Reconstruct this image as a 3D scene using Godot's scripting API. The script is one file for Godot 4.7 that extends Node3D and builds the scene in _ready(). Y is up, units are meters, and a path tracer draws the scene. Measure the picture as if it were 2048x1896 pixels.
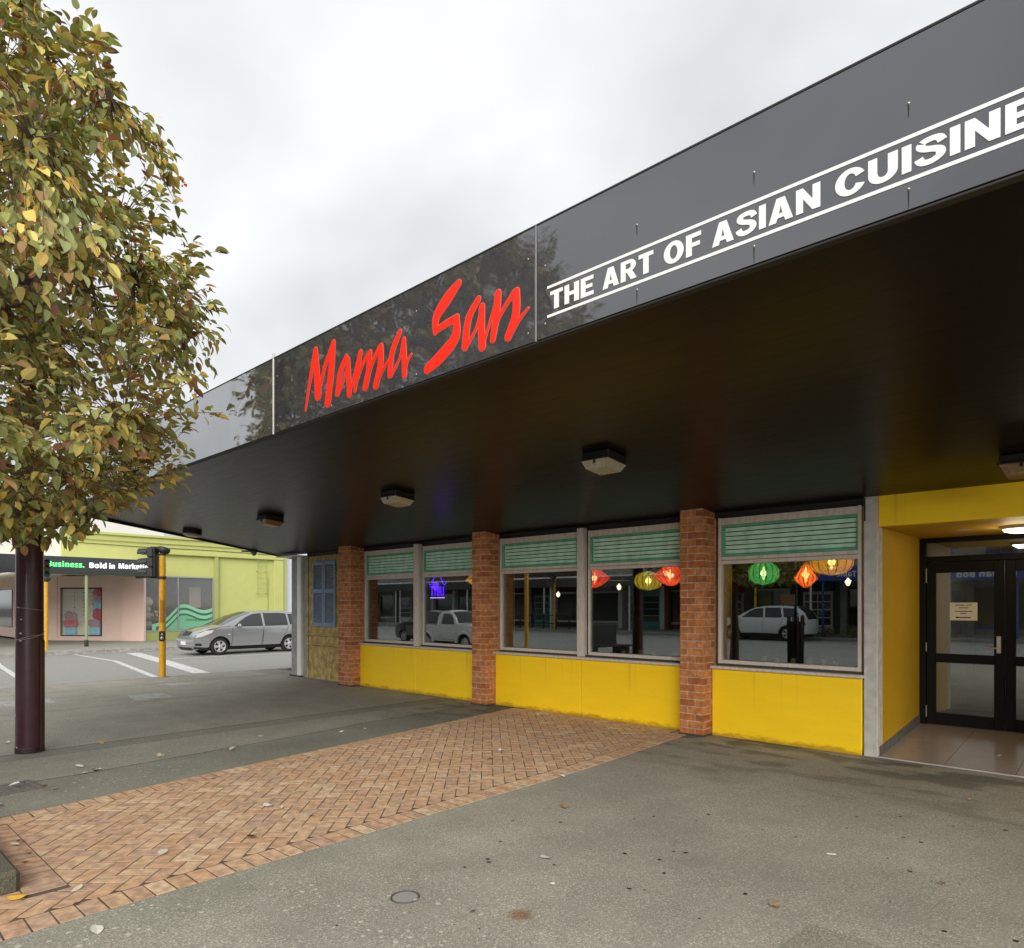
extends Node3D
# A corner restaurant under a deep street canopy, seen from the footpath on an overcast day.
# x runs along the shop front (to the right), z from the shop front towards the street, y is up; units are metres.

var rng := RandomNumberGenerator.new()
var mats := {}
var tex := {}
var taken := {}

const EYE := Vector3(0, 1.6, 7.9)
const TURN := 0.74962                     # how far the camera is turned from the shop front's normal (42.95 degrees)
const FRONT := 4.7                        # the canopy's outer edge

# ---------------------------------------------------------------- mesh builder
class MB:
	var v := PackedVector3Array()
	var n := PackedVector3Array()
	var c := PackedColorArray()
	var uv := PackedVector2Array()
	var col := Color(1, 1, 1)
	var xf := Transform3D.IDENTITY
	var plan := Rect2()                      # when set, a second set of texture coordinates is laid over this piece of ground

	func vert(p: Vector3, nn: Vector3, t := Vector2.ZERO) -> void:
		v.append(xf * p)
		n.append((xf.basis * nn).normalized())
		c.append(col)
		uv.append(t)

	# corners run counter-clockwise seen from outside
	func tri(a: Vector3, b: Vector3, d: Vector3) -> void:
		var nn := (b - a).cross(d - a)
		if nn.length_squared() < 1e-16:
			return
		vert(a, nn); vert(d, nn); vert(b, nn)

	func trin(a: Vector3, b: Vector3, d: Vector3, na: Vector3, nb: Vector3, nd: Vector3) -> void:
		if (b - a).cross(d - a).dot(na + nb + nd) >= 0.0:
			vert(a, na); vert(d, nd); vert(b, nb)
		else:
			vert(a, na); vert(b, nb); vert(d, nd)

	func quad(a: Vector3, b: Vector3, d: Vector3, e: Vector3) -> void:
		tri(a, b, d)
		tri(a, d, e)

	func quado(a: Vector3, b: Vector3, d: Vector3, e: Vector3, out: Vector3) -> void:
		if (b - a).cross(d - a).dot(out) >= 0.0:
			quad(a, b, d, e)
		else:
			quad(a, e, d, b)

	func trio(a: Vector3, b: Vector3, d: Vector3, out: Vector3) -> void:
		if (b - a).cross(d - a).dot(out) >= 0.0:
			tri(a, b, d)
		else:
			tri(a, d, b)

	# a sheet with texture coordinates
	func sheet(a: Vector3, b: Vector3, d: Vector3, e: Vector3) -> void:
		var nn := (b - a).cross(d - a)
		vert(a, nn, Vector2(0, 1)); vert(d, nn, Vector2(1, 0)); vert(b, nn, Vector2(1, 1))
		vert(a, nn, Vector2(0, 1)); vert(e, nn, Vector2(0, 0)); vert(d, nn, Vector2(1, 0))

	# a box with chamfered edges
	func box(mid: Vector3, size: Vector3, bev := 0.0) -> void:
		var h := size / 2.0
		bev = minf(bev, minf(h.x, minf(h.y, h.z)) * 0.9)
		for a in 3:
			var u := (a + 1) % 3
			var w := (a + 2) % 3
			for s in [-1.0, 1.0]:
				var p := []
				for q in [[-1, -1], [1, -1], [1, 1], [-1, 1]]:
					var k := Vector3.ZERO
					k[a] = s * h[a]; k[u] = q[0] * (h[u] - bev); k[w] = q[1] * (h[w] - bev)
					p.append(mid + k)
				var o := Vector3.ZERO
				o[a] = s
				quado(p[0], p[1], p[2], p[3], o)
		if bev <= 0.0:
			return
		for e in 3:
			var a := (e + 1) % 3
			var b := (e + 2) % 3
			for sa in [-1.0, 1.0]:
				for sb in [-1.0, 1.0]:
					var p := []
					for q in [[0, -1], [0, 1], [1, 1], [1, -1]]:
						var k := Vector3.ZERO
						k[e] = q[1] * (h[e] - bev)
						k[a] = sa * (h[a] - (bev if q[0] else 0.0))
						k[b] = sb * (h[b] - (0.0 if q[0] else bev))
						p.append(mid + k)
					var o := Vector3.ZERO
					o[a] = sa; o[b] = sb
					quado(p[0], p[1], p[2], p[3], o)
		for sx in [-1.0, 1.0]:
			for sy in [-1.0, 1.0]:
				for sz in [-1.0, 1.0]:
					var s := Vector3(sx, sy, sz)
					trio(mid + s * (h - Vector3(0, bev, bev)), mid + s * (h - Vector3(bev, 0, bev)), mid + s * (h - Vector3(bev, bev, 0)), s)

	func bx(x0: float, x1: float, y0: float, y1: float, z0: float, z1: float, bev := 0.0) -> void:
		box(Vector3((x0 + x1) / 2, (y0 + y1) / 2, (z0 + z1) / 2), Vector3(absf(x1 - x0), absf(y1 - y0), absf(z1 - z0)), bev)

	# a tapered tube from p to q
	func tube(p: Vector3, q: Vector3, r0: float, r1: float, sides := 10, caps := true) -> void:
		var ax := (q - p)
		if ax.length() < 1e-6:
			return
		ax = ax.normalized()
		var s := ax.cross(Vector3(0.31, 0.2, 0.93) if absf(ax.y) > 0.9 else Vector3.UP).normalized()
		var t := ax.cross(s)
		for i in sides:
			var a0 := TAU * i / sides
			var a1 := TAU * (i + 1) / sides
			var d0 := s * cos(a0) + t * sin(a0)
			var d1 := s * cos(a1) + t * sin(a1)
			trin(p + d0 * r0, p + d1 * r0, q + d1 * r1, d0, d1, d1)
			trin(p + d0 * r0, q + d1 * r1, q + d0 * r1, d0, d1, d0)
			if caps:
				trio(p, p + d0 * r0, p + d1 * r0, -ax)
				trio(q, q + d0 * r1, q + d1 * r1, ax)

	func path(pts: Array, r: float, sides := 6) -> void:
		for i in pts.size() - 1:
			tube(pts[i], pts[i + 1], r, r, sides, true)

	# a profile of (radius, height) turned round the y axis at mid
	func lathe(prof: Array, mid: Vector3, sides := 16, smooth := true) -> void:
		for i in prof.size() - 1:
			var a: Vector2 = prof[i]
			var b: Vector2 = prof[i + 1]
			var nn := Vector2(b.y - a.y, a.x - b.x).normalized()
			var na := nn
			var nb := nn
			if smooth:
				if i > 0:
					var z: Vector2 = prof[i - 1]
					na = (nn + Vector2(a.y - z.y, z.x - a.x).normalized()).normalized()
				if i < prof.size() - 2:
					var z: Vector2 = prof[i + 2]
					nb = (nn + Vector2(z.y - b.y, b.x - z.x).normalized()).normalized()
			for k in sides:
				var t0 := TAU * k / sides
				var t1 := TAU * (k + 1) / sides
				var d0 := Vector3(cos(t0), 0, sin(t0))
				var d1 := Vector3(cos(t1), 0, sin(t1))
				var up := Vector3.UP
				var p00 := mid + d0 * a.x + up * a.y
				var p01 := mid + d1 * a.x + up * a.y
				var p10 := mid + d0 * b.x + up * b.y
				var p11 := mid + d1 * b.x + up * b.y
				var m00 := d0 * na.x + up * na.y
				var m01 := d1 * na.x + up * na.y
				var m10 := d0 * nb.x + up * nb.y
				var m11 := d1 * nb.x + up * nb.y
				if a.x > 1e-5:
					trin(p00, p01, p11, m00, m01, m11)
				if b.x > 1e-5:
					trin(p00, p11, p10, m00, m11, m10)

	func ball(mid: Vector3, r: Vector3, sides := 10, rings := 6) -> void:
		for i in rings:
			var a0 := PI * i / rings - PI / 2
			var a1 := PI * (i + 1) / rings - PI / 2
			for k in sides:
				var t0 := TAU * k / sides
				var t1 := TAU * (k + 1) / sides
				var q := [Vector3(cos(a0) * cos(t0), sin(a0), cos(a0) * sin(t0)), Vector3(cos(a0) * cos(t1), sin(a0), cos(a0) * sin(t1)),
					Vector3(cos(a1) * cos(t1), sin(a1), cos(a1) * sin(t1)), Vector3(cos(a1) * cos(t0), sin(a1), cos(a1) * sin(t0))]
				trin(mid + q[0] * r, mid + q[1] * r, mid + q[2] * r, q[0] / r, q[1] / r, q[2] / r)
				trin(mid + q[0] * r, mid + q[2] * r, mid + q[3] * r, q[0] / r, q[2] / r, q[3] / r)

	# a flat outline (u, v) pushed out by depth; o, au, av span its plane
	func prism(poly: PackedVector2Array, o: Vector3, au: Vector3, av: Vector3, depth: float, back := true) -> void:
		var nn := au.cross(av).normalized()
		var ids := Geometry2D.triangulate_polygon(poly)
		for i in ids.size() / 3:
			var a := o + au * poly[ids[i * 3]].x + av * poly[ids[i * 3]].y
			var b := o + au * poly[ids[i * 3 + 1]].x + av * poly[ids[i * 3 + 1]].y
			var d := o + au * poly[ids[i * 3 + 2]].x + av * poly[ids[i * 3 + 2]].y
			trio(a + nn * depth, b + nn * depth, d + nn * depth, nn)
			if back:
				trio(a, b, d, -nn)
		var cw := Geometry2D.is_polygon_clockwise(poly)
		for i in poly.size():
			var p := poly[i]
			var q := poly[(i + 1) % poly.size()]
			var e := q - p
			var side := (au * e.y - av * e.x) * (-1.0 if cw else 1.0)
			var a := o + au * p.x + av * p.y
			var b := o + au * q.x + av * q.y
			quado(a, b, b + nn * depth, a + nn * depth, side)

	func mesh() -> ArrayMesh:
		var arr := []
		arr.resize(Mesh.ARRAY_MAX)
		arr[Mesh.ARRAY_VERTEX] = v
		arr[Mesh.ARRAY_NORMAL] = n
		arr[Mesh.ARRAY_COLOR] = c
		arr[Mesh.ARRAY_TEX_UV] = uv
		if plan.size.x > 0.0:
			var u2 := PackedVector2Array()
			for p in v:
				u2.append(Vector2((p.x - plan.position.x) / plan.size.x, (p.z - plan.position.y) / plan.size.y))
			arr[Mesh.ARRAY_TEX_UV2] = u2
		var m := ArrayMesh.new()
		m.add_surface_from_arrays(Mesh.PRIMITIVE_TRIANGLES, arr)
		return m


# ---------------------------------------------------------------- naming and adding
func numbered(called: String) -> String:
	var k: int = taken.get(called, 0)
	taken[called] = k + 1
	return called if k == 0 else "%s_%03d" % [called, k]


func tag(o: Node3D, label: String, category: String, group := "") -> Node3D:
	o.set_meta("label", label)
	o.set_meta("category", category)
	if group:
		o.set_meta("group", group)
	return o


func thing(called: String, label: String, category: String, at := Vector3.ZERO, turn := 0.0, group := "") -> Node3D:
	var o := Node3D.new()
	o.name = numbered(called)
	add_child(o)
	o.position = at
	o.rotation.y = turn
	return tag(o, label, category, group)


func show_mesh(called: String, mesh: Mesh, m: Material, parent: Node3D = null, at := Vector3.ZERO) -> MeshInstance3D:
	var o := MeshInstance3D.new()
	o.mesh = mesh
	o.material_override = m
	if parent:
		o.name = called
		parent.add_child(o, true)
	else:
		o.name = numbered(called)
		add_child(o)
	o.position = at
	return o


func put(called: String, mb: MB, m: Material, parent: Node3D = null, at := Vector3.ZERO) -> MeshInstance3D:
	return show_mesh(called, mb.mesh(), m, parent, at)


func struct(called: String, mb: MB, m: Material) -> MeshInstance3D:
	var o := put(called, mb, m)
	o.set_meta("kind", "structure")
	return o


func stuff(o: Node3D) -> Node3D:
	o.set_meta("kind", "stuff")
	return o


func boxpart(called: String, x0: float, x1: float, y0: float, y1: float, z0: float, z1: float, m: Material, parent: Node3D = null, bev := 0.004) -> MeshInstance3D:
	var b := MB.new()
	b.bx(x0, x1, y0, y1, z0, z1, bev)
	return put(called, b, m, parent)


# ---------------------------------------------------------------- materials
func noise(key: String, kind: int, freq: float, octaves: int, lo: float, hi: float, seed_: int, size := 512) -> NoiseTexture2D:
	if tex.has(key):
		return tex[key]
	var f := FastNoiseLite.new()
	f.seed = seed_
	f.noise_type = kind
	f.frequency = freq
	f.fractal_octaves = octaves
	if kind == FastNoiseLite.TYPE_CELLULAR:
		f.cellular_return_type = FastNoiseLite.RETURN_CELL_VALUE
		f.fractal_type = FastNoiseLite.FRACTAL_NONE
	var t := NoiseTexture2D.new()
	t.width = size
	t.height = size
	t.seamless = true
	t.noise = f
	var g := Gradient.new()
	g.set_color(0, Color(lo, lo, lo))
	g.set_color(1, Color(hi, hi, hi))
	t.color_ramp = g
	tex[key] = t
	return t


func lin(r: float, g: float, b: float, a := 1.0) -> Color:
	var q := Color(r, g, b).linear_to_srgb()
	q.a = a
	return q


# opt: tex, scale, bump, bump_cm, metal, spec, coat, back, glow, power, vcol, rough_tex
func mat(key: String, c: Color, rough: float, opt := {}) -> StandardMaterial3D:
	if mats.has(key):
		return mats[key]
	var m := StandardMaterial3D.new()
	m.resource_name = key
	m.albedo_color = c
	m.roughness = rough
	m.metallic = opt.get("metal", 0.0)
	m.metallic_specular = opt.get("spec", 0.5)
	if opt.has("tex"):
		m.albedo_texture = opt.tex
	if opt.has("bump"):
		m.heightmap_enabled = true
		m.heightmap_texture = opt.bump
		m.heightmap_scale = opt.get("bump_cm", 0.1)
	if opt.has("rough_tex"):
		m.roughness_texture = opt.rough_tex
	if (opt.has("tex") or opt.has("bump") or opt.has("rough_tex")) and not opt.get("uv", false):
		m.uv1_triplanar = true
		m.uv1_world_triplanar = not opt.get("own", false)
		var s = opt.get("scale", 1.0)
		m.uv1_scale = s if s is Vector3 else Vector3(s, s, s)
	if opt.has("coat"):
		m.clearcoat_enabled = true
		m.clearcoat = opt.coat
		m.clearcoat_roughness = opt.get("coat_rough", 0.05)
	if opt.has("back"):
		m.backlight_enabled = true
		m.backlight = opt.back
	if opt.has("glow"):
		m.emission_enabled = true
		m.emission = opt.glow
		m.emission_energy_multiplier = opt.get("power", 1.0)
	m.vertex_color_use_as_albedo = opt.get("vcol", false)
	mats[key] = m
	return m


func glass(key: String, alpha := 0.1, strong := false, c := Color(0.9, 0.93, 0.92)) -> StandardMaterial3D:
	if mats.has(key):
		return mats[key]
	var m := StandardMaterial3D.new()
	m.resource_name = key
	m.transparency = BaseMaterial3D.TRANSPARENCY_ALPHA
	m.albedo_color = Color(c.r, c.g, c.b, alpha)
	m.roughness = 0.0
	m.metallic_specular = 1.0
	if strong:                            # coated glass, which mirrors the street more than plain glass does
		m.refraction_enabled = true
		m.refraction_scale = 0.085
	mats[key] = m
	return m


# real lettering, cut from sheet: width fits the word when it is given
func word(called: String, text: String, height: float, width: float, m: Material, parent: Node3D, at: Transform3D, bold := 700, fat := 0.0, deep := 0.004, mono := false) -> MeshInstance3D:
	var t := TextMesh.new()
	var f := SystemFont.new()
	f.font_names = PackedStringArray(["Droid Sans Mono" if mono else "Droid Sans"])
	f.font_weight = bold
	t.font = f
	t.font_size = 64
	t.pixel_size = height / (64.0 * 0.714)
	t.depth = deep
	t.text = text
	t.horizontal_alignment = HORIZONTAL_ALIGNMENT_LEFT
	t.vertical_alignment = VERTICAL_ALIGNMENT_CENTER
	var o := MeshInstance3D.new()
	o.name = called
	o.mesh = t
	var b := t.get_aabb()
	if fat > 0.0:                         # heavier strokes: the same letters set four times, a hair apart
		var st := SurfaceTool.new()
		st.begin(Mesh.PRIMITIVE_TRIANGLES)
		var g := fat * height
		var k := 0
		for q in [[-1, -1], [1, -1], [-1, 1], [1, 1], [0, 0]]:
			for n in t.get_surface_count():
				st.append_from(t, n, Transform3D(Basis.IDENTITY, Vector3(q[0] * g, q[1] * g * 0.6, k * deep * 0.12)))
			k += 1
		o.mesh = st.commit()
		b = b.grow(g)
	o.material_override = m
	parent.add_child(o, true)
	var s := 1.0
	if width > 0.0 and b.size.x > 0.001:
		s = width / b.size.x
	# the letter box's lower left corner goes to the origin of at
	o.transform = at * Transform3D(Basis.from_scale(Vector3(s, 1, 1)), Vector3(-b.position.x * s, -b.position.y, 0))
	return o


# heavy block capitals: each a few flat pieces in a box one high; returns the breadth
func ring_piece(c: Vector2, ro: Vector2, ri: Vector2, a0: float, a1: float) -> Array:
	var out := []
	var n := 14
	for k in n:
		var p := Vector2(cos(lerpf(a0, a1, float(k) / n)), sin(lerpf(a0, a1, float(k) / n)))
		var q := Vector2(cos(lerpf(a0, a1, (k + 1.0) / n)), sin(lerpf(a0, a1, (k + 1.0) / n)))
		out.append(PackedVector2Array([c + p * ri, c + p * ro, c + q * ro, c + q * ri]))
	return out


func bar(x0: float, y0: float, x1: float, y1: float) -> PackedVector2Array:
	return PackedVector2Array([Vector2(x0, y0), Vector2(x1, y0), Vector2(x1, y1), Vector2(x0, y1)])


func capital(ch: String) -> Array:
	var s := 0.235
	match ch:
		"T": return [0.68, [bar(0, 0.80, 0.68, 1), bar(0.215, 0, 0.465, 0.80)]]
		"H": return [0.76, [bar(0, 0, s, 1), bar(0.51, 0, 0.76, 1), bar(s, 0.40, 0.51, 0.60)]]
		"E": return [0.64, [bar(0, 0, s, 1), bar(s, 0.80, 0.63, 1), bar(s, 0.405, 0.58, 0.595), bar(s, 0, 0.64, 0.20)]]
		"F": return [0.61, [bar(0, 0, s, 1), bar(s, 0.80, 0.61, 1), bar(s, 0.39, 0.56, 0.58)]]
		"I": return [s, [bar(0, 0, s, 1)]]
		"N": return [0.77, [bar(0, 0, s - 0.01, 1), bar(0.53, 0, 0.77, 1), pv([s - 0.01, 1, s - 0.01, 0.56, 0.53, 0, 0.53, 0.44])]]
		"A": return [0.82, [pv([0, 0, 0.25, 0, 0.298, 0.17, 0.347, 0.35, 0.41, 0.68, 0.41, 1, 0.27, 1]), pv([0.82, 0, 0.55, 1, 0.41, 1, 0.41, 0.68, 0.473, 0.35, 0.522, 0.17, 0.57, 0]), pv([0.298, 0.17, 0.522, 0.17, 0.473, 0.35, 0.347, 0.35])]]
		"O": return [0.84, ring_piece(Vector2(0.42, 0.5), Vector2(0.42, 0.52), Vector2(0.165, 0.315), 0, PI) + ring_piece(Vector2(0.42, 0.5), Vector2(0.42, 0.52), Vector2(0.165, 0.315), PI, TAU)]
		"C": return [0.80, ring_piece(Vector2(0.42, 0.5), Vector2(0.42, 0.52), Vector2(0.165, 0.315), 0.42, PI) + ring_piece(Vector2(0.42, 0.5), Vector2(0.42, 0.52), Vector2(0.165, 0.315), PI, TAU - 0.42)]
		"U": return [0.76, [bar(0, 0.37, s, 1), bar(0.51, 0.37, 0.76, 1)] + ring_piece(Vector2(0.38, 0.37), Vector2(0.38, 0.39), Vector2(0.13, 0.17), PI, TAU)]
		"R": return [0.77, [bar(0, 0, s, 1), bar(s, 0.82, 0.42, 1), bar(s, 0.40, 0.42, 0.57), pv([0.30, 0.40, 0.56, 0.42, 0.78, 0, 0.50, 0])] + ring_piece(Vector2(0.42, 0.70), Vector2(0.31, 0.30), Vector2(0.07, 0.125), -PI / 2, PI / 2)]
		"S":
			var c := [Vector2(0.64, 0.69), Vector2(0.56, 0.86), Vector2(0.36, 0.905), Vector2(0.16, 0.85), Vector2(0.135, 0.70), Vector2(0.26, 0.585), Vector2(0.46, 0.50), Vector2(0.59, 0.39), Vector2(0.575, 0.20), Vector2(0.37, 0.095), Vector2(0.16, 0.14), Vector2(0.075, 0.32)]
			var line := []
			for i in c.size() - 1:
				for k in 4:
					line.append(c[i].cubic_interpolate(c[i + 1], c[maxi(i - 1, 0)], c[mini(i + 2, c.size() - 1)], k / 4.0))
			line.append(c[-1])
			var out := []
			var sides := []
			for i in line.size():
				var d: Vector2 = (line[mini(i + 1, line.size() - 1)] - line[maxi(i - 1, 0)]).normalized()
				sides.append(Vector2(-d.y, d.x) * lerpf(0.118, 0.10, absf(d.x)))
			for i in line.size() - 1:
				out.append(PackedVector2Array([line[i] + sides[i], line[i] - sides[i], line[i + 1] - sides[i + 1], line[i + 1] + sides[i + 1]]))
			return [0.71, out]
	return [0.4, []]


func block_word(called: String, text: String, height: float, width: float, m: Material, parent: Node3D, at: Vector3, deep: float) -> void:
	var total := 0.0
	for ch in text:
		total += capital(ch)[0] + 0.10
	total -= 0.10
	var sx := width / total
	var b := MB.new()
	var x := 0.0
	for ch in text:
		var g := capital(ch)
		for piece in g[1]:
			var p := PackedVector2Array()
			for q in piece:
				p.append(Vector2((q.x + x) * sx, q.y * height))
			b.prism(p, at, Vector3.RIGHT, Vector3.UP, deep, false)
		x += g[0] + 0.10
	put(called, b, m, parent)


func in_view(p: Vector3) -> bool:
	var d := p - EYE
	var r := d.x * cos(TURN) - d.z * sin(TURN)
	var f := -d.x * sin(TURN) - d.z * cos(TURN)
	if f < 0.3:
		return false
	var px := 1024.0 + 1353.0 * r / f
	var py := 1211.0 - 1353.0 * d.y / f
	return px > -30 and px < 2078 and py > -30 and py < 1926


# ---------------------------------------------------------------- the scene
func _ready() -> void:
	rng.seed = 20240611
	set_camera()
	set_sky()
	set_textures()
	build_ground()
	build_restaurant()
	build_canopy()
	build_entrance()
	build_inside()
	build_corner_shop()
	build_far_side()
	build_street_things()
	build_vehicles()
	build_tree_and_planter()
	build_litter()


func set_camera() -> void:
	var cam := Camera3D.new()
	cam.name = "camera"
	add_child(cam)
	cam.position = EYE
	cam.rotation.y = TURN
	cam.projection = Camera3D.PROJECTION_FRUSTUM
	cam.near = 0.05
	cam.far = 900.0
	cam.size = 0.05 * 1896.0 / 1353.0
	cam.frustum_offset = Vector2(0, 0.05 * (1211.0 - 948.0) / 1353.0)
	cam.current = true


func set_sky() -> void:
	var w := 1024
	var h := 512
	var soft := FastNoiseLite.new()
	soft.seed = 11
	soft.noise_type = FastNoiseLite.TYPE_SIMPLEX_SMOOTH
	soft.frequency = 0.55
	soft.fractal_octaves = 5
	soft.fractal_gain = 0.5
	var data := PackedFloat32Array()
	data.resize(w * h * 3)
	for j in h:
		var el := PI * (0.5 - (j + 0.5) / h)
		var y := sin(el)
		for i in w:
			var az := TAU * (i + 0.5) / w
			var k := (j * w + i) * 3
			if y < 0.0:
				data[k] = 0.13; data[k + 1] = 0.131; data[k + 2] = 0.128
				continue
			var q := 1.0 / (y + 0.32)
			var x := cos(az) * cos(el) * q
			var z := sin(az) * cos(el) * q
			var a := soft.get_noise_2d(x * 1.5 + 3.0, z * 1.5)
			var b := soft.get_noise_2d(x * 4.2 - 9.0, z * 3.0 + 5.0)
			var s := 0.335 + 0.11 * a + 0.06 * b
			s = clampf(s, 0.24, 0.40)
			var cool := clampf(0.5 - 1.2 * a, 0.0, 1.0)
			data[k] = s * (0.965 - 0.012 * cool)
			data[k + 1] = s * (0.985 - 0.004 * cool)
			data[k + 2] = s * (1.0 + 0.02 * cool)
	var im := Image.create_from_data(w, h, false, Image.FORMAT_RGBF, data.to_byte_array())
	var pan := PanoramaSkyMaterial.new()
	pan.panorama = ImageTexture.create_from_image(im)
	var sky := Sky.new()
	sky.sky_material = pan
	var e := Environment.new()
	e.background_mode = Environment.BG_SKY
	e.sky = sky
	e.background_energy_multiplier = 1.0
	e.tonemap_mode = Environment.TONE_MAPPER_LINEAR
	e.tonemap_exposure = 2.6
	e.sdfgi_enabled = true
	e.ssao_enabled = true
	e.ssil_enabled = true
	var we := WorldEnvironment.new()
	we.name = "world_environment"
	we.environment = e
	add_child(we)
	var sun := DirectionalLight3D.new()
	sun.name = "sun"
	add_child(sun)
	sun.light_energy = 0.5
	sun.light_angular_distance = 52.0
	sun.light_color = Color(1.0, 0.975, 0.94)
	sun.shadow_enabled = true
	# from across the street, behind the camera's right shoulder
	sun.look_at_from_position(Vector3(13, 9, 14), Vector3.ZERO, Vector3.UP)


func set_textures() -> void:
	noise("grain", FastNoiseLite.TYPE_SIMPLEX, 0.09, 4, 0.62, 1.0, 3)
	noise("soft", FastNoiseLite.TYPE_SIMPLEX_SMOOTH, 0.012, 5, 0.82, 1.0, 5)
	noise("faint", FastNoiseLite.TYPE_SIMPLEX_SMOOTH, 0.01, 3, 0.965, 1.0, 6)
	noise("rough", FastNoiseLite.TYPE_SIMPLEX, 0.16, 3, 0.0, 1.0, 8)
	noise("dirt", FastNoiseLite.TYPE_SIMPLEX, 0.014, 5, 0.74, 1.0, 9)
	noise("swell", FastNoiseLite.TYPE_SIMPLEX_SMOOTH, 0.008, 2, 0.0, 1.0, 10)
	noise("wood", FastNoiseLite.TYPE_SIMPLEX, 0.03, 5, 0.55, 1.0, 12)


# ---------------------------------------------------------------- ground
const WALK := Rect2(-16.2, -0.5, 22.2, 10.9)      # the near footpath, x and z

func band_left(z: float) -> float:
	return -6.32 - 0.135 * clampf(6.5 - z, -0.5, 6.5)


func band_right(z: float) -> float:
	return -3.98 - 0.06 * maxf(0.0, 2.6 - z)


# what years of feet, rain and moss left on the asphalt
func stain_map() -> ImageTexture:
	var w := 1110
	var h := 545
	var big := FastNoiseLite.new()
	big.seed = 21
	big.frequency = 0.35
	big.fractal_octaves = 4
	var mid := FastNoiseLite.new()
	mid.seed = 22
	mid.frequency = 1.6
	mid.fractal_octaves = 4
	var flake := FastNoiseLite.new()
	flake.seed = 23
	flake.frequency = 9.0
	flake.fractal_octaves = 3
	var data := PackedByteArray()
	data.resize(w * h * 3)
	for j in h:
		var z := WALK.position.y + WALK.size.y * (j + 0.5) / h
		for i in w:
			var x := WALK.position.x + WALK.size.x * (i + 0.5) / w
			var a := big.get_noise_2d(x, z)
			var b := mid.get_noise_2d(x, z)
			var t := 0.835 + 0.075 * a + 0.05 * b
			var moss := 0.0
			# spilt and trodden patches near the wall and the door
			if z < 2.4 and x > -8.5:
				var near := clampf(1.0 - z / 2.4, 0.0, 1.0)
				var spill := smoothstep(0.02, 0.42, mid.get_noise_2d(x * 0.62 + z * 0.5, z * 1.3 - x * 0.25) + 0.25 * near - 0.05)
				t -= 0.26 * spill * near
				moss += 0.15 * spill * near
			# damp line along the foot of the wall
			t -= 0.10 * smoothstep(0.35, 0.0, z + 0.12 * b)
			# moss by the bricks
			var dr := x - band_right(z)
			if dr > -0.1 and z > 2.5:
				moss += 0.12 * smoothstep(1.1, 0.0, dr + 0.6 * b) * smoothstep(2.5, 5.0, z)
			var dl := band_left(z) - x
			if dl > -0.1 and dl < 1.6:
				moss += 0.12 * smoothstep(1.2, 0.2, dl + 0.5 * b)
			# trodden lane is cleaner further out
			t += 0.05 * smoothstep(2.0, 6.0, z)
			# pale lichen
			var lich := 0.0
			var d1 := Vector2((x + 2.85) / 0.75, (z - 5.72) / 0.55).length()
			lich = maxf(lich, 1.0 - d1)
			var d2 := Vector2((x + 3.7) / 0.5, (z - 6.75) / 0.7).length()
			lich = maxf(lich, 0.9 - d2)
			var d3 := Vector2((x + 6.85) / 0.5, (z - 5.6) / 0.9).length()
			lich = maxf(lich, 0.75 - d3)
			if lich > 0.0:
				var f := flake.get_noise_2d(x, z) + 0.45 * mid.get_noise_2d(x * 2.0, z * 2.0)
				var on := smoothstep(0.30 - 0.28 * lich, 0.40 - 0.28 * lich, f)
				t = lerpf(t, 0.88, on * 0.35)
			# rust-brown spot
			var rust := smoothstep(1.0, 0.2, Vector2((x + 2.36) / 0.11, (z - 5.31) / 0.1).length() + 0.5 * b)
			moss = clampf(moss, 0.0, 1.0)
			var k := (j * w + i) * 3
			var r := t * (1.0 - 0.17 * moss) * (1.0 - 0.16 * rust)
			var g := t * (1.0 - 0.07 * moss) * (1.0 - 0.33 * rust)
			var bl := t * (0.975 - 0.22 * moss) * (1.0 - 0.45 * rust)
			data[k] = int(clampf(r, 0.0, 1.0) * 255.0)
			data[k + 1] = int(clampf(g, 0.0, 1.0) * 255.0)
			data[k + 2] = int(clampf(bl, 0.0, 1.0) * 255.0)
	return ImageTexture.create_from_image(Image.create_from_data(w, h, false, Image.FORMAT_RGB8, data))


func chips(key: String, freq: float, seed_: int) -> NoiseTexture2D:
	var t := noise(key, FastNoiseLite.TYPE_CELLULAR, freq, 1, 0.0, 1.0, seed_, 1024)
	var g := Gradient.new()
	g.offsets = PackedFloat32Array([0.0, 0.25, 0.7, 0.9, 1.0])
	g.colors = PackedColorArray([Color(0.56, 0.56, 0.545), Color(0.65, 0.65, 0.635), Color(0.70, 0.70, 0.685), Color(0.77, 0.765, 0.745), Color(0.90, 0.89, 0.86)])
	t.color_ramp = g
	return t


func asphalt(key: String, c: Color, stained: Texture2D = null) -> StandardMaterial3D:
	var m := mat(key, c, 0.86, {"tex": chips("chips", 0.17, 31), "scale": 0.9, "bump": noise("chip_bump", FastNoiseLite.TYPE_CELLULAR, 0.17, 1, 0.0, 1.0, 31, 1024), "bump_cm": 0.08})
	if stained:
		m.detail_enabled = true
		m.detail_albedo = stained
		m.detail_blend_mode = BaseMaterial3D.BLEND_MODE_MUL
		m.detail_uv_layer = BaseMaterial3D.DETAIL_UV_2
	return m


func flat(poly: PackedVector2Array, y: float, plan := Rect2()) -> MB:
	var b := MB.new()
	b.plan = plan
	var ids := Geometry2D.triangulate_polygon(poly)
	for i in ids.size() / 3:
		var p := poly[ids[i * 3]]
		var q := poly[ids[i * 3 + 1]]
		var r := poly[ids[i * 3 + 2]]
		b.trio(Vector3(p.x, y, p.y), Vector3(q.x, y, q.y), Vector3(r.x, y, r.y), Vector3.UP)
	return b


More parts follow.
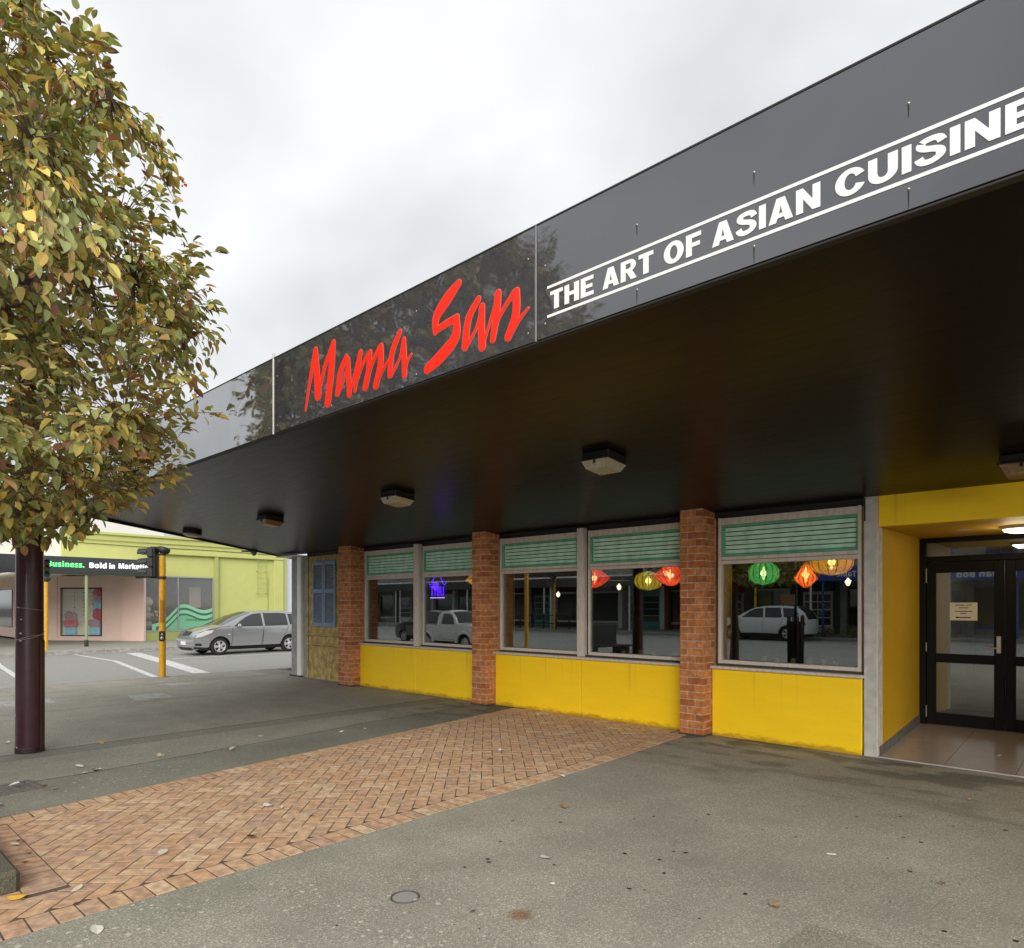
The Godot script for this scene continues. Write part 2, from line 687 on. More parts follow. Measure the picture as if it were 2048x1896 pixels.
func pv(a: Array) -> PackedVector2Array:
	var p := PackedVector2Array()
	for i in a.size() / 2:
		p.append(Vector2(a[i * 2], a[i * 2 + 1]))
	return p


func tile_mesh(poly: PackedVector2Array, y0: float, y1: float, bev: float, tone := Color.WHITE) -> MB:
	var b := MB.new()
	b.col = tone
	add_tile(b, poly, y0, y1, bev)
	return b


func add_tile(b: MB, poly: PackedVector2Array, y0: float, y1: float, bev: float) -> void:
	var mid := Vector2.ZERO
	for p in poly:
		mid += p
	mid /= poly.size()
	var top := PackedVector2Array()
	for p in poly:
		var d := p - mid
		top.append(mid + d * maxf(0.5, 1.0 - bev / maxf(0.01, d.length())))
	var c := Vector3(mid.x, y1, mid.y)
	for i in poly.size():
		var p := poly[i]
		var q := poly[(i + 1) % poly.size()]
		var tp := top[i]
		var tq := top[(i + 1) % poly.size()]
		var out := Vector3((p.x + q.x) / 2 - mid.x, 0, (p.y + q.y) / 2 - mid.y)
		b.trio(c, Vector3(tp.x, y1, tp.y), Vector3(tq.x, y1, tq.y), Vector3.UP)
		b.quado(Vector3(p.x, y1 - bev * 0.7, p.y), Vector3(q.x, y1 - bev * 0.7, q.y), Vector3(tq.x, y1, tq.y), Vector3(tp.x, y1, tp.y), out + Vector3.UP * out.length())
		b.quado(Vector3(p.x, y0, p.y), Vector3(q.x, y0, q.y), Vector3(q.x, y1 - bev * 0.7, q.y), Vector3(p.x, y1 - bev * 0.7, p.y), out)


func build_ground() -> void:
	var terrain_m := mat("terrain", lin(0.10, 0.10, 0.09), 0.95, {"tex": tex["dirt"], "scale": 0.05})
	struct("ground", flat(pv([-450, -450, 450, -450, 450, 450, -450, 450]), -0.30), terrain_m)
	var road_m := asphalt("road_asphalt", lin(0.66, 0.66, 0.65))
	struct("road", flat(pv([-27.6, -90, -16.2, -90, -16.2, 10.4, 80, 10.4, 80, 27.0, -120, 27.0, -120, 10.4, -27.6, 10.4]), -0.13), road_m)

	var stains := stain_map()
	var main_m := asphalt("footpath_asphalt", lin(1.0, 0.945, 0.87), stains)
	var dark_m := asphalt("footpath_dark_strip", lin(0.70, 0.68, 0.63), stains)
	var mid_m := asphalt("footpath_mid_strip", lin(0.92, 0.885, 0.81), stains)
	var bed_m := mat("bedding", lin(0.035, 0.03, 0.025), 0.95, {"tex": tex["grain"], "scale": 2.0})
	# the bed under everything, seen only in the joints
	struct("footpath_bed", flat(pv([-16.2, -0.6, 6, -0.6, 6, 10.4, -16.2, 10.4]), -0.02), bed_m)
	var right := [6.0, -0.5, 6.0, 10.3]
	var zz := 10.3
	var edge := []
	while zz > -0.51:
		edge += [band_right(zz), zz]
		zz -= 0.45
	edge += [band_right(-0.5), -0.5]
	var walk := struct("footpath", flat(pv(right + edge), 0.0, WALK), main_m)
	# strips of asphalt to the left of the bricks, laid at different times
	var l := []
	zz = -0.5
	while zz < 10.31:
		l += [band_left(zz), zz]
		zz += 0.45
	l += [band_left(10.3), 10.3]
	struct("footpath_strip", flat(pv(l + [-7.46, 10.3, -7.36, 6.0, -7.6, 3.4, -7.75, 2.6, -7.9, -0.5]), 0.0, WALK), dark_m)
	struct("footpath_strip", flat(pv([-7.475, 10.3, -7.375, 6.0, -7.615, 3.4, -7.765, 2.6, -7.915, -0.5, -8.52, -0.5, -8.5, 10.3]), 0.0, WALK), mid_m)
	struct("footpath_strip", flat(pv([-8.53, -0.5, -8.515, 10.3, -8.86, 10.3, -8.88, -0.5]), -0.001, WALK), dark_m)
	struct("footpath_strip", flat(pv([-8.895, -0.5, -8.875, 10.3, -11.9, 10.3, -12.1, 4.4, -12.3, -0.5]), 0.0, WALK), main_m)
	struct("footpath_strip", flat(pv([-12.315, -0.5, -12.115, 4.4, -11.915, 10.3, -14.5, 10.3, -14.9, -0.5]), 0.0, WALK), mid_m)
	struct("footpath_strip", flat(pv([-14.91, -0.5, -14.51, 10.3, -15.98, 10.3, -15.98, -0.5]), 0.001, WALK), main_m)
	# a newer patch at the bottom of the picture
	struct("footpath_patch", flat(pv([-1.21, 4.40, -1.26, 4.95, -1.0, 5.6, 0.4, 5.5, 0.5, 4.8, -0.5, 4.40]), 0.003, WALK), asphalt("patch_asphalt", lin(0.80, 0.77, 0.67), stains))

	# old chewing gum, trodden flat
	var gum := MB.new()
	for g in [[-3.42, 4.22], [-3.14, 4.0], [-3.18, 4.6], [-3.02, 4.88], [-2.98, 4.91], [-3.03, 5.07], [-2.71, 3.41], [-2.44, 4.21], [-2.23, 3.96], [-2.16, 3.93], [-2.22, 4.15], [-2.09, 4.32], [-2.12, 4.65], [-2.43, 3.08], [-1.58, 2.37],
			[-1.55, 2.7], [-1.34, 2.14], [-1.2, 2.64], [-1.75, 3.14], [-1.98, 3.15], [-1.0, 2.13], [-0.71, 1.98], [-1.02, 3.29], [-1.61, 4.27], [-0.71, 4.02], [-0.44, 3.9], [-1.09, 2.67]]:
		blot(gum, Vector3(g[0], 0.0, g[1]), rng.randf_range(0.011, 0.02), 0.003)
	for k in 60:
		blot(gum, Vector3(rng.randf_range(-3.6, 0.5), 0.0, rng.randf_range(0.8, 6.2)), rng.randf_range(0.004, 0.011), 0.002)
	stuff(put("gum_spots", gum, mat("gum", lin(0.018, 0.016, 0.015), 0.8), walk))

	# pale lichen flecks
	var flecks := MB.new()
	for k in 560:
		var c = [[-2.85, 5.72, 0.42, 0.30], [-2.75, 5.95, 0.5, 0.22], [-3.75, 6.7, 0.22, 0.30], [-6.95, 5.65, 0.16, 0.42]][rng.randi() % 4]
		var q := Vector3(c[0] + rng.randfn() * c[2], 0.0, c[1] + rng.randfn() * c[3])
		if q.x < band_right(q.z) + 0.03 and q.x > band_left(q.z) - 0.03:
			continue
		blot(flecks, q, 0.003 + 0.013 * pow(rng.randf(), 3.0), 0.0015)
	stuff(put("lichen_flecks", flecks, mat("lichen", lin(0.50, 0.48, 0.40), 0.95), walk))

	build_kerbs()
	build_bricks()
	build_markings()


func blot(b: MB, at: Vector3, r: float, h: float) -> void:
	var n := 9
	var k := rng.randf_range(0.7, 1.0)
	var t0 := rng.randf() * TAU
	var pts := []
	for i in n:
		var a := TAU * i / n
		var q := r * rng.randf_range(0.82, 1.1)
		pts.append(at + Vector3(cos(a) * q, 0.0005, sin(a) * q * k).rotated(Vector3.UP, t0))
	for i in n:
		b.trio(at + Vector3.UP * h, pts[i], pts[(i + 1) % n], Vector3.UP)


func kerb_run(parent: Node3D, pts: Array, step: float, m: Material) -> void:
	# single kerb stones, butted end to end
	for i in pts.size() - 1:
		var a: Vector2 = pts[i]
		var b: Vector2 = pts[i + 1]
		var n := maxi(1, int(round(a.distance_to(b) / step)))
		for k in n:
			var p := a.lerp(b, float(k) / n)
			var q := a.lerp(b, float(k + 1) / n)
			var s := MB.new()
			var d := (q - p).normalized()
			s.xf = Transform3D(Basis(Vector3(d.x, 0, d.y), Vector3.UP, Vector3(-d.y, 0, d.x)), Vector3((p.x + q.x) / 2, -0.10, (p.y + q.y) / 2))
			s.box(Vector3.ZERO, Vector3(p.distance_to(q) - 0.008, 0.206, 0.16), 0.015)
			put("kerb_stone", s, m, parent)


func build_kerbs() -> void:
	var m := mat("kerb_concrete", lin(0.40, 0.385, 0.35), 0.9, {"tex": tex["dirt"], "scale": 0.5, "bump": tex["rough"], "bump_cm": 0.1})
	var near := struct("kerb", flat(pv([-16.3, -20, -16.25, -20, -16.25, 10.3, -16.3, 10.3]), -0.125), m)
	kerb_run(near, [Vector2(-16.1, -14), Vector2(-16.1, 9.6), Vector2(-15.7, 10.35), Vector2(6, 10.4)], 1.2, m)
	var gut := mat("gutter_concrete", lin(0.46, 0.45, 0.42), 0.85, {"tex": tex["dirt"], "scale": 0.4})
	struct("gutter", flat(pv([-16.19, -30, -16.55, -30, -16.55, 10.4, -16.19, 10.4]), -0.124), gut)
	struct("gutter", flat(pv([-27.42, -60, -27.75, -60, -27.75, 10.0, -27.42, 10.0]), -0.124), gut)
	# the far footpath across the side street and the one across the main street
	var far_m := asphalt("far_footpath_asphalt", lin(0.74, 0.72, 0.67))
	struct("far_footpath", flat(pv([-27.8, -60, -34, -60, -38, 0.5, -120, 0.5, -120, 9.6, -30, 9.6, -27.8, 7.5]), 0.0), far_m)
	var far := struct("kerb", flat(pv([-27.7, -60, -27.75, -60, -27.75, -16, -27.7, -16]), -0.122), m)
	kerb_run(far, [Vector2(-27.72, -15), Vector2(-27.72, 7.3), Vector2(-30, 9.6), Vector2(-45, 9.6)], 2.4, m)
	struct("opposite_footpath", flat(pv([-120, 27.2, 80, 27.2, 80, 31.6, -120, 31.6]), 0.0), far_m)
	var opp := struct("kerb", flat(pv([-60, 27.0, 20, 27.0, 20, 27.05, -60, 27.05]), -0.12), m)
	kerb_run(opp, [Vector2(-60, 27.12), Vector2(20, 27.12)], 4.0, m)


func build_bricks() -> void:
	var tones := [Color(0.74, 0.48, 0.285), Color(0.71, 0.445, 0.26), Color(0.77, 0.52, 0.32), Color(0.72, 0.475, 0.295), Color(0.68, 0.43, 0.27), Color(0.81, 0.58, 0.37), Color(0.73, 0.455, 0.26), Color(0.65, 0.43, 0.29)]
	var bm := []
	for i in tones.size():
		var t: Color = tones[i]
		bm.append(mat("paver_%d" % i, lin(t.r, t.g, t.b), 0.88, {"tex": tex["dirt"], "scale": 1.3, "bump": tex["rough"], "bump_cm": 0.05}))
	var rest_m := mat("paver_rest", Color.WHITE, 0.88, {"tex": tex["dirt"], "scale": 1.3, "bump": tex["rough"], "bump_cm": 0.05, "vcol": true})
	var bed := struct("brick_paving", flat(pv([band_left(0.05) + 0.01, 0.02, band_right(0.05) - 0.01, 0.02, band_right(2.6) - 0.01, 2.6, -3.99, 9.6, -6.24, 9.6, band_left(6.5) + 0.01, 6.5]), 0.0008), mat("joint_sand", lin(0.115, 0.08, 0.052), 0.95))
	var all := []                                     # every brick: [outline, tone]
	var w := 0.1015
	var long := 0.2 + 0.0
	# edge bricks, on end along both sides
	var z := 0.14
	while z < 9.4:
		for side in 2:
			var e := band_right(z + w / 2) if side else band_left(z + w / 2)
			var s := -1.0 if side else 1.0
			var lean := rng.randf_range(-0.004, 0.004)
			var gap := 0.010
			all.append([pv([e + s * 0.003, z + gap / 2, e + s * (long - 0.004), z + gap / 2 + lean, e + s * (long - 0.004), z + 1.12 * w - gap / 2 + lean, e + s * 0.003, z + 1.12 * w - gap / 2]), rng.randi() % 8])
		z += 1.12 * w
	# a course against the wall
	var x := band_left(0.1) + 0.22
	while x < band_right(0.1) - 0.30:
		all.append([pv([x, 0.092, x + 0.108, 0.092, x + 0.108, 0.285, x, 0.285]), rng.randi() % 8])
		x += 0.114
	# the course in front of the planter
	x = -6.06
	while x < -4.5:
		all.append([pv([x, 6.80, x + 0.102, 6.80, x + 0.102, 7.0, x, 7.0]), [4, 7, 1, 6, 4][rng.randi() % 5]])
		x += 0.112
	z = 7.008
	while z < 8.5:
		all.append([pv([-4.59, z, -4.46, z, -4.46, z + 0.22, -4.59, z + 0.22]), [0, 2, 1, 6, 3][rng.randi() % 5]])
		z += 0.23
	# herringbone at 45 degrees
	var inner := pv([band_left(0.3) + long + 0.006, 0.292, band_right(0.3) - long - 0.006, 0.292, band_right(2.6) - long - 0.006, 2.6, -3.98 - long - 0.006, 9.4, -6.25 + long, 9.4, band_left(6.5) + long + 0.006, 6.5])
	var hole := pv([-6.066, 6.793, -4.45, 6.793, -4.45, 9.6, -6.9, 9.6, -6.9, 6.793])
	var areas := Geometry2D.clip_polygons(inner, hole)
	var u := Vector2(1, 1).normalized()
	var v := Vector2(-1, 1).normalized()
	var q := 0.107
	var j := 0.0043
	for a in range(-90, 90):
		for b in range(-90, 90):
			var t := posmod(a - b, 4)
			var r: Rect2
			if t == 0:
				r = Rect2(a * q + j, b * q + j, 2 * q - 2 * j, q - 2 * j)
			elif t == 3:
				r = Rect2(a * q + j, b * q + j, q - 2 * j, 2 * q - 2 * j)
			else:
				continue
			var o := Vector2(-5.2, 4.6)
			var mid := o + u * r.get_center().x + v * r.get_center().y
			if mid.x < -7.2 or mid.x > -3.9 or mid.y < 0.1 or mid.y > 9.5:
				continue
			var poly := PackedVector2Array()
			for k in [Vector2(r.position.x, r.position.y), Vector2(r.end.x, r.position.y), r.end, Vector2(r.position.x, r.end.y)]:
				poly.append(o + u * k.x + v * k.y)
			for area in areas:
				for piece in Geometry2D.intersect_polygons(poly, area):
					var size := 0.0
					for k in piece.size():
						size += piece[k].cross(piece[(k + 1) % piece.size()])
					if absf(size) > 0.0012:
						all.append([piece, rng.randi() % 8])
	# the nearest three hundred in view are bricks of their own
	for k in all.size():
		var m := Vector2.ZERO
		for p in all[k][0]:
			m += p
		m /= all[k][0].size()
		var p3 := Vector3(m.x, 0, m.y)
		all[k].append(p3.distance_to(EYE) + (0.0 if in_view(p3) else 100.0))
	all.sort_custom(func(p, r): return p[2] < r[2])
	var rest := MB.new()
	for k in all.size():
		var rise := 0.0022 + rng.randf_range(-0.0007, 0.0014)
		if k < 300:
			put("brick", tile_mesh(all[k][0], -0.03, rise, 0.0016), bm[all[k][1]], bed)
		else:
			rest.col = tones[all[k][1]]
			add_tile(rest, all[k][0], -0.03, rise, 0.0016)
	stuff(put("far_bricks", rest, rest_m, bed))


func stripe(parent: Node3D, poly: Array, m: Material) -> void:
	put("painted_line", flat(pv(poly), 0.0), m, parent)


func build_markings() -> void:
	var m := mat("road_paint", lin(0.84, 0.84, 0.82), 0.7, {"tex": tex["dirt"], "scale": 0.9})
	var holder := struct("road_markings", flat(pv([-21.0, -40.0, -20.88, -40.0, -20.88, -12.0, -21.0, -12.0]), -0.126), m)
	for p in [[-29.0, 0.92, -29.0, 1.02, -23.3, 1.0, -17.4, 1.9, -16.7, 2.16, -16.7, 2.04, -17.3, 1.75, -23.2, 0.86], [-26.95, -0.5, -26.8, -0.92, -21.6, -0.2, -17.5, 0.46, -17.65, 0.84, -21.7, 0.22],
			[-28.0, 3.1, -24.2, 3.62, -19.4, 4.06, -16.7, 4.6, -16.7, 4.72, -19.4, 4.2, -24.2, 3.76, -28.0, 3.25], [-23.1, -0.66, -22.95, -0.66, -22.5, -4.6, -22.3, -12.0, -22.45, -12.0, -22.65, -4.6],
			[-40.0, 18.9, 30.0, 18.9, 30.0, 19.02, -40.0, 19.02], [-40.0, 15.2, 30.0, 15.2, 30.0, 15.32, -40.0, 15.32], [-24.0, 22.8, 20.0, 22.8, 20.0, 22.92, -24.0, 22.92], [-12.0, 13.3, 20.0, 13.3, 20.0, 13.4, -12.0, 13.4]]:
		var s := put("painted_line", flat(pv(p), -0.125), m, holder)
		s.name = "painted_line"
	# pale concrete pads and covers let into the footpath
	var pad := mat("pad_concrete", lin(0.50, 0.50, 0.47), 0.85, {"tex": tex["dirt"], "scale": 0.7, "bump": tex["rough"], "bump_cm": 0.06})
	var g := "pale concrete covers in the footpath"
	var specs := [["pale square concrete cover in the asphalt midway between maroon and yellow poles", [-13.2, 3.76, -13.1, 3.2, -12.38, 3.26, -12.4, 3.88]], ["pale concrete cover nearest the side street kerb, behind the yellow pole foot", [-14.6, 2.76, -14.59, 2.33, -14.13, 2.1, -14.18, 2.62]],
		["pale concrete cover half hidden behind the foot of the maroon pole", [-13.8, 5.5, -13.75, 4.8, -13.1, 4.86, -13.1, 5.5]]]
	for s in specs:
		tag(put("service_cover", tile_mesh(pv(s[1]), -0.02, 0.006, 0.006), pad), s[0], "cover", g)
	# drain grate
	var t := thing("drain_grate", "small rusty iron drain grate in the asphalt beside the bricks", "drain grate", Vector3(-7.22, 0, 6.55), 0.12)
	var iron := mat("grate_iron", lin(0.20, 0.185, 0.165), 0.8, {"tex": tex["dirt"], "scale": 3.0, "bump": tex["rough"], "bump_cm": 0.05})
	var f := MB.new()
	for s in [-1.0, 1.0]:
		f.box(Vector3(s * 0.17, 0.002, 0), Vector3(0.04, 0.02, 0.38), 0.003)
		f.box(Vector3(0, 0.002, s * 0.17), Vector3(0.30, 0.02, 0.04), 0.003)
	put("frame", f, iron, t)
	for k in 4:
		boxpart("bar", -0.15, 0.15, -0.006, 0.009, -0.118 + k * 0.075, -0.088 + k * 0.075, iron, t, 0.003)
	for k in 3:
		boxpart("cross_bar", -0.09 + k * 0.075, -0.065 + k * 0.075, -0.01, 0.006, -0.148, 0.148, iron, t, 0.002)
	boxpart("pit", -0.15, 0.15, -0.019, -0.012, -0.15, 0.15, mat("pit", lin(0.004, 0.004, 0.004), 1.0), t, 0.0)
	# round valve cover
	var c := thing("valve_cover", "small round iron valve cover in the asphalt among lichen flecks", "valve cover", Vector3(-2.955, 0, 5.585))
	var ring := MB.new()
	ring.lathe([Vector2(0.072, 0.0), Vector2(0.072, 0.004), Vector2(0.076, 0.006), Vector2(0.080, 0.005), Vector2(0.082, 0.0)], Vector3.ZERO, 28)
	put("ring", ring, mat("dark_iron", lin(0.07, 0.07, 0.065), 0.7), c)
	var lid := MB.new()
	lid.lathe([Vector2(0.069, 0.0005), Vector2(0.067, 0.003), Vector2(0.0, 0.003)], Vector3.ZERO, 28, false)
	put("lid", lid, mat("lid_iron", lin(0.48, 0.46, 0.42), 0.9, {"tex": tex["grain"], "scale": 4.0}), c)


# ---------------------------------------------------------------- the restaurant
var house: Node3D

func soffit(z: float) -> float:
	return 2.75 + 0.107 * z


func end_x(z: float) -> float:
	return -14.83 + 0.277 * z


func build_restaurant() -> void:
	house = thing("restaurant_building", "single-storey corner restaurant with yellow panels, brick pillars and deep black street canopy", "building")
	var black := mat("black_paint", lin(0.012, 0.011, 0.010), 0.6)
	var dull := mat("outer_wall", lin(0.32, 0.30, 0.27), 0.9, {"tex": tex["dirt"], "scale": 0.3})
	var yellow := mat("yellow_paint", lin(1.0, 0.655, 0.004), 0.6, {"tex": painted_board(), "scale": Vector3(0.31, 1.0, 0.31), "bump": tex["rough"], "bump_cm": 0.03})
	var alu := mat("anodised_frame", lin(0.64, 0.575, 0.50), 0.5, {"tex": noise("streak", FastNoiseLite.TYPE_SIMPLEX, 0.015, 4, 0.88, 1.0, 42), "scale": Vector3(2.0, 0.5, 2.0)})
	var mint := mat("mint_slat", lin(0.58, 0.90, 0.72), 0.6, {"tex": tex["soft"], "scale": 0.9})
	var green := mat("green_frame", lin(0.13, 0.46, 0.28), 0.55, {"tex": tex["soft"], "scale": 0.9})
	# the shell behind the shop front
	boxpart("side_wall", -14.18, -13.98, 0, 3.15, -9.0, -0.35, dull, house)
	boxpart("back_wall", -14.18, 6.0, 0, 3.15, -9.2, -9.0, dull, house)
	boxpart("side_wall", 6.0, 6.2, 0, 3.15, -9.2, 0.0, dull, house)
	boxpart("roof", -14.25, 6.25, 3.15, 3.32, -9.25, -0.02, dull, house)
	boxpart("head_beam", -13.6, -2.176, 2.682, 3.14, -0.12, -0.015, black, house)
	# brick pillars
	for p in [[-11.86, 0.44], [-7.965, 0.315], [-4.215, 0.315]]:
		brick_pillar(p[0], p[1])
	# bays of window over yellow panel
	var bays := [[-11.345, -9.752, -11.42, -9.672], [-9.572, -7.972, -9.662, -7.972], [-7.60, -6.002, -7.645, -5.932], [-5.848, -4.222, -5.922, -4.222], [-3.842, -2.203, -3.895, -2.186]]
	for i in bays.size():
		var b = bays[i]
		boxpart("wall_panel", b[2], b[3], -0.015, 0.818, -0.10, 0.08, yellow, house, 0.006)
		bay_window(b[0], b[1], alu, mint, green, i in [0, 2, 4], i in [1, 3, 4] and i == 4)
	for s in [[-11.44, -7.97], [-7.66, -4.22], [-3.905, -2.165]]:
		var q := MB.new()
		q.bx(s[0], s[1], 0.822, 0.858, -0.10, 0.118, 0.006)
		put("sill", q, alu, house)
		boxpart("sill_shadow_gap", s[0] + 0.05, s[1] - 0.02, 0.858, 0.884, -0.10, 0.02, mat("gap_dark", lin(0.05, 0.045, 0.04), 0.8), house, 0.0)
	for s in [[-9.752, -9.615], [-6.002, -5.888]]:
		boxpart("mullion", s[0], s[1], 0.86, 2.72, -0.08, 0.075, alu, house, 0.006)
		boxpart("mullion_return", s[1] + 0.001, s[1] + 0.042, 0.886, 2.70, -0.08, -0.02, black, house, 0.0)
	# pale concrete column at the entrance
	var conc := mat("pale_concrete", lin(0.60, 0.585, 0.54), 0.85, {"tex": tex["soft"], "scale": 0.9, "bump": tex["rough"], "bump_cm": 0.05})
	boxpart("column", -2.172, -2.036, -0.015, 2.757, -0.12, 0.065, conc, house, 0.008)
	boxpart("column_crack", -2.168, -2.152, 2.50, 2.745, 0.0655, 0.0665, black, house, 0.0)
	# the worn mustard end panel with a blue shutter on it
	var must := mat("mustard_board", lin(0.56, 0.41, 0.15), 0.8, {"tex": noise("worn", FastNoiseLite.TYPE_SIMPLEX, 0.012, 5, 0.66, 1.0, 44), "scale": Vector3(0.9, 0.7, 0.9), "bump": tex["rough"], "bump_cm": 0.05})
	boxpart("end_panel", -13.56, -11.865, -0.015, 2.682, -0.12, 0.0, must, house)
	for y in [[0.945, 0.985], [0.735, 0.775]]:
		boxpart("panel_rail", -13.555, -11.87, y[0], y[1], 0.001, 0.045, must, house, 0.006)
	boxpart("panel_stile", -13.56, -13.50, 0.0, 2.68, 0.002, 0.022, must, house, 0.003)
	boxpart("panel_stile", -12.02, -11.868, 0.99, 2.68, 0.002, 0.018, must, house, 0.003)
	var blue := mat("shutter_blue", lin(0.24, 0.33, 0.47), 0.7, {"tex": tex["soft"], "scale": 1.5})
	for x in [[-13.29, -12.855], [-12.835, -12.40]]:
		var sh := MB.new()
		for e in [[x[0], x[0] + 0.05], [x[1] - 0.05, x[1]]]:
			sh.bx(e[0], e[1], 1.148, 2.554, 0.003, 0.045, 0.004)
		for e in [[1.148, 1.23], [1.87, 1.95], [2.47, 2.554]]:
			sh.bx(x[0] + 0.05, x[1] - 0.05, e[0], e[1], 0.003, 0.043, 0.003)
		var leaf := put("shutter", sh, blue, house)
		var sl := MB.new()
		for sec in [[1.23, 1.87, 15], [1.95, 2.47, 12]]:
			for k in sec[2]:
				var y: float = lerpf(sec[0], sec[1], (k + 0.5) / sec[2])
				sl.xf = Transform3D(Basis(Vector3.RIGHT, 0.62), Vector3((x[0] + x[1]) / 2, y, 0.022))
				sl.box(Vector3.ZERO, Vector3(x[1] - x[0] - 0.1, 0.006, 0.045))
		stuff(put("slats", sl, blue, leaf))
	# corner post with a white flashing and a cap plate
	var grey := mat("post_grey", lin(0.33, 0.34, 0.32), 0.75, {"tex": tex["soft"], "scale": 0.8})
	boxpart("corner_post", -14.22, -13.965, -0.015, 2.70, -0.34, 0.02, grey, house, 0.008)
	boxpart("corner_flashing", -13.96, -13.80, -0.015, 2.70, -0.30, 0.03, mat("white_flashing", lin(0.72, 0.73, 0.71), 0.5), house, 0.006)
	boxpart("door_jamb", -13.795, -13.565, -0.015, 2.70, -0.12, -0.03, grey, house, 0.004)
	boxpart("cap_plate", -14.55, -13.62, 2.702, 2.716, -0.45, 0.25, mat("white_flashing", lin(0.72, 0.73, 0.71), 0.5), house, 0.003)
	boxpart("footing", -14.28, -13.78, -0.012, 0.03, -0.36, 0.05, mat("footing", lin(0.05, 0.05, 0.045), 0.9), house, 0.008)


# years of dirt on a painted board: splashes along the foot, drips under the sill, a few scuffs
func painted_board() -> ImageTexture:
	var n := 512
	var f := FastNoiseLite.new()
	f.seed = 61
	f.frequency = 0.02
	f.fractal_octaves = 4
	var im := Image.create(n, n, false, Image.FORMAT_RGB8)
	for j in n:
		var y := 1.0 - (j + 0.5) / n                # height above the ground in metres
		for i in n:
			var a := f.get_noise_2d(i, j)
			var v := 0.985 + 0.02 * f.get_noise_2d(i * 0.35, j * 0.6 + 900.0)
			var foot := smoothstep(0.075, 0.0, y + 0.035 * a + 0.03 * f.get_noise_2d(i * 3.0, j * 3.0))
			v -= 0.24 * foot
			var drip := smoothstep(0.40, 0.62, f.get_noise_2d(i * 2.6, 4000.0)) * smoothstep(0.28, 0.80, y) * (1.0 if y < 0.83 else 0.0)
			v -= 0.10 * drip
			im.set_pixel(i, j, Color(clampf(v, 0, 1), clampf(v - 0.03 * foot, 0, 1), clampf(v - 0.03 * foot, 0, 1)))
	for k in 70:
		var x := rng.randi_range(5, n - 40)
		var y0 := rng.randi_range(int(n * 0.25), n - 12)
		var l := rng.randi_range(3, 16)
		for q in l:
			var px := im.get_pixel(x + q, y0 + q / 5)
			im.set_pixel(x + q, y0 + q / 5, px * 0.86)
	return ImageTexture.create_from_image(im)


func brick_pillar(x: float, w: float) -> void:
	var mortar := mat("mortar", lin(0.66, 0.46, 0.33), 0.9, {"tex": tex["dirt"], "scale": 1.2})
	var core := MB.new()
	core.bx(x + 0.005, x + w - 0.005, -0.015, 2.79, -0.05, 0.295)
	var p := put("brick_pillar", core, mortar, house)
	var tones := [Color(0.56, 0.20, 0.055), Color(0.64, 0.235, 0.07), Color(0.47, 0.15, 0.045), Color(0.60, 0.235, 0.085), Color(0.68, 0.27, 0.10)]
	var bm := []
	for i in tones.size():
		var t: Color = tones[i]
		bm.append(mat("wall_brick_%d" % i, lin(t.r, t.g, t.b), 0.85, {"tex": tex["dirt"], "scale": 1.2, "bump": tex["rough"], "bump_cm": 0.03}))
	var h := 0.0895
	var n := int(2.79 / h)
	for k in n:
		var y0 := k * h + 0.005
		var y1 := (k + 1) * h - 0.007
		var parts := []
		var m := w - 0.105
		if k % 2 == 0:
			if w > 0.4:
				parts = [[0.0, 0.205, 0.2, 0.3], [0.215, 0.325, 0.2, 0.3], [0.335, w, 0.095, 0.3], [w - 0.2, w, 0.0, 0.086]]
			else:
				parts = [[0.0, m - 0.01, 0.2, 0.3], [m, w, 0.105, 0.3], [w - 0.2, w, 0.0, 0.096]]
		else:
			if w > 0.4:
				parts = [[0.0, 0.10, 0.1, 0.3], [0.11, 0.215, 0.2, 0.3], [0.225, w, 0.205, 0.3], [w - 0.1, w, 0.0, 0.196]]
			else:
				parts = [[0.0, 0.10, 0.1, 0.3], [0.11, w, 0.205, 0.3], [w - 0.1, w, 0.0, 0.196]]
		for q in parts:
			var j := rng.randf_range(-0.0015, 0.0015)
			var b := MB.new()
			b.bx(x + q[0] + j, x + q[1] + j, y0, y1, q[2] + j, q[3] + j, 0.004)
			put("brick", b, bm[rng.randi() % bm.size()], p)
	boxpart("footing", x - 0.012, x + w + 0.012, -0.012, 0.022, 0.0, 0.315, mat("footing", lin(0.05, 0.05, 0.045), 0.9), house, 0.006)


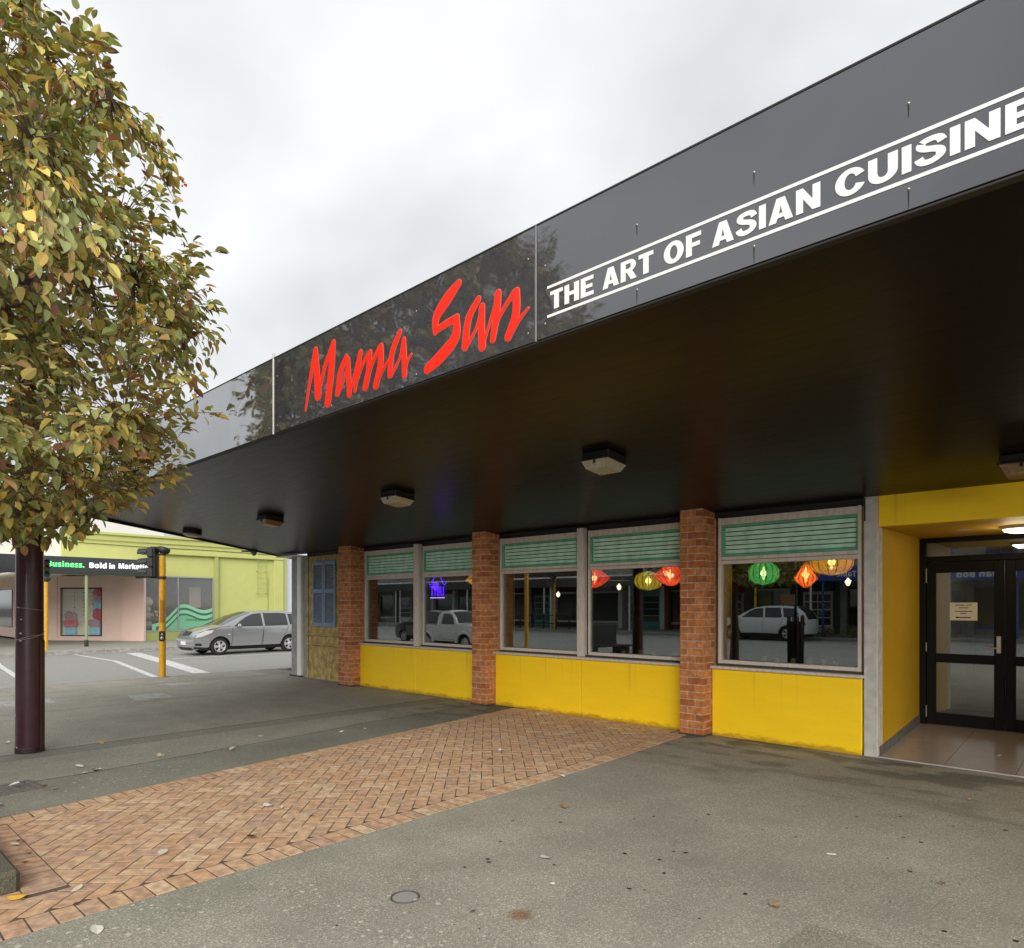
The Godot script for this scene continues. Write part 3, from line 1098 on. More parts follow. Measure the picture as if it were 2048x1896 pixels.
func bay_window(x0: float, x1: float, alu: Material, mint: Material, green: Material, left_stile: bool, right_stile: bool) -> void:
	var f := MB.new()
	var e := 0.038
	if left_stile:
		f.bx(x0, x0 + e, 0.885, 2.68, -0.06, 0.03, 0.004)
	else:
		f.bx(x0, x0 + 0.03, 0.885, 2.68, -0.06, 0.012, 0.004)
	f.bx(x1 - (e if right_stile else 0.02), x1, 0.885, 2.68, -0.06, 0.03, 0.004)
	f.bx(x0 + e, x1 - 0.02, 0.887, 0.932, -0.06, 0.032, 0.004)            # bottom rail
	f.bx(x0 + e, x1 - 0.02, 2.108, 2.152, -0.06, 0.032, 0.004)            # transom in two steps
	f.bx(x0 + e, x1 - 0.02, 2.156, 2.200, -0.06, 0.022, 0.004)
	f.bx(x0 + e, x1 - 0.02, 2.590, 2.674, -0.06, 0.028, 0.004)            # head
	var w := put("window", f, alu, house)
	var g := MB.new()
	g.bx(x0 + 0.02, x1 - 0.015, 0.91, 2.13, -0.046, -0.040)
	put("pane", g, glass("window_glass", 0.0, true), w)
	for zz in [-0.026]:
		g = MB.new()
		g.bx(x0 + 0.02, x1 - 0.015, 0.91, 2.13, zz, zz + 0.006)
		put("pane", g, glass("window_glass", 0.0, true), w)
	# louvred vent above
	var v := MB.new()
	var a := x0 + e + 0.004
	var b := x1 - 0.024
	v.bx(a, a + 0.032, 2.202, 2.588, -0.05, 0.012, 0.003)
	v.bx(b - 0.032, b, 2.202, 2.588, -0.05, 0.012, 0.003)
	v.bx(a + 0.032, b - 0.032, 2.202, 2.232, -0.05, 0.012, 0.003)
	v.bx(a + 0.032, b - 0.032, 2.558, 2.588, -0.05, 0.012, 0.003)
	put("louvre_frame", v, green, w)
	for k in 6:
		var s := MB.new()
		var y := 2.232 + (k + 0.5) * 0.0543
		s.xf = Transform3D(Basis(Vector3.RIGHT, -1.2), Vector3((a + b) / 2, y, -0.018))
		s.box(Vector3.ZERO, Vector3(b - a - 0.066, 0.008, 0.046), 0.002)
		put("louvre_slat", s, mint, w)
	boxpart("louvre_back", a + 0.032, b - 0.032, 2.232, 2.558, -0.075, -0.06, mat("black_paint", lin(0.012, 0.011, 0.010), 0.6), w, 0.0)


# ---------------------------------------------------------------- the canopy over the footpath
func build_canopy() -> void:
	var dark := mat("soffit_paint", lin(0.007, 0.0045, 0.003), 0.33, {"spec": 0.28, "rough_tex": noise("soffit_rough", FastNoiseLite.TYPE_SIMPLEX_SMOOTH, 0.02, 4, 0.82, 1.0, 51), "scale": Vector3(0.25, 1.0, 1.4)})
	var n := 24
	for k in n:
		var z0 := FRONT * k / n + 0.0004
		var z1 := FRONT * (k + 1) / n - 0.0004
		var b := MB.new()
		var y0 := soffit(z0)
		var y1 := soffit(z1)
		var c := 0.001
		var xs := [end_x(z0), end_x(z1)]
		b.quado(Vector3(xs[0], y0, z0 + c), Vector3(4.5, y0, z0 + c), Vector3(4.5, y1, z1 - c), Vector3(xs[1], y1, z1 - c), Vector3.DOWN)
		b.quado(Vector3(xs[0], y0, z0 + c), Vector3(4.5, y0, z0 + c), Vector3(4.5, y0 + c, z0), Vector3(xs[0], y0 + c, z0), Vector3(0, -1, -1))
		b.quado(Vector3(xs[1], y1, z1 - c), Vector3(4.5, y1, z1 - c), Vector3(4.5, y1 + c, z1), Vector3(xs[1], y1 + c, z1), Vector3(0, -1, 1))
		b.quado(Vector3(xs[0], y0 + c, z0), Vector3(4.5, y0 + c, z0), Vector3(4.5, y0 + 0.02, z0), Vector3(xs[0], y0 + 0.02, z0), Vector3(0, 0, -1))
		b.quado(Vector3(xs[1], y1 + c, z1), Vector3(4.5, y1 + c, z1), Vector3(4.5, y1 + 0.02, z1), Vector3(xs[1], y1 + 0.02, z1), Vector3(0, 0, 1))
		put("soffit_board", b, dark, house)
	# sealed space above the boards
	var tar := mat("roof_felt", lin(0.06, 0.06, 0.06), 0.9)
	var r := MB.new()
	r.quado(Vector3(end_x(0), 2.80, -0.014), Vector3(4.5, 2.80, -0.014), Vector3(4.5, 3.29, FRONT - 0.03), Vector3(end_x(FRONT), 3.29, FRONT - 0.03), Vector3.UP)
	r.quado(Vector3(end_x(0), 3.45, -0.1), Vector3(4.5, 3.45, -0.1), Vector3(4.5, 3.62, FRONT - 0.03), Vector3(end_x(FRONT) + 0.02, 3.62, FRONT - 0.03), Vector3.UP)
	put("canopy_roof", r, tar, house)
	# fascia: three sheets of glossy black panel, with aluminium joints
	var gloss := mat("gloss_black", lin(0.048, 0.050, 0.059), 0.03, {"spec": 1.0, "coat": 1.0, "coat_rough": 0.012, "bump": tex["swell"], "bump_cm": 0.5, "scale": 0.35})
	var xs := [end_x(FRONT), -6.115, -2.775, 4.5]
	var sheets := []
	for k in 3:
		var b := MB.new()
		b.bx(xs[k] + 0.008, xs[k + 1] - 0.008, 3.253, 3.972, FRONT - 0.02, FRONT, 0.003)
		sheets.append(put("fascia_panel", b, mat("gloss_silver", lin(0.34, 0.35, 0.36), 0.03, {"metal": 0.75, "spec": 1.0, "coat": 1.0, "coat_rough": 0.012, "bump": tex["swell"], "bump_cm": 0.5, "scale": 0.35}) if k == 0 else gloss, house))
	var trim := mat("bright_trim", lin(0.60, 0.60, 0.58), 0.4, {"metal": 0.3})
	var trim2 := mat("dull_trim", lin(0.13, 0.13, 0.14), 0.4, {"metal": 0.3})
	boxpart("joint_strip", -6.122, -6.106, 3.245, 4.03, FRONT - 0.02, FRONT + 0.008, trim, house, 0.003)
	boxpart("joint_strip", -2.782, -2.768, 3.247, 3.978, FRONT - 0.02, FRONT + 0.006, trim2, house, 0.003)
	boxpart("fascia_cap", xs[0], 4.5, 3.974, 3.985, FRONT - 0.09, FRONT + 0.004, mat("cap_dark", lin(0.06, 0.06, 0.063), 0.4), house, 0.004)
	boxpart("drip_edge", xs[0], 4.5, 3.238, 3.250, FRONT - 0.05, FRONT - 0.002, mat("black_paint", lin(0.012, 0.011, 0.010), 0.6), house, 0.002)
	# end fascia, along the side street
	var e := MB.new()
	var p0 := Vector3(end_x(FRONT) - 0.004, 0, FRONT)
	var p1 := Vector3(end_x(0) - 0.004, 0, -0.4)
	var out := Vector3(-1, 0, 0.2)
	e.quado(p0 + Vector3.UP * 3.20, p1 + Vector3.UP * 2.69, p1 + Vector3.UP * 3.62, p0 + Vector3.UP * 3.972, out)
	e.quado(p0 + Vector3(0.04, 3.20, 0), p1 + Vector3(0.04, 2.69, 0), p1 + Vector3(0, 2.69, 0), p0 + Vector3(0, 3.20, 0), Vector3.DOWN)
	e.quado(p0 + Vector3(0.04, 3.20, 0), p1 + Vector3(0.04, 2.69, 0), p1 + Vector3(0.04, 2.80, 0), p0 + Vector3(0.04, 3.30, 0), -out)
	put("end_fascia", e, mat("black_paint", lin(0.012, 0.011, 0.010), 0.6), house)
	# rivets and the dirt that has run from them
	var steel := mat("rivet_steel", lin(0.35, 0.35, 0.35), 0.4, {"metal": 0.8})
	var run := mat("run_dirt", lin(0.012, 0.012, 0.012), 0.8)
	var spots := []
	for k in 10:
		spots.append([-2.70 + 0.662 * k, 3.70, k > 0])
		spots.append([-2.70 + 0.662 * k, 3.342, k > 0])
	for x in [-2.84, -3.95, -5.1, -6.04]:
		spots.append([x, 3.79, false])
		spots.append([x, 3.32, false])
	for x in [-6.2, -8.6, -11.0, -13.3]:
		spots.append([x, 3.80, false])
		spots.append([x, 3.32, false])
	for s in spots:
		var k := 0 if s[0] < -6.12 else (1 if s[0] < -2.78 else 2)
		var b := MB.new()
		b.xf = Transform3D(Basis(Vector3.RIGHT, PI / 2), Vector3(s[0], s[1], FRONT))
		b.lathe([Vector2(0.007, 0.0), Vector2(0.006, 0.002), Vector2(0.004, 0.004), Vector2(0.0, 0.005)], Vector3.ZERO, 12)
		put("rivet", b, steel, sheets[k])
		if s[2]:
			var d := MB.new()
			var l := 0.085 if s[1] < 3.5 else 0.06
			d.quad(Vector3(s[0] - 0.001, s[1] - l, FRONT + 0.0012), Vector3(s[0] + 0.001, s[1] - l, FRONT + 0.0012), Vector3(s[0] + 0.0032, s[1] - 0.008, FRONT + 0.0012), Vector3(s[0] - 0.0032, s[1] - 0.008, FRONT + 0.0012))
			put("dirt_run", d, run, sheets[k])
	# white lettering between two white lines
	var white := mat("white_vinyl", lin(0.80, 0.81, 0.80), 0.45)
	boxpart("sign_line", -2.68, 1.6, 3.548, 3.564, FRONT + 0.0005, FRONT + 0.003, white, sheets[2], 0.0)
	boxpart("sign_line", -2.68, 1.6, 3.370, 3.386, FRONT + 0.0005, FRONT + 0.003, white, sheets[2], 0.0)
	for wd in [["THE", -2.655, 0.325], ["ART", -2.265, 0.332], ["OF", -1.868, 0.215], ["ASIAN", -1.592, 0.525], ["CUISINE", -1.003, 0.715]]:
		block_word("lettering", wd[0], 0.113, wd[2], white, sheets[2], Vector3(wd[1], 3.410, FRONT + 0.001), 0.003)
	# the red brush script
	script_sign(sheets[1])
	# lamps under the canopy
	var lab := ["flat round canopy light nearest the side street, on the soffit", "black canopy light with amber diffuser, second from the side street", "square canopy light with grey glass diffuser above the first window bay", "largest-looking canopy light, pale glass diffuser, above the second window bay", "canopy light beside the yellow entrance, cut by the right edge of the picture"]
	var lx := [-13.25, -10.2, -6.9, -3.73, -0.72]
	for i in 5:
		canopy_light(lx[i], 2.61 if i < 4 else 0.85, lab[i], i)


func canopy_light(x: float, z: float, label: String, i: int) -> void:
	var y := soffit(z)
	var t := thing("canopy_light", label, "light", Vector3(x, y, z), 0.0, "lights under the canopy")
	t.rotation.x = -atan(0.107)
	var hb := MB.new()
	var bm := mat("lamp_black", lin(0.010, 0.010, 0.010), 0.5)
	var dm := mat("lamp_glass_%d" % (1 if i == 1 or i == 4 else 0), lin(0.30, 0.18, 0.07) if i == 1 or i == 4 else lin(0.52, 0.48, 0.36), 0.35, {"tex": tex["dirt"], "scale": 3.0})
	if i == 0:
		hb.lathe([Vector2(0.17, 0.0), Vector2(0.17, -0.075), Vector2(0.14, -0.075)], Vector3.ZERO, 24, false)
		put("housing", hb, bm, t)
		var d := MB.new()
		d.lathe([Vector2(0.155, -0.075), Vector2(0.15, -0.10), Vector2(0.10, -0.118), Vector2(0.0, -0.122)], Vector3.ZERO, 24)
		put("diffuser", d, dm, t)
		return
	hb.box(Vector3(0, -0.035, 0), Vector3(0.31, 0.07, 0.31), 0.012)
	hb.box(Vector3(0, -0.078, 0), Vector3(0.33, 0.016, 0.33), 0.006)
	put("housing", hb, bm, t)
	var d := MB.new()
	var a := 0.152
	var b := 0.115
	var y0 := -0.087
	var y1 := -0.155
	for s in [Vector3(1, 0, 0), Vector3(-1, 0, 0), Vector3(0, 0, 1), Vector3(0, 0, -1)]:
		var w := Vector3.UP.cross(s)
		d.quado(s * a - w * a + Vector3.UP * y0, s * a + w * a + Vector3.UP * y0, s * b + w * b + Vector3.UP * y1, s * b - w * b + Vector3.UP * y1, s)
	d.quado(Vector3(-b, y1, -b), Vector3(b, y1, -b), Vector3(b, y1, b), Vector3(-b, y1, b), Vector3.DOWN)
	put("diffuser", d, dm, t)
	var c := MB.new()
	c.box(Vector3(0.0, -0.10, 0.150), Vector3(0.02, 0.04, 0.012), 0.002)
	put("clip", c, bm, t)


# one brush stroke: (x, y, breadth) along its middle
func brush(a: Array, parent: Node3D, layer: int) -> void:
	var pts := []
	var n := a.size() / 3
	for i in n - 1:
		for k in 7:
			var t := k / 7.0
			var p := []
			for j in [maxi(i - 1, 0), i, i + 1, mini(i + 2, n - 1)]:
				p.append(Vector3(a[j * 3], a[j * 3 + 1], a[j * 3 + 2]))
			pts.append(p[1].cubic_interpolate(p[2], p[0], p[3], t))
	pts.append(Vector3(a[n * 3 - 3], a[n * 3 - 2], a[n * 3 - 1]))
	for edge in 2:
		var grow := 0.006 if edge == 0 else 0.0
		var left := PackedVector2Array()
		var right := PackedVector2Array()
		for i in pts.size():
			var p := Vector2(pts[i].x, pts[i].y)
			var d := Vector2(pts[mini(i + 1, pts.size() - 1)].x - pts[maxi(i - 1, 0)].x, pts[mini(i + 1, pts.size() - 1)].y - pts[maxi(i - 1, 0)].y).normalized()
			var s := Vector2(-d.y, d.x)
			var h: float = pts[i].z / 2.0 + grow
			# rounded ends
			if i == 0 or i == pts.size() - 1:
				var o := -d if i == 0 else d
				var arc := PackedVector2Array()
				for k in 7:
					var th := PI * (k + 0.5) / 7.0
					arc.append(p + (s * cos(th) + o * sin(th)) * h)
				if i == 0:
					arc.reverse()
					for q in arc: left.append(q)
				else:
					left.append(p + s * h)
					right.append(p - s * h)
					for q in arc: left.append(q)
					continue
			left.append(p + s * h)
			right.append(p - s * h)
		right.reverse()
		var poly := left.duplicate()
		poly.append_array(right)
		var pieces := Geometry2D.merge_polygons(poly, PackedVector2Array())
		var b := MB.new()
		var z := FRONT + (0.0012 + layer * 0.0001 if edge == 0 else 0.004 + layer * 0.0005)
		for piece in pieces:
			if not Geometry2D.is_polygon_clockwise(piece) and piece.size() > 2:
				b.prism(piece, Vector3(0, 0, z), Vector3.RIGHT, Vector3.UP, 0.001, false)
		if edge == 0:
			put("stroke_outline", b, mat("red_outline", lin(0.70, 0.13, 0.10), 0.45), parent)
		else:
			put("brush_stroke", b, mat("red_vinyl", lin(0.84, 0.022, 0.008), 0.42), parent)


func script_sign(sheet: Node3D) -> void:
	var strokes := [[-5.521, 3.362, 0.023, -5.461, 3.564, 0.041, -5.402, 3.726, 0.055, -5.355, 3.857, 0.062], [-5.351, 3.856, 0.062, -5.337, 3.71, 0.083, -5.309, 3.456, 0.101],
		[-5.268, 3.521, 0.036, -5.2, 3.677, 0.049, -5.067, 3.843, 0.059], [-5.067, 3.843, 0.065, -5.102, 3.605, 0.089, -5.155, 3.357, 0.087]]
	for k in strokes.size():
		brush(strokes[k], sheet, k)
	strokes = [[-4.872, 3.68, 0.044, -4.957, 3.57, 0.068, -5.006, 3.409, 0.06], [-4.992, 3.392, 0.032, -4.896, 3.51, 0.02, -4.852, 3.62, 0.026], [-4.847, 3.645, 0.055, -4.834, 3.495, 0.061, -4.826, 3.359, 0.058],
		[-4.818, 3.363, 0.022, -4.765, 3.468, 0.022, -4.689, 3.634, 0.034], [-4.665, 3.663, 0.049, -4.705, 3.535, 0.056, -4.745, 3.371, 0.034], [-4.729, 3.414, 0.022, -4.639, 3.553, 0.034, -4.533, 3.629, 0.042],
		[-4.533, 3.629, 0.051, -4.552, 3.487, 0.063, -4.598, 3.368, 0.066], [-4.579, 3.392, 0.022, -4.495, 3.541, 0.033, -4.398, 3.639, 0.043], [-4.386, 3.638, 0.055, -4.39, 3.504, 0.063, -4.453, 3.347, 0.065],
		[-4.438, 3.355, 0.02, -4.355, 3.452, 0.023, -4.292, 3.502, 0.02]]
	for k in strokes.size():
		brush(strokes[k], sheet, k + 1)
	strokes = [[-4.147, 3.686, 0.044, -4.243, 3.554, 0.058, -4.272, 3.393, 0.052], [-4.258, 3.38, 0.028, -4.152, 3.485, 0.018, -4.112, 3.60, 0.024], [-4.099, 3.614, 0.045, -4.092, 3.474, 0.055, -4.089, 3.346, 0.05], [-4.082, 3.365, 0.022, -4.057, 3.439, 0.024, -4.006, 3.482, 0.016]]
	for k in strokes.size():
		brush(strokes[k], sheet, k)
	strokes = [[-3.484, 3.845, 0.051, -3.597, 3.778, 0.09, -3.718, 3.684, 0.075, -3.733, 3.577, 0.044], [-3.729, 3.581, 0.041, -3.619, 3.6, 0.049, -3.504, 3.61, 0.052], [-3.507, 3.605, 0.05, -3.519, 3.479, 0.081, -3.664, 3.388, 0.092, -3.822, 3.33, 0.069]]
	for k in strokes.size():
		brush(strokes[k], sheet, k)
	strokes = [[-3.288, 3.673, 0.044, -3.386, 3.566, 0.058, -3.42, 3.389, 0.058], [-3.41, 3.382, 0.028, -3.308, 3.482, 0.018, -3.26, 3.60, 0.024], [-3.253, 3.61, 0.051, -3.258, 3.474, 0.057, -3.25, 3.345, 0.061], [-3.236, 3.355, 0.016, -3.196, 3.448, 0.016, -3.131, 3.578, 0.025],
		[-3.102, 3.652, 0.054, -3.118, 3.509, 0.059, -3.15, 3.365, 0.044], [-3.16, 3.4, 0.016, -3.067, 3.522, 0.026, -2.954, 3.619, 0.033], [-2.939, 3.612, 0.054, -2.942, 3.476, 0.059, -3.009, 3.345, 0.058], [-2.996, 3.337, 0.022, -2.917, 3.424, 0.024, -2.836, 3.478, 0.011]]
	for k in strokes.size():
		brush(strokes[k], sheet, k)


# ---------------------------------------------------------------- the recessed entrance
func build_entrance() -> void:
	var yellow: Material = mats["yellow_paint"]
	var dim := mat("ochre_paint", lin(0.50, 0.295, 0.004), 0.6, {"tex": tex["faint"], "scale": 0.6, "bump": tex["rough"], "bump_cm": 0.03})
	boxpart("entrance_header", -2.034, 0.3, 2.432, 2.79, -0.12, 0.045, yellow, house, 0.006)
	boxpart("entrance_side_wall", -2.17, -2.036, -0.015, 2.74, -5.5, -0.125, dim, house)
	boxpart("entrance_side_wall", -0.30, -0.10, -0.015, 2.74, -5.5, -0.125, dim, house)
	boxpart("front_wall", -0.30, 6.0, -0.015, 3.14, -0.12, 0.03, yellow, house)
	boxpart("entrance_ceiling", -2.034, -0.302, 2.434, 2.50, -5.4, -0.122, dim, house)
	var peel := MB.new()
	for s in [[-1.42, -0.95, 0.09, 0.03], [-1.18, -0.94, 0.06, 0.02]]:
		var pts := []
		for i in 14:
			var a := TAU * i / 14
			pts.append(Vector3(s[0] + cos(a) * s[2] * rng.randf_range(0.7, 1.15), 2.4325, s[1] + sin(a) * s[2] * 0.9 * rng.randf_range(0.6, 1.2)))
		for i in 14:
			peel.trio(Vector3(s[0], 2.4325, s[1]), pts[i], pts[(i + 1) % 14], Vector3.DOWN)
	put("peeled_patch", peel, mat("bare_plaster", lin(0.55, 0.50, 0.42), 0.9), house)
	var skirt := mat("skirting", lin(0.16, 0.15, 0.13), 0.8, {"tex": tex["dirt"], "scale": 1.0})
	var sk := MB.new()
	sk.quado(Vector3(-2.028, 0.0, 0.0), Vector3(-2.028, 0.13, -1.76), Vector3(-2.028, 0.24, -1.76), Vector3(-2.028, 0.10, 0.0), Vector3.RIGHT)
	sk.quado(Vector3(-2.036, 0.24, -1.76), Vector3(-2.028, 0.24, -1.76), Vector3(-2.028, 0.10, 0.0), Vector3(-2.036, 0.10, 0.0), Vector3.UP)
	put("skirting", sk, skirt, house)
	# ramped tile floor
	var tm := mat("floor_tile", lin(0.36, 0.30, 0.245), 0.2, {"tex": tex["faint"], "scale": 0.9, "rough_tex": tex["soft"], "spec": 0.6})
	var fl := MB.new()
	fl.quado(Vector3(-2.03, -0.01, 0.06), Vector3(-0.30, -0.01, 0.06), Vector3(-0.30, 0.126, -1.9), Vector3(-2.03, 0.126, -1.9), Vector3.UP)
	fl.quado(Vector3(-2.03, 0.126, -1.9), Vector3(-0.30, 0.126, -1.9), Vector3(-0.30, 0.126, -5.4), Vector3(-2.03, 0.126, -5.4), Vector3.UP)
	var floor_ := struct("entrance_floor", fl, mat("grout", lin(0.07, 0.06, 0.05), 0.8))
	for i in 3:
		for k in 4:
			var x0 := -2.026 + i * 0.58
			var z0 := 0.02 - k * 0.46
			var x1 := minf(x0 + 0.575, -0.302)
			var z1 := maxf(z0 - 0.455, -1.78)
			var b := MB.new()
			var lift := 0.006
			var ya := 0.0 + (0.05 - z0) * 0.0695 - 0.004 + lift
			var yb := 0.0 + (0.05 - z1) * 0.0695 - 0.004 + lift
			b.quado(Vector3(x0, ya, z0), Vector3(x1, ya, z0), Vector3(x1, yb, z1), Vector3(x0, yb, z1), Vector3.UP)
			for q in [[Vector3(x0, ya, z0), Vector3(x1, ya, z0), Vector3(0, 0, 1)], [Vector3(x0, yb, z1), Vector3(x1, yb, z1), Vector3(0, 0, -1)], [Vector3(x0, ya, z0), Vector3(x0, yb, z1), Vector3(-1, 0, 0)], [Vector3(x1, ya, z0), Vector3(x1, yb, z1), Vector3(1, 0, 0)]]:
				b.quado(q[0], q[1], q[1] + Vector3.DOWN * 0.01, q[0] + Vector3.DOWN * 0.01, q[2])
			put("floor_tile", b, tm, floor_)
	boxpart("threshold_strip", -2.03, -0.302, -0.01, 0.008, 0.035, 0.062, mat("bright_trim", lin(0.60, 0.60, 0.58), 0.4, {"metal": 0.3}), floor_, 0.003)
	# the door frame with its glazed transom
	var ebony := mat("door_black", lin(0.007, 0.007, 0.007), 0.6, {"spec": 0.3})
	var z := -1.8
	var fr := MB.new()
	fr.bx(-2.034, -1.965, 0.126, 2.43, z - 0.06, z + 0.04, 0.004)
	fr.bx(-0.37, -0.302, 0.126, 2.43, z - 0.06, z + 0.04, 0.004)
	fr.bx(-1.965, -0.37, 2.375, 2.43, z - 0.06, z + 0.04, 0.004)
	fr.bx(-1.965, -0.37, 2.135, 2.205, z - 0.06, z + 0.04, 0.004)
	put("door_frame", fr, ebony, house)
	var tr := MB.new()
	tr.bx(-1.965, -0.37, 2.205, 2.375, z - 0.012, z - 0.004)
	put("transom_pane", tr, glass("door_glass", 0.0, true), house)
	for d in [[-1.960, -1.172, false], [-1.164, -0.374, true]]:
		var b := MB.new()
		var x0: float = d[0]
		var x1: float = d[1]
		b.bx(x0, x0 + 0.10, 0.14, 2.13, z - 0.025, z + 0.02, 0.004)
		b.bx(x1 - 0.10, x1, 0.14, 2.13, z - 0.025, z + 0.02, 0.004)
		b.bx(x0 + 0.10, x1 - 0.10, 2.00, 2.13, z - 0.025, z + 0.02, 0.004)
		b.bx(x0 + 0.10, x1 - 0.10, 0.90, 1.01, z - 0.025, z + 0.02, 0.004)
		b.bx(x0 + 0.10, x1 - 0.10, 0.14, 0.28, z - 0.025, z + 0.02, 0.004)
		var door := put("door", b, ebony, house)
		for y in [[0.28, 0.90], [1.01, 2.00]]:
			for zz in [-0.018, 0.002]:
				var g := MB.new()
				g.bx(x0 + 0.10, x1 - 0.10, y[0], y[1], z + zz, z + zz + 0.006)
				put("pane", g, glass("door_glass", 0.0, true), door)
		if not d[2]:
			var chrome := mat("chrome", lin(0.62, 0.60, 0.56), 0.3, {"metal": 0.6})
			var hd := MB.new()
			hd.bx(x1 - 0.075, x1 - 0.03, 1.04, 1.24, z + 0.021, z + 0.032, 0.004)
			hd.path([Vector3(x1 - 0.052, 1.10, z + 0.03), Vector3(x1 - 0.052, 1.10, z + 0.075), Vector3(x1 - 0.19, 1.10, z + 0.075)], 0.009, 10)
			put("handle", hd, chrome, door)
			for y in [[0.22, 0.36], [1.03, 1.14], [1.88, 2.06]]:
				boxpart("hinge", x0 - 0.012, x0 + 0.004, y[0], y[1], z + 0.021, z + 0.036, chrome, door, 0.002)
	# what hangs in the entrance
	var pap := mat("paper", lin(0.72, 0.68, 0.56), 0.8)
	var ink := mat("ink", lin(0.03, 0.03, 0.03), 0.8)
	var nt := thing("paper_notice", "cream paper notice with black arrow taped inside the glass entrance door", "notice", Vector3(-1.575, 1.42, z + 0.010))
	boxpart("sheet", -0.14, 0.14, 0.0, 0.215, 0.0, 0.0015, pap, nt, 0.0)
	word("lettering", "MAMA SAN", 0.018, 0.16, ink, nt, Transform3D(Basis.IDENTITY, Vector3(-0.08, 0.175, 0.0022)), 700, 0.0, 0.0008)
	for l in [[0.10, 0.147], [0.18, 0.105], [0.06, 0.08]]:
		boxpart("line_of_print", -l[0] / 2, l[0] / 2, l[1], l[1] + 0.009, 0.0016, 0.0022, ink, nt, 0.0)
	var ar := MB.new()
	ar.prism(pv([-0.085, 0.035, -0.06, 0.02, -0.06, 0.029, 0.075, 0.029, 0.075, 0.041, -0.06, 0.041, -0.06, 0.05]), Vector3(0, 0, 0.0016), Vector3.RIGHT, Vector3.UP, 0.0006)
	put("arrow", ar, ink, nt)
	var lt := thing("entrance_ceiling_light", "lit round white ceiling light in the yellow entrance", "ceiling light", Vector3(-0.93, 2.434, -0.9))
	var rim := MB.new()
	rim.lathe([Vector2(0.17, 0.0), Vector2(0.175, -0.02), Vector2(0.155, -0.035)], Vector3.ZERO, 28)
	put("rim", rim, mat("lamp_rim", lin(0.55, 0.50, 0.42), 0.5), lt)
	var df := MB.new()
	df.lathe([Vector2(0.155, -0.03), Vector2(0.14, -0.055), Vector2(0.08, -0.072), Vector2(0.0, -0.076)], Vector3.ZERO, 28)
	put("lamp_diffuser", df, mat("lit_diffuser", lin(0.9, 0.88, 0.8), 0.4, {"glow": Color(1.0, 0.95, 0.78), "power": 1.6}), lt)
	omni(lt, Vector3(0, -0.16, 0), Color(1.0, 0.93, 0.74), 0.07, 0.14)
	# strip light far inside the lobby, seen through the transom
	var st := thing("lobby_ceiling_light", "white strip light inside the lobby, seen through the transom glass", "ceiling light", Vector3(-0.85, 2.43, -3.4))
	boxpart("housing", -0.42, 0.42, -0.03, 0.0, -0.3, 0.3, mat("lamp_rim", lin(0.55, 0.50, 0.42), 0.5), st)
	boxpart("lamp_diffuser", -0.40, 0.40, -0.045, -0.031, -0.28, 0.28, mat("lit_strip", lin(0.9, 0.9, 0.9), 0.4, {"glow": Color(0.92, 0.97, 1.0), "power": 1.2}), st)
	omni(st, Vector3(0, -0.2, 0), Color(0.95, 0.97, 1.0), 0.06, 0.2)
	var lob := mat("lobby_wall", lin(0.24, 0.20, 0.15), 0.8)
	boxpart("lobby_wall", -2.034, -0.302, 0.126, 2.43, -5.45, -5.38, lob, house)
	boxpart("lobby_lining", -2.034, -2.02, 0.126, 2.43, -5.37, -1.87, lob, house)


func omni(parent: Node3D, at: Vector3, c: Color, energy: float, size: float) -> void:
	var l := OmniLight3D.new()
	l.name = "lamp_light"
	parent.add_child(l, true)
	l.position = at
	l.light_color = c
	l.light_energy = energy
	l.light_size = size
	l.omni_range = 14.0
	l.omni_attenuation = 2.0
	l.shadow_enabled = true


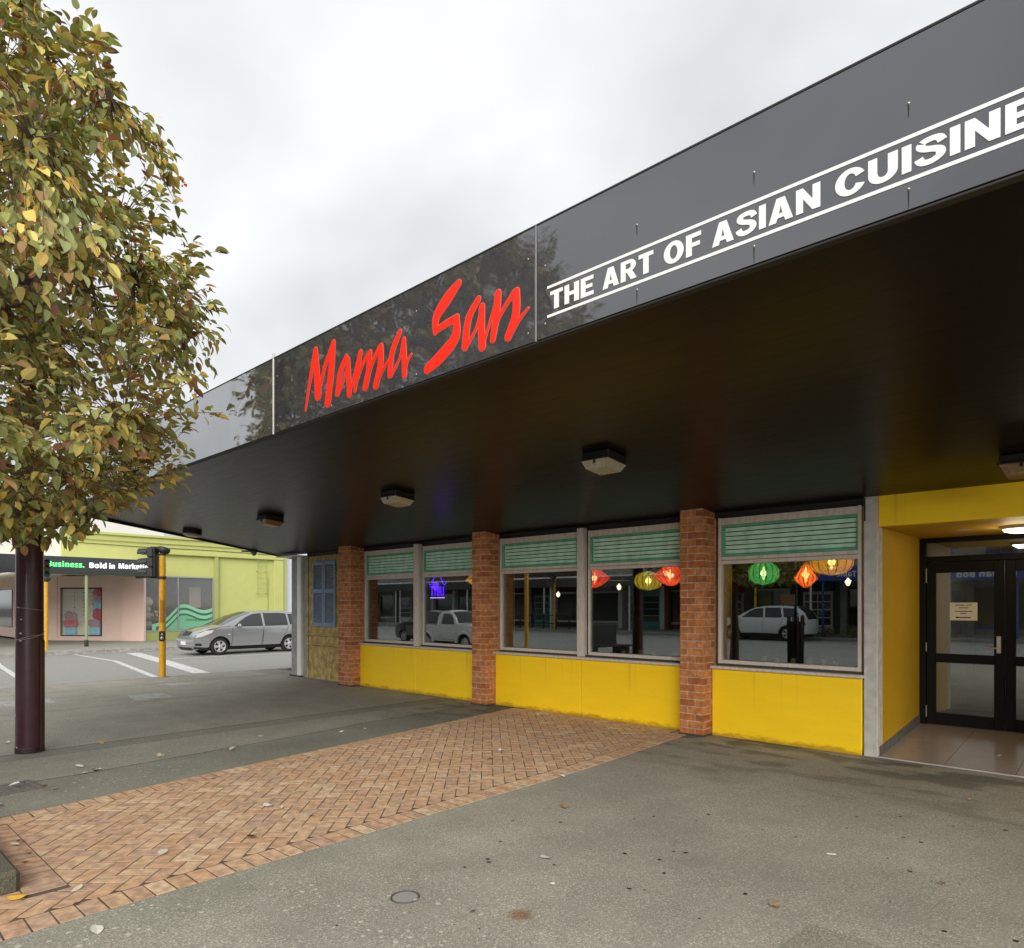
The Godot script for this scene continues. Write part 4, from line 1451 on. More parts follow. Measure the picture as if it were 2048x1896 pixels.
# ---------------------------------------------------------------- inside the restaurant
func build_inside() -> void:
	var dark := mat("inner_dark", lin(0.035, 0.028, 0.024), 0.8)
	var fl := MB.new()
	fl.bx(-13.98, -2.18, -0.03, 0.01, -9.0, -0.10)
	struct("restaurant_floor", fl, mat("inner_floor", lin(0.05, 0.04, 0.035), 0.5))
	boxpart("inner_ceiling", -13.98, -2.18, 2.80, 2.84, -9.0, -0.13, dark, house, 0.0)
	boxpart("inner_wall", -13.97, -2.18, 0.0, 2.8, -7.1, -7.0, dark, house, 0.0)
	boxpart("inner_wall", -2.18, -2.174, 0.0, 2.8, -7.0, -0.13, dark, house, 0.0)
	var must := mat("inner_mustard", lin(0.40, 0.24, 0.035), 0.7)
	var trim := mat("pier_trim", lin(0.55, 0.50, 0.36), 0.6)
	var maroon := mat("inner_maroon", lin(0.085, 0.018, 0.014), 0.6)
	for p in [[-11.80, -11.325, maroon], [-7.92, -7.585, must], [-4.18, -3.822, must]]:
		boxpart("inner_pier", p[0], p[1], 0.0, 2.8, -0.31, -0.125, p[2], house)
		boxpart("inner_pier_reveal", p[1] - 0.03, p[1] - 0.001, 0.86, 2.14, -0.124, -0.06, p[2], house)
		if p[2] == must:
			boxpart("pier_trim", p[1] - 0.012, p[1] + 0.004, 0.0, 2.6, -0.322, -0.311, trim, house, 0.002)
	# lanterns of pleated silk, each with a lit bulb
	var green := Color(0.16, 0.62, 0.36)
	var gold := Color(0.85, 0.62, 0.06)
	var orange := Color(0.95, 0.40, 0.03)
	var red := Color(0.95, 0.16, 0.05)
	lantern("round green silk lantern with dark ribs in the right-hand window", Vector3(-3.61, 2.02, -0.8), 0.19, 0.31, green, "round")
	lantern("orange teardrop lantern between the green and yellow lanterns", Vector3(-3.075, 1.985, -0.8), 0.145, 0.34, orange, "drop")
	lantern("wide yellow lantern, largest of the lanterns, right-hand window", Vector3(-2.77, 2.13, -0.8), 0.245, 0.33, gold, "round")
	lantern("orange lantern half hidden at the right edge of the right-hand window", Vector3(-2.38, 2.06, -1.0), 0.15, 0.28, orange, "drop")
	lantern("red diamond lantern cut by the grey mullion of the middle bay", Vector3(-6.32, 2.03, -0.8), 0.26, 0.30, red, "diamond")
	lantern("olive yellow lantern beside the coral lantern, middle bay", Vector3(-5.34, 1.965, -0.8), 0.21, 0.28, Color(0.62, 0.56, 0.05), "round")
	lantern("coral diamond lantern next to the third brick pillar", Vector3(-4.97, 2.035, -0.8), 0.26, 0.30, Color(0.95, 0.24, 0.14), "diamond")
	lantern("yellow lantern half hidden behind the second brick pillar", Vector3(-9.02, 2.12, -0.9), 0.27, 0.36, gold, "drop")
	pendant("bare glowing bulb under a grey shade, middle bay", Vector3(-5.99, 1.89, -1.0), true)
	pendant("bare glowing bulb beside the coral lantern", Vector3(-5.11, 2.08, -0.9), false)
	pendant("bare glowing bulb below the wide yellow lantern", Vector3(-2.73, 1.90, -1.3), false)
	pendant("small bare bulb near the left end of the middle bay", Vector3(-7.70, 1.80, -1.6), false)
	neon()
	window_paper()
	# tumblers along the window tables
	var glassy := mat("tumbler_glass", lin(0.5, 0.52, 0.52), 0.08, {"spec": 0.8})
	for bay in [[-5.6, -4.5, 5, "middle"], [-3.6, -2.5, 6, "right-hand"]]:
		var tb := thing("window_table", "dark table behind the glass of the %s window" % bay[3], "table", Vector3((bay[0] + bay[1]) / 2, 0, -0.62))
		var b := MB.new()
		var hw: float = (bay[1] - bay[0]) / 2
		b.bx(-hw, hw, 0.80, 0.84, -0.25, 0.25, 0.006)
		put("table_top", b, mat("counter_wood", lin(0.03, 0.018, 0.012), 0.5), tb)
		for s in [[-1, -1], [-1, 1], [1, -1], [1, 1]]:
			boxpart("leg", s[0] * (hw - 0.05) - 0.02, s[0] * (hw - 0.05) + 0.02, 0.01, 0.80, s[1] * 0.2 - 0.02, s[1] * 0.2 + 0.02, mat("counter_wood", lin(0.03, 0.018, 0.012), 0.5), tb)
		for k in bay[2]:
			var g := MB.new()
			g.lathe([Vector2(0.0, 0.0), Vector2(0.024, 0.002), Vector2(0.034, 0.11), Vector2(0.031, 0.11), Vector2(0.022, 0.012), Vector2(0.0, 0.01)], Vector3.ZERO, 10)
			tag(put("tumbler", g, glassy, null, Vector3(lerpf(bay[0] + 0.1, bay[1] - 0.1, k / float(bay[2] - 1)) + rng.randf_range(-0.05, 0.05), 0.841, -0.55 + rng.randf_range(-0.1, 0.14))), "%s clear tumbler from the left on the dark table in the %s window" % [["first", "second", "third", "fourth", "fifth", "sixth"][k], bay[3]], "glass", "tumblers on the %s window table" % bay[3])


func lantern(label: String, at: Vector3, r: float, h: float, c: Color, kind: String) -> void:
	var t := thing("silk_lantern", label, "lantern", at, 0.0, "silk lanterns in the windows")
	var prof := []
	var n := 12
	for i in n + 1:
		var u := float(i) / n
		var y := (u - 0.5) * h
		var k := 0.0
		match kind:
			"round": k = pow(maxf(0.0, 1.0 - pow(absf(2.0 * u - 1.0), 2.3)), 0.55) * 0.86 + 0.14
			"drop": k = (0.14 + 0.86 * pow(u / 0.36, 0.85)) if u < 0.36 else 0.14 + 0.86 * pow((1.0 - u) / 0.64, 1.15)
			"diamond": k = 0.2 + 0.8 * pow(1.0 - absf(2.0 * u - 1.0), 0.85)
		prof.append(Vector2(r * k, y))
	var silk := mat("silk_" + c.to_html(), Color(c.r, c.g, c.b, 0.80), 0.7, {"glow": c, "power": 0.09, "back": c.lerp(Color.WHITE, 0.35)})
	silk.transparency = BaseMaterial3D.TRANSPARENCY_ALPHA
	var b := MB.new()
	b.lathe(prof, Vector3.ZERO, 28)
	put("lantern_shade", b, silk, t)
	var ribs := MB.new()
	for k in 14:
		var a := TAU * k / 14.0 + 0.1
		for i in n:
			var p: Vector2 = prof[i]
			var q: Vector2 = prof[i + 1]
			ribs.tube(Vector3(cos(a) * (p.x + 0.001), p.y, sin(a) * (p.x + 0.001)), Vector3(cos(a) * (q.x + 0.001), q.y, sin(a) * (q.x + 0.001)), 0.0045, 0.0045, 4, false)
	put("ribs", ribs, mat("rib_wire", lin(0.02, 0.015, 0.008), 0.7), t)
	var caps := MB.new()
	caps.lathe([Vector2(r * 0.13, h / 2), Vector2(r * 0.13, h / 2 + 0.02), Vector2(0.0, h / 2 + 0.02)], Vector3.ZERO, 10)
	caps.tube(Vector3(0, h / 2 + 0.02, 0), Vector3(0, 2.79 - at.y, 0), 0.004, 0.004, 6)
	put("cap_and_cord", caps, mat("rib_wire", lin(0.02, 0.015, 0.008), 0.7), t)
	var bulb := MB.new()
	bulb.ball(Vector3(0, 0, 0), Vector3(0.02, h * 0.30, 0.02), 10, 8)
	put("bulb", bulb, mat("bulb_warm", lin(1.0, 0.9, 0.6), 0.5, {"glow": Color(1.0, 0.90, 0.55), "power": 2.6}), t)
	omni(t, Vector3.ZERO, c.lerp(Color(1, 0.9, 0.7), 0.5), 0.026, 0.04)


func pendant(label: String, at: Vector3, shade: bool) -> void:
	var t := thing("pendant_bulb", label, "lamp", at, 0.0, "bare bulbs hanging in the restaurant")
	var b := MB.new()
	b.lathe([Vector2(0.0, -0.05), Vector2(0.02, -0.042), Vector2(0.03, -0.015), Vector2(0.026, 0.01), Vector2(0.013, 0.035), Vector2(0.012, 0.05)], Vector3.ZERO, 12)
	put("bulb", b, mat("bulb_white", lin(1, 0.95, 0.8), 0.4, {"glow": Color(1.0, 0.93, 0.72), "power": 1.3}), t)
	var c := MB.new()
	c.tube(Vector3(0, 0.05, 0), Vector3(0, 0.10, 0), 0.016, 0.016, 8)
	c.tube(Vector3(0, 0.10, 0), Vector3(0, 2.79 - at.y, 0), 0.004, 0.004, 6)
	put("cord", c, mat("rib_wire", lin(0.02, 0.015, 0.008), 0.7), t)
	if shade:
		var s := MB.new()
		s.lathe([Vector2(0.17, 0.10), Vector2(0.06, 0.15), Vector2(0.02, 0.17)], Vector3.ZERO, 20)
		put("lamp_shade", s, mat("shade_grey", lin(0.14, 0.13, 0.13), 0.5), t)
	omni(t, Vector3.ZERO, Color(1.0, 0.92, 0.72), 0.02, 0.03)


func neon() -> void:
	var t := thing("neon_sign", "violet neon sign with a temple roof over the word THAI", "neon sign", Vector3(-9.345, 1.75, -0.16))
	var m := mat("neon_violet", lin(0.4, 0.15, 0.9), 0.4, {"glow": Color(0.33, 0.10, 1.0), "power": 1.0})
	var b := MB.new()
	b.path([Vector3(-0.24, 0.26, 0), Vector3(-0.20, 0.225, 0), Vector3(-0.16, 0.235, 0), Vector3(-0.03, 0.46, 0)], 0.008)
	b.path([Vector3(0.24, 0.26, 0), Vector3(0.20, 0.225, 0), Vector3(0.16, 0.235, 0), Vector3(0.03, 0.46, 0)], 0.008)
	b.path([Vector3(-0.03, 0.46, 0), Vector3(0.0, 0.54, 0), Vector3(0.03, 0.46, 0)], 0.008)
	put("neon_roof", b, m, t)
	var letters := [[[-0.20, 0.19, -0.09, 0.19], [-0.145, 0.19, -0.15, 0.03]], [[-0.06, 0.19, -0.065, 0.03], [0.015, 0.19, 0.01, 0.03], [-0.062, 0.115, 0.012, 0.115]], [[0.035, 0.03, 0.075, 0.19], [0.075, 0.19, 0.12, 0.03], [0.052, 0.09, 0.102, 0.09]], [[0.165, 0.19, 0.165, 0.03]]]
	for l in letters:
		var s := MB.new()
		for o in [-0.009, 0.009]:
			for q in l:
				s.tube(Vector3(q[0] + o, q[1] + o * 0.5, 0), Vector3(q[2] + o, q[3] + o * 0.5, 0), 0.0055, 0.0055, 6)
		put("neon_letter", s, m, t)
	b = MB.new()
	b.path([Vector3(-0.19, -0.01, 0), Vector3(0.19, -0.01, 0)], 0.008)
	put("neon_underline", b, mat("neon_pale", lin(0.7, 0.5, 0.9), 0.4, {"glow": Color(0.75, 0.55, 1.0), "power": 1.3}), t)
	boxpart("backing", -0.25, 0.25, -0.03, 0.55, -0.03, -0.02, mat("inner_dark", lin(0.035, 0.028, 0.024), 0.8), t, 0.0)
	omni(t, Vector3(0, 0.2, 0.06), Color(0.45, 0.2, 1.0), 0.006, 0.1)


func window_paper() -> void:
	var white := mat("white_paper", lin(0.78, 0.78, 0.76), 0.8)
	var grey := mat("news_paper", lin(0.50, 0.50, 0.46), 0.85, {"tex": tex["grain"], "scale": 6.0})
	var ink := mat("ink", lin(0.03, 0.03, 0.03), 0.8)
	var z := -0.10
	var t := thing("window_notice", "white printed notice taped inside the first window", "notice", Vector3(-10.66, 1.16, z))
	boxpart("sheet", -0.13, 0.13, 0.0, 0.235, -0.001, 0.001, white, t, 0.0)
	word("lettering", "TAKEAWAYS", 0.022, 0.19, ink, t, Transform3D(Basis.IDENTITY, Vector3(-0.095, 0.185, 0.0015)), 700, 0.0, 0.0008)
	for l in [[0.05, 0.15], [0.15, 0.115], [0.05, 0.075], [0.20, 0.04]]:
		boxpart("line_of_print", -l[0] / 2, l[0] / 2, l[1], l[1] + 0.01, 0.0011, 0.0018, ink, t, 0.0)
	t = thing("newspaper_page", "grey newspaper page taped inside the first window beside the notice", "newspaper", Vector3(-10.36, 1.07, z))
	boxpart("sheet", -0.12, 0.12, 0.0, 0.325, -0.001, 0.001, grey, t, 0.0)
	for k in 5:
		boxpart("line_of_print", -0.10, 0.02 + 0.015 * (k % 3), 0.27 - k * 0.05, 0.285 - k * 0.05, 0.0011, 0.0018, ink, t, 0.0)
	boxpart("line_of_print", -0.11, 0.1, 0.02, 0.055, 0.0011, 0.0018, ink, t, 0.0)
	t = thing("newspaper_page", "second newspaper page, white lower half, nearest the first mullion", "newspaper", Vector3(-10.08, 1.05, z))
	boxpart("sheet", -0.13, 0.15, 0.13, 0.34, -0.001, 0.001, grey, t, 0.0)
	boxpart("sheet", -0.11, 0.13, 0.0, 0.19, 0.0015, 0.003, white, t, 0.0)
	for k in 3:
		boxpart("line_of_print", -0.05, 0.09, 0.27 - k * 0.03, 0.28 - k * 0.03, 0.0011, 0.0018, ink, t, 0.0)
	t = thing("framed_menu", "small framed menu on the maroon pier inside the first window", "menu", Vector3(-11.32, 1.40, -0.215), PI / 2)
	boxpart("frame", -0.085, 0.085, 0.0, 0.30, -0.001, 0.012, mat("menu_frame", lin(0.22, 0.17, 0.14), 0.5), t, 0.003)
	boxpart("menu_sheet", -0.07, 0.07, 0.015, 0.285, 0.0125, 0.0145, mat("menu_sheet", lin(0.13, 0.075, 0.06), 0.7), t, 0.0)
	t = thing("table_card", "small white folded card standing on the sill of the second window", "card", Vector3(-9.43, 0.932, -0.12))
	var b := MB.new()
	b.trio(Vector3(-0.075, 0, 0.03), Vector3(0.075, 0, 0.03), Vector3(0, 0.13, 0), Vector3(0, 0.2, 1))
	b.trio(Vector3(-0.075, 0, -0.03), Vector3(0.075, 0, -0.03), Vector3(0, 0.13, 0), Vector3(0, 0.2, -1))
	put("card", b, white, t)


# ---------------------------------------------------------------- the shop on the opposite corner
func build_corner_shop() -> void:
	var t := thing("corner_shop", "lime green corner shop with pink chamfered front, black awning and big windows", "building")
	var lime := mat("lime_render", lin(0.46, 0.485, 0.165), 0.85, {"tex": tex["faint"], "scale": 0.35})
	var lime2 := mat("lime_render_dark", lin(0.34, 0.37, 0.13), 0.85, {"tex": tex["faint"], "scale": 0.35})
	var pink := mat("pink_render", lin(0.84, 0.64, 0.545), 0.85, {"tex": tex["faint"], "scale": 0.4})
	var X := -33.0
	# side wall with openings left for the windows
	boxpart("wall", X - 0.3, X, 0, 4.68, -9.85, -6.36, lime, t)
	boxpart("wall", X - 0.3, X, 2.96, 4.68, -6.36, -3.15, lime, t)
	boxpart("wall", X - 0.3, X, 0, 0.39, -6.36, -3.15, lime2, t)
	boxpart("pilaster", X, X + 0.16, 0, 3.95, -9.85, -9.34, lime, t, 0.01)
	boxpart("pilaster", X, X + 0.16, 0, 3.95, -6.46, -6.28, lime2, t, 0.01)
	boxpart("cornice", X, X + 0.20, 3.95, 4.14, -9.85, -3.15, lime, t, 0.02)
	boxpart("parapet", X - 0.34, X + 0.10, 4.68, 4.80, -9.9, 0.0, lime, t, 0.02)
	boxpart("end_wall", X - 12, X, 0, 4.6, -10.1, -9.86, lime, t)
	boxpart("upper_wall", X - 0.31, X - 0.01, 2.9, 4.68, -3.15, 0.0, lime, t)
	boxpart("upper_wall", X - 14.0, X - 0.3, 2.9, 4.68, -0.31, -0.01, mat("cream_render", lin(0.70, 0.66, 0.55), 0.85, {"tex": tex["faint"], "scale": 0.35}), t)
	boxpart("shop_roof", X - 14, X - 0.3, 4.4, 4.5, -9.9, -0.3, mat("roof_felt", lin(0.06, 0.06, 0.06), 0.9), t)
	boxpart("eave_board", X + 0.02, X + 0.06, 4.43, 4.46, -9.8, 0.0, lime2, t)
	# pink chamfered front: from the side street round to the main street
	var a := Vector2(-33.0, -3.15)
	var b := Vector2(-37.4, 0.15)
	var d := (a - b).normalized()
	var len_ := a.distance_to(b)
	var front := Node3D.new()
	front.name = "chamfered_front"
	t.add_child(front)
	front.position = Vector3(b.x, 0, b.y)
	front.rotation.y = atan2(-d.y, d.x)          # local x runs along the front towards the side street, local z out into the street
	var zin := 0.14
	var w0 := 1.4
	var w1 := 3.45
	boxpart("front_wall", 0.0, w0, 0.0, 2.95, -zin, 0.0, pink, front, 0.005)
	boxpart("front_wall", w1, len_, 0.0, 2.95, -zin, 0.0, pink, front, 0.005)
	boxpart("front_wall", w0, w1, 2.42, 2.95, -zin, 0.0, pink, front, 0.005)
	boxpart("front_wall", w0, w1, 0.0, 0.2, -zin, 0.0, pink, front, 0.005)
	boxpart("front_joint", w0 - 0.16, w0 - 0.14, 0.1, 2.9, -0.001, 0.006, mat("pink_joint", lin(0.40, 0.26, 0.2), 0.9), front, 0.0)
	boxpart("return_pier", len_ - 0.95, len_ + 0.1, 0.0, 2.95, 0.001, 0.16, mat("pink_return", lin(0.80, 0.60, 0.51), 0.85), front, 0.006)
	var fm := mat("maroon_frame", lin(0.06, 0.012, 0.012), 0.5)
	var f := MB.new()
	f.bx(w0, w0 + 0.05, 0.2, 2.42, -0.08, 0.01, 0.004)
	f.bx(w1 - 0.05, w1, 0.2, 2.42, -0.08, 0.01, 0.004)
	f.bx(w0 + 0.05, w1 - 0.05, 0.2, 0.25, -0.08, 0.01, 0.004)
	f.bx(w0 + 0.05, w1 - 0.05, 2.36, 2.42, -0.08, 0.01, 0.004)
	put("window_frame", f, fm, front)
	boxpart("window_display", w0 + 0.05, w1 - 0.05, 0.25, 2.36, -0.10, -0.08, mat("display_grey", lin(0.72, 0.70, 0.62), 0.8), front, 0.0)
	# strips of vertical lettering
	var inkm := mat("print_dark", lin(0.06, 0.05, 0.05), 0.8)
	for col in [[0.28, "VISIBLE", 0.17], [0.50, "MEMORABLE", 0.17], [0.70, "TRUE", 0.17]]:
		var s: String = col[1]
		for i in s.length():
			var yy: float = 2.15 - i * col[2]
			word("letter", s[i], 0.075, -1.0, inkm, front, Transform3D(Basis.IDENTITY, Vector3(w0 + 0.05 + (w1 - w0) * col[0], yy, -0.078)), 700, 0.0, 0.003)
	# balloons standing in the window
	var reds := mat("balloon_red", lin(0.50, 0.03, 0.06), 0.35)
	var rose := mat("balloon_rose", lin(0.60, 0.13, 0.18), 0.35)
	var blue := mat("balloon_blue", lin(0.20, 0.55, 0.72), 0.35)
	var mauve := mat("balloon_mauve", lin(0.42, 0.27, 0.30), 0.35)
	for c in [[0.24, 0.42, 6, blue, 0.26], [0.23, 0.80, 8, rose, 0.30], [0.22, 1.10, 6, mauve, 0.22], [0.83, 0.42, 6, blue, 0.24], [0.82, 0.80, 6, mauve, 0.23], [0.91, 1.12, 5, reds, 0.15], [0.92, 1.32, 5, reds, 0.14], [0.91, 1.62, 5, blue, 0.17], [0.93, 1.93, 5, mauve, 0.13], [0.92, 2.14, 6, reds, 0.15]]:
		for k in c[2]:
			var bb := MB.new()
			var an: float = TAU * k / c[2] + rng.randf()
			var at: Vector3 = Vector3(w0 + 0.05 + (w1 - w0 - 0.1) * c[0] + cos(an) * c[4] * 0.75, c[1] + sin(an) * c[4] * 0.5, 0.0 - 0.0)
			at.x = clampf(at.x, w0 + 0.17, w1 - 0.17)
			bb.ball(Vector3.ZERO, Vector3(0.15, 0.155, 0.06), 12, 8)
			var o := put("balloon", bb, c[3], front, Vector3(at.x, clampf(at.y, 0.38, 2.28), -0.02))
			o.rotation.z = rng.randf()
	var pn := MB.new()
	pn.bx(w0 + 0.05, w1 - 0.05, 0.25, 2.36, 0.05, 0.054)
	put("pane", pn, glass("shop_glass", 0.06), front)
	# main-street side, seen edge-on
	boxpart("main_front", -47.0, -37.4, 0, 2.95, -0.15, 0.12, pink, t)
	boxpart("doorway", -40.2, -38.6, 0.05, 2.4, 0.121, 0.16, mat("door_brown", lin(0.20, 0.13, 0.08), 0.7), t)
	boxpart("shop_window", -46.0, -41.5, 0.5, 2.4, 0.121, 0.16, mat("dark_pane", lin(0.02, 0.025, 0.025), 0.06, {"spec": 0.9}), t)
	# the awning runs along both streets
	var blk := mat("awning_black", lin(0.013, 0.016, 0.017), 0.16, {"spec": 0.7})
	var aw := MB.new()
	aw.bx(-30.06, -30.0, 2.80, 3.47, -2.85, 6.0, 0.006)
	var awn := put("awning_fascia", aw, blk, t)
	boxpart("awning_fascia", -50.0, -30.06, 2.80, 3.47, 5.94, 6.0, blk, t)
	boxpart("awning_fascia", -33.0, -30.06, 2.80, 3.47, -2.85, -2.79, blk, t)
	boxpart("awning_deck", -33.0, -30.06, 3.30, 3.36, -2.79, 5.94, mat("awning_white", lin(0.74, 0.73, 0.70), 0.8), t)
	boxpart("awning_deck", -50.0, -33.0, 3.30, 3.36, 0.13, 5.94, mat("awning_white", lin(0.74, 0.73, 0.70), 0.8), t)
	for z in [-0.35, 0.5]:
		boxpart("awning_bracket", -30.0, -29.985, 3.3, 3.46, z, z + 0.12, blk, t, 0.0)
	var face := Basis(Vector3.UP, PI / 2)
	var grn := mat("sign_green", lin(0.18, 0.78, 0.30), 0.5, {"glow": Color(0.30, 0.85, 0.42), "power": 0.35})
	var wht := mat("sign_white", lin(0.85, 0.85, 0.85), 0.5, {"glow": Color(0.9, 0.9, 0.9), "power": 0.25})
	word("sign_lettering", "Business.", 0.20, 1.22, grn, awn, Transform3D(face, Vector3(-29.996, 3.06, 1.22)), 700, 0.02, 0.02)
	word("sign_lettering", "Bold", 0.20, 0.60, wht, awn, Transform3D(face, Vector3(-29.996, 3.06, -0.17)), 700, 0.02, 0.02)
	word("sign_lettering", "in", 0.20, 0.20, wht, awn, Transform3D(face, Vector3(-29.996, 3.06, -0.86)), 700, 0.02, 0.02)
	word("sign_lettering", "Marketing,", 0.20, 1.32, wht, awn, Transform3D(face, Vector3(-29.996, 3.01, -1.20)), 700, 0.02, 0.02)
	# the big side window with its green wave decal
	var gf := mat("window_grey", lin(0.28, 0.29, 0.27), 0.4)
	f = MB.new()
	f.bx(X - 0.10, X + 0.02, 0.39, 0.47, -6.30, -3.17, 0.004)
	f.bx(X - 0.10, X + 0.02, 2.90, 2.96, -6.30, -3.17, 0.004)
	for z in [-6.29, -4.66, -3.22]:
		f.bx(X - 0.10, X + 0.02, 0.47, 2.90, z, z + 0.05, 0.004)
	put("side_window", f, gf, t)
	boxpart("side_pane", X - 0.05, X - 0.045, 0.47, 2.90, -6.24, -4.66, glass("shop_glass", 0.06), t, 0.0)
	boxpart("side_pane", X - 0.05, X - 0.045, 0.47, 2.90, -4.61, -3.22, glass("shop_glass", 0.06), t, 0.0)
	boxpart("shop_inner_wall", X - 1.9, X - 1.8, 0.0, 4.0, -7.2, -2.2, mat("shop_inside", lin(0.085, 0.06, 0.045), 0.8), t, 0.0)
	boxpart("shop_inner_wall", X - 1.8, X - 0.3, 0.0, 4.0, -7.2, -7.1, mat("shop_inside", lin(0.085, 0.06, 0.045), 0.8), t, 0.0)
	boxpart("shop_inner_floor", X - 1.8, X - 0.31, 0.0, 0.3, -7.1, -3.0, mat("shop_inside", lin(0.085, 0.06, 0.045), 0.8), t, 0.0)
	boxpart("shop_inner_ceiling", X - 1.8, X - 0.31, 3.4, 3.5, -7.1, -3.0, mat("shop_inside", lin(0.085, 0.06, 0.045), 0.8), t, 0.0)
	for p in [[-5.05, 1.6, 0.5, 0.55], [-5.7, 1.5, 0.55, 0.75]]:
		boxpart("picture", X - 1.79, X - 1.77, p[1], p[1] + p[3], p[0] - p[2] / 2, p[0] + p[2] / 2, mat("picture_dark", lin(0.05, 0.035, 0.03), 0.6), t, 0.0)
	boxpart("hanging_sheet", X - 1.2, X - 1.18, 1.5, 2.5, -6.15, -5.6, mat("hanging_sheet", lin(0.34, 0.26, 0.21), 0.8), t, 0.0)
	var lamp := MB.new()
	for k in [[1.78, 0.24], [1.40, 0.17], [1.12, 0.19], [0.72, 0.22]]:
		lamp.ball(Vector3(0, k[0], 0), Vector3(k[1], k[1], k[1]), 14, 10)
	put("floor_lamp", lamp, mat("paper_globe", lin(0.55, 0.50, 0.42), 0.8), t, Vector3(X - 0.8, 0.0, -3.55))
	boxpart("display_table", X - 1.1, X - 0.5, 0.95, 1.0, -4.4, -3.3, mat("table_wood", lin(0.22, 0.12, 0.06), 0.6), t)
	var fl := MB.new()
	for k in 16:
		fl.ball(Vector3(rng.randf_range(-0.2, 0.2), rng.randf_range(0.05, 0.35), rng.randf_range(-0.25, 0.25)), Vector3(0.06, 0.05, 0.06), 7, 5)
	put("flowers", fl, mat("flower_cream", lin(0.60, 0.58, 0.42), 0.8), t, Vector3(X - 0.8, 1.0, -4.0))
	# waves: three bands, each its own sheet of film on the glass
	var bands := [[0.0, mat("film_light", lin(0.24, 0.52, 0.33), 0.5)], [0.16, mat("film_dark", lin(0.035, 0.13, 0.09), 0.5)], [0.27, mat("film_light", lin(0.24, 0.52, 0.33), 0.5)], [0.43, mat("film_dark", lin(0.035, 0.13, 0.09), 0.5)], [0.52, mat("film_mid", lin(0.16, 0.42, 0.25), 0.5)]]
	for k in bands.size():
		var off: float = bands[k][0]
		var poly := PackedVector2Array()
		poly.append(Vector2(-6.23, 0.475))
		for i in 25:
			var z := lerpf(-6.23, -3.5 - off, i / 24.0)
			var u := (z + 6.2) / 2.7
			var y := 1.52 - off - 0.14 * cos(u * 9.0 - 1.2) - maxf(0.0, u - 0.55) * 1.7
			poly.append(Vector2(z, maxf(0.48, y)))
		poly.append(Vector2(-3.5 - off, 0.475))
		var q := MB.new()
		# u runs along -z so that the film faces the street
		var flip := PackedVector2Array()
		for p in poly:
			flip.append(Vector2(-p.x, p.y))
		q.prism(flip, Vector3(X - 0.042 + k * 0.004, 0, 0), Vector3(0, 0, -1), Vector3.UP, 0.002)
		put("wave_film", q, bands[k][1], t)
	word("window_lettering", "Helping your", 0.10, 0.85, mat("film_ink", lin(0.02, 0.09, 0.06), 0.6), t, Transform3D(face, Vector3(X - 0.018, 0.84, -4.98)), 400, 0.0, 0.003)
	# wall ladder and a cable beside it
	var lad := thing("wall_ladder", "thin lime green steel ladder fixed to the green wall", "ladder", Vector3(X, 0, -8.67))
	for s in [-0.24, 0.24]:
		var r := MB.new()
		r.tube(Vector3(0.14, 2.12, s), Vector3(0.14, 4.5, s), 0.014, 0.014, 6)
		for y in [2.25, 3.35]:
			r.tube(Vector3(0.0, y, s), Vector3(0.14, y, s), 0.014, 0.014, 6)
			r.ball(Vector3(0.14, y, s), Vector3(0.03, 0.03, 0.03), 6, 4)
		put("rail", r, lime2, lad)
	for k in 8:
		var r := MB.new()
		r.tube(Vector3(0.14, 2.2 + k * 0.28, -0.24), Vector3(0.14, 2.2 + k * 0.28, 0.24), 0.010, 0.010, 6)
		put("rung", r, lime2, lad)
	var cb := MB.new()
	cb.path([Vector3(X + 0.03, 4.28, 0.0), Vector3(X + 0.03, 4.24, -3.0), Vector3(X + 0.03, 4.26, -6.0), Vector3(X + 0.03, 4.22, -9.6)], 0.012, 5)
	put("cable", cb, mat("cable_black", lin(0.02, 0.02, 0.02), 0.7), t)
	var pp := MB.new()
	pp.tube(Vector3(X + 0.02, 0.0, -9.05), Vector3(X + 0.02, 3.05, -9.05), 0.025, 0.025, 6)
	put("pipe", pp, lime2, t)
	# the slender green post that carries the awning
	var po := thing("awning_post", "slender olive green post under the black awning of the corner shop", "post", Vector3(-30.12, 0, -0.1))
	var pm := mat("post_green", lin(0.26, 0.32, 0.16), 0.6)
	var pb := MB.new()
	pb.tube(Vector3(0, 0.25, 0), Vector3(0, 2.79, 0), 0.055, 0.055, 12)
	put("shaft", pb, pm, po)
	pb = MB.new()
	pb.tube(Vector3(0, 0, 0), Vector3(0, 0.25, 0), 0.075, 0.07, 12)
	put("foot", pb, mat("post_foot", lin(0.03, 0.03, 0.025), 0.7), po)
	# what shows past the green shop up the side street
	var far := thing("pale_building", "pale blue-white building just past the lime green shop", "building", Vector3(-33.4, 0, -15))
	boxpart("wall", -8, 0, 0, 5.2, -4.5, 4.7, mat("pale_render", lin(0.62, 0.66, 0.72), 0.85), far)
	boxpart("roof_edge", -8.1, 0.15, 5.2, 5.4, -4.6, 4.8, mat("pale_trim", lin(0.7, 0.7, 0.7), 0.8), far)
	for z in [-3.0, 0.5]:
		boxpart("window", 0.001, 0.05, 1.4, 2.8, z, z + 1.5, mat("dark_pane", lin(0.02, 0.025, 0.025), 0.06, {"spec": 0.9}), far)
	var far2 := thing("brick_terrace", "cream and brick terrace further up the side street", "building", Vector3(-33.6, 0, -32))
	boxpart("wall", -8, 0, 0, 6.5, -10, 10, mat("terrace_render", lin(0.58, 0.50, 0.38), 0.85, {"tex": tex["dirt"], "scale": 0.3}), far2)
	boxpart("roof", -8.2, 0.3, 6.5, 6.8, -10.2, 10.2, mat("terrace_roof", lin(0.30, 0.16, 0.11), 0.85), far2)
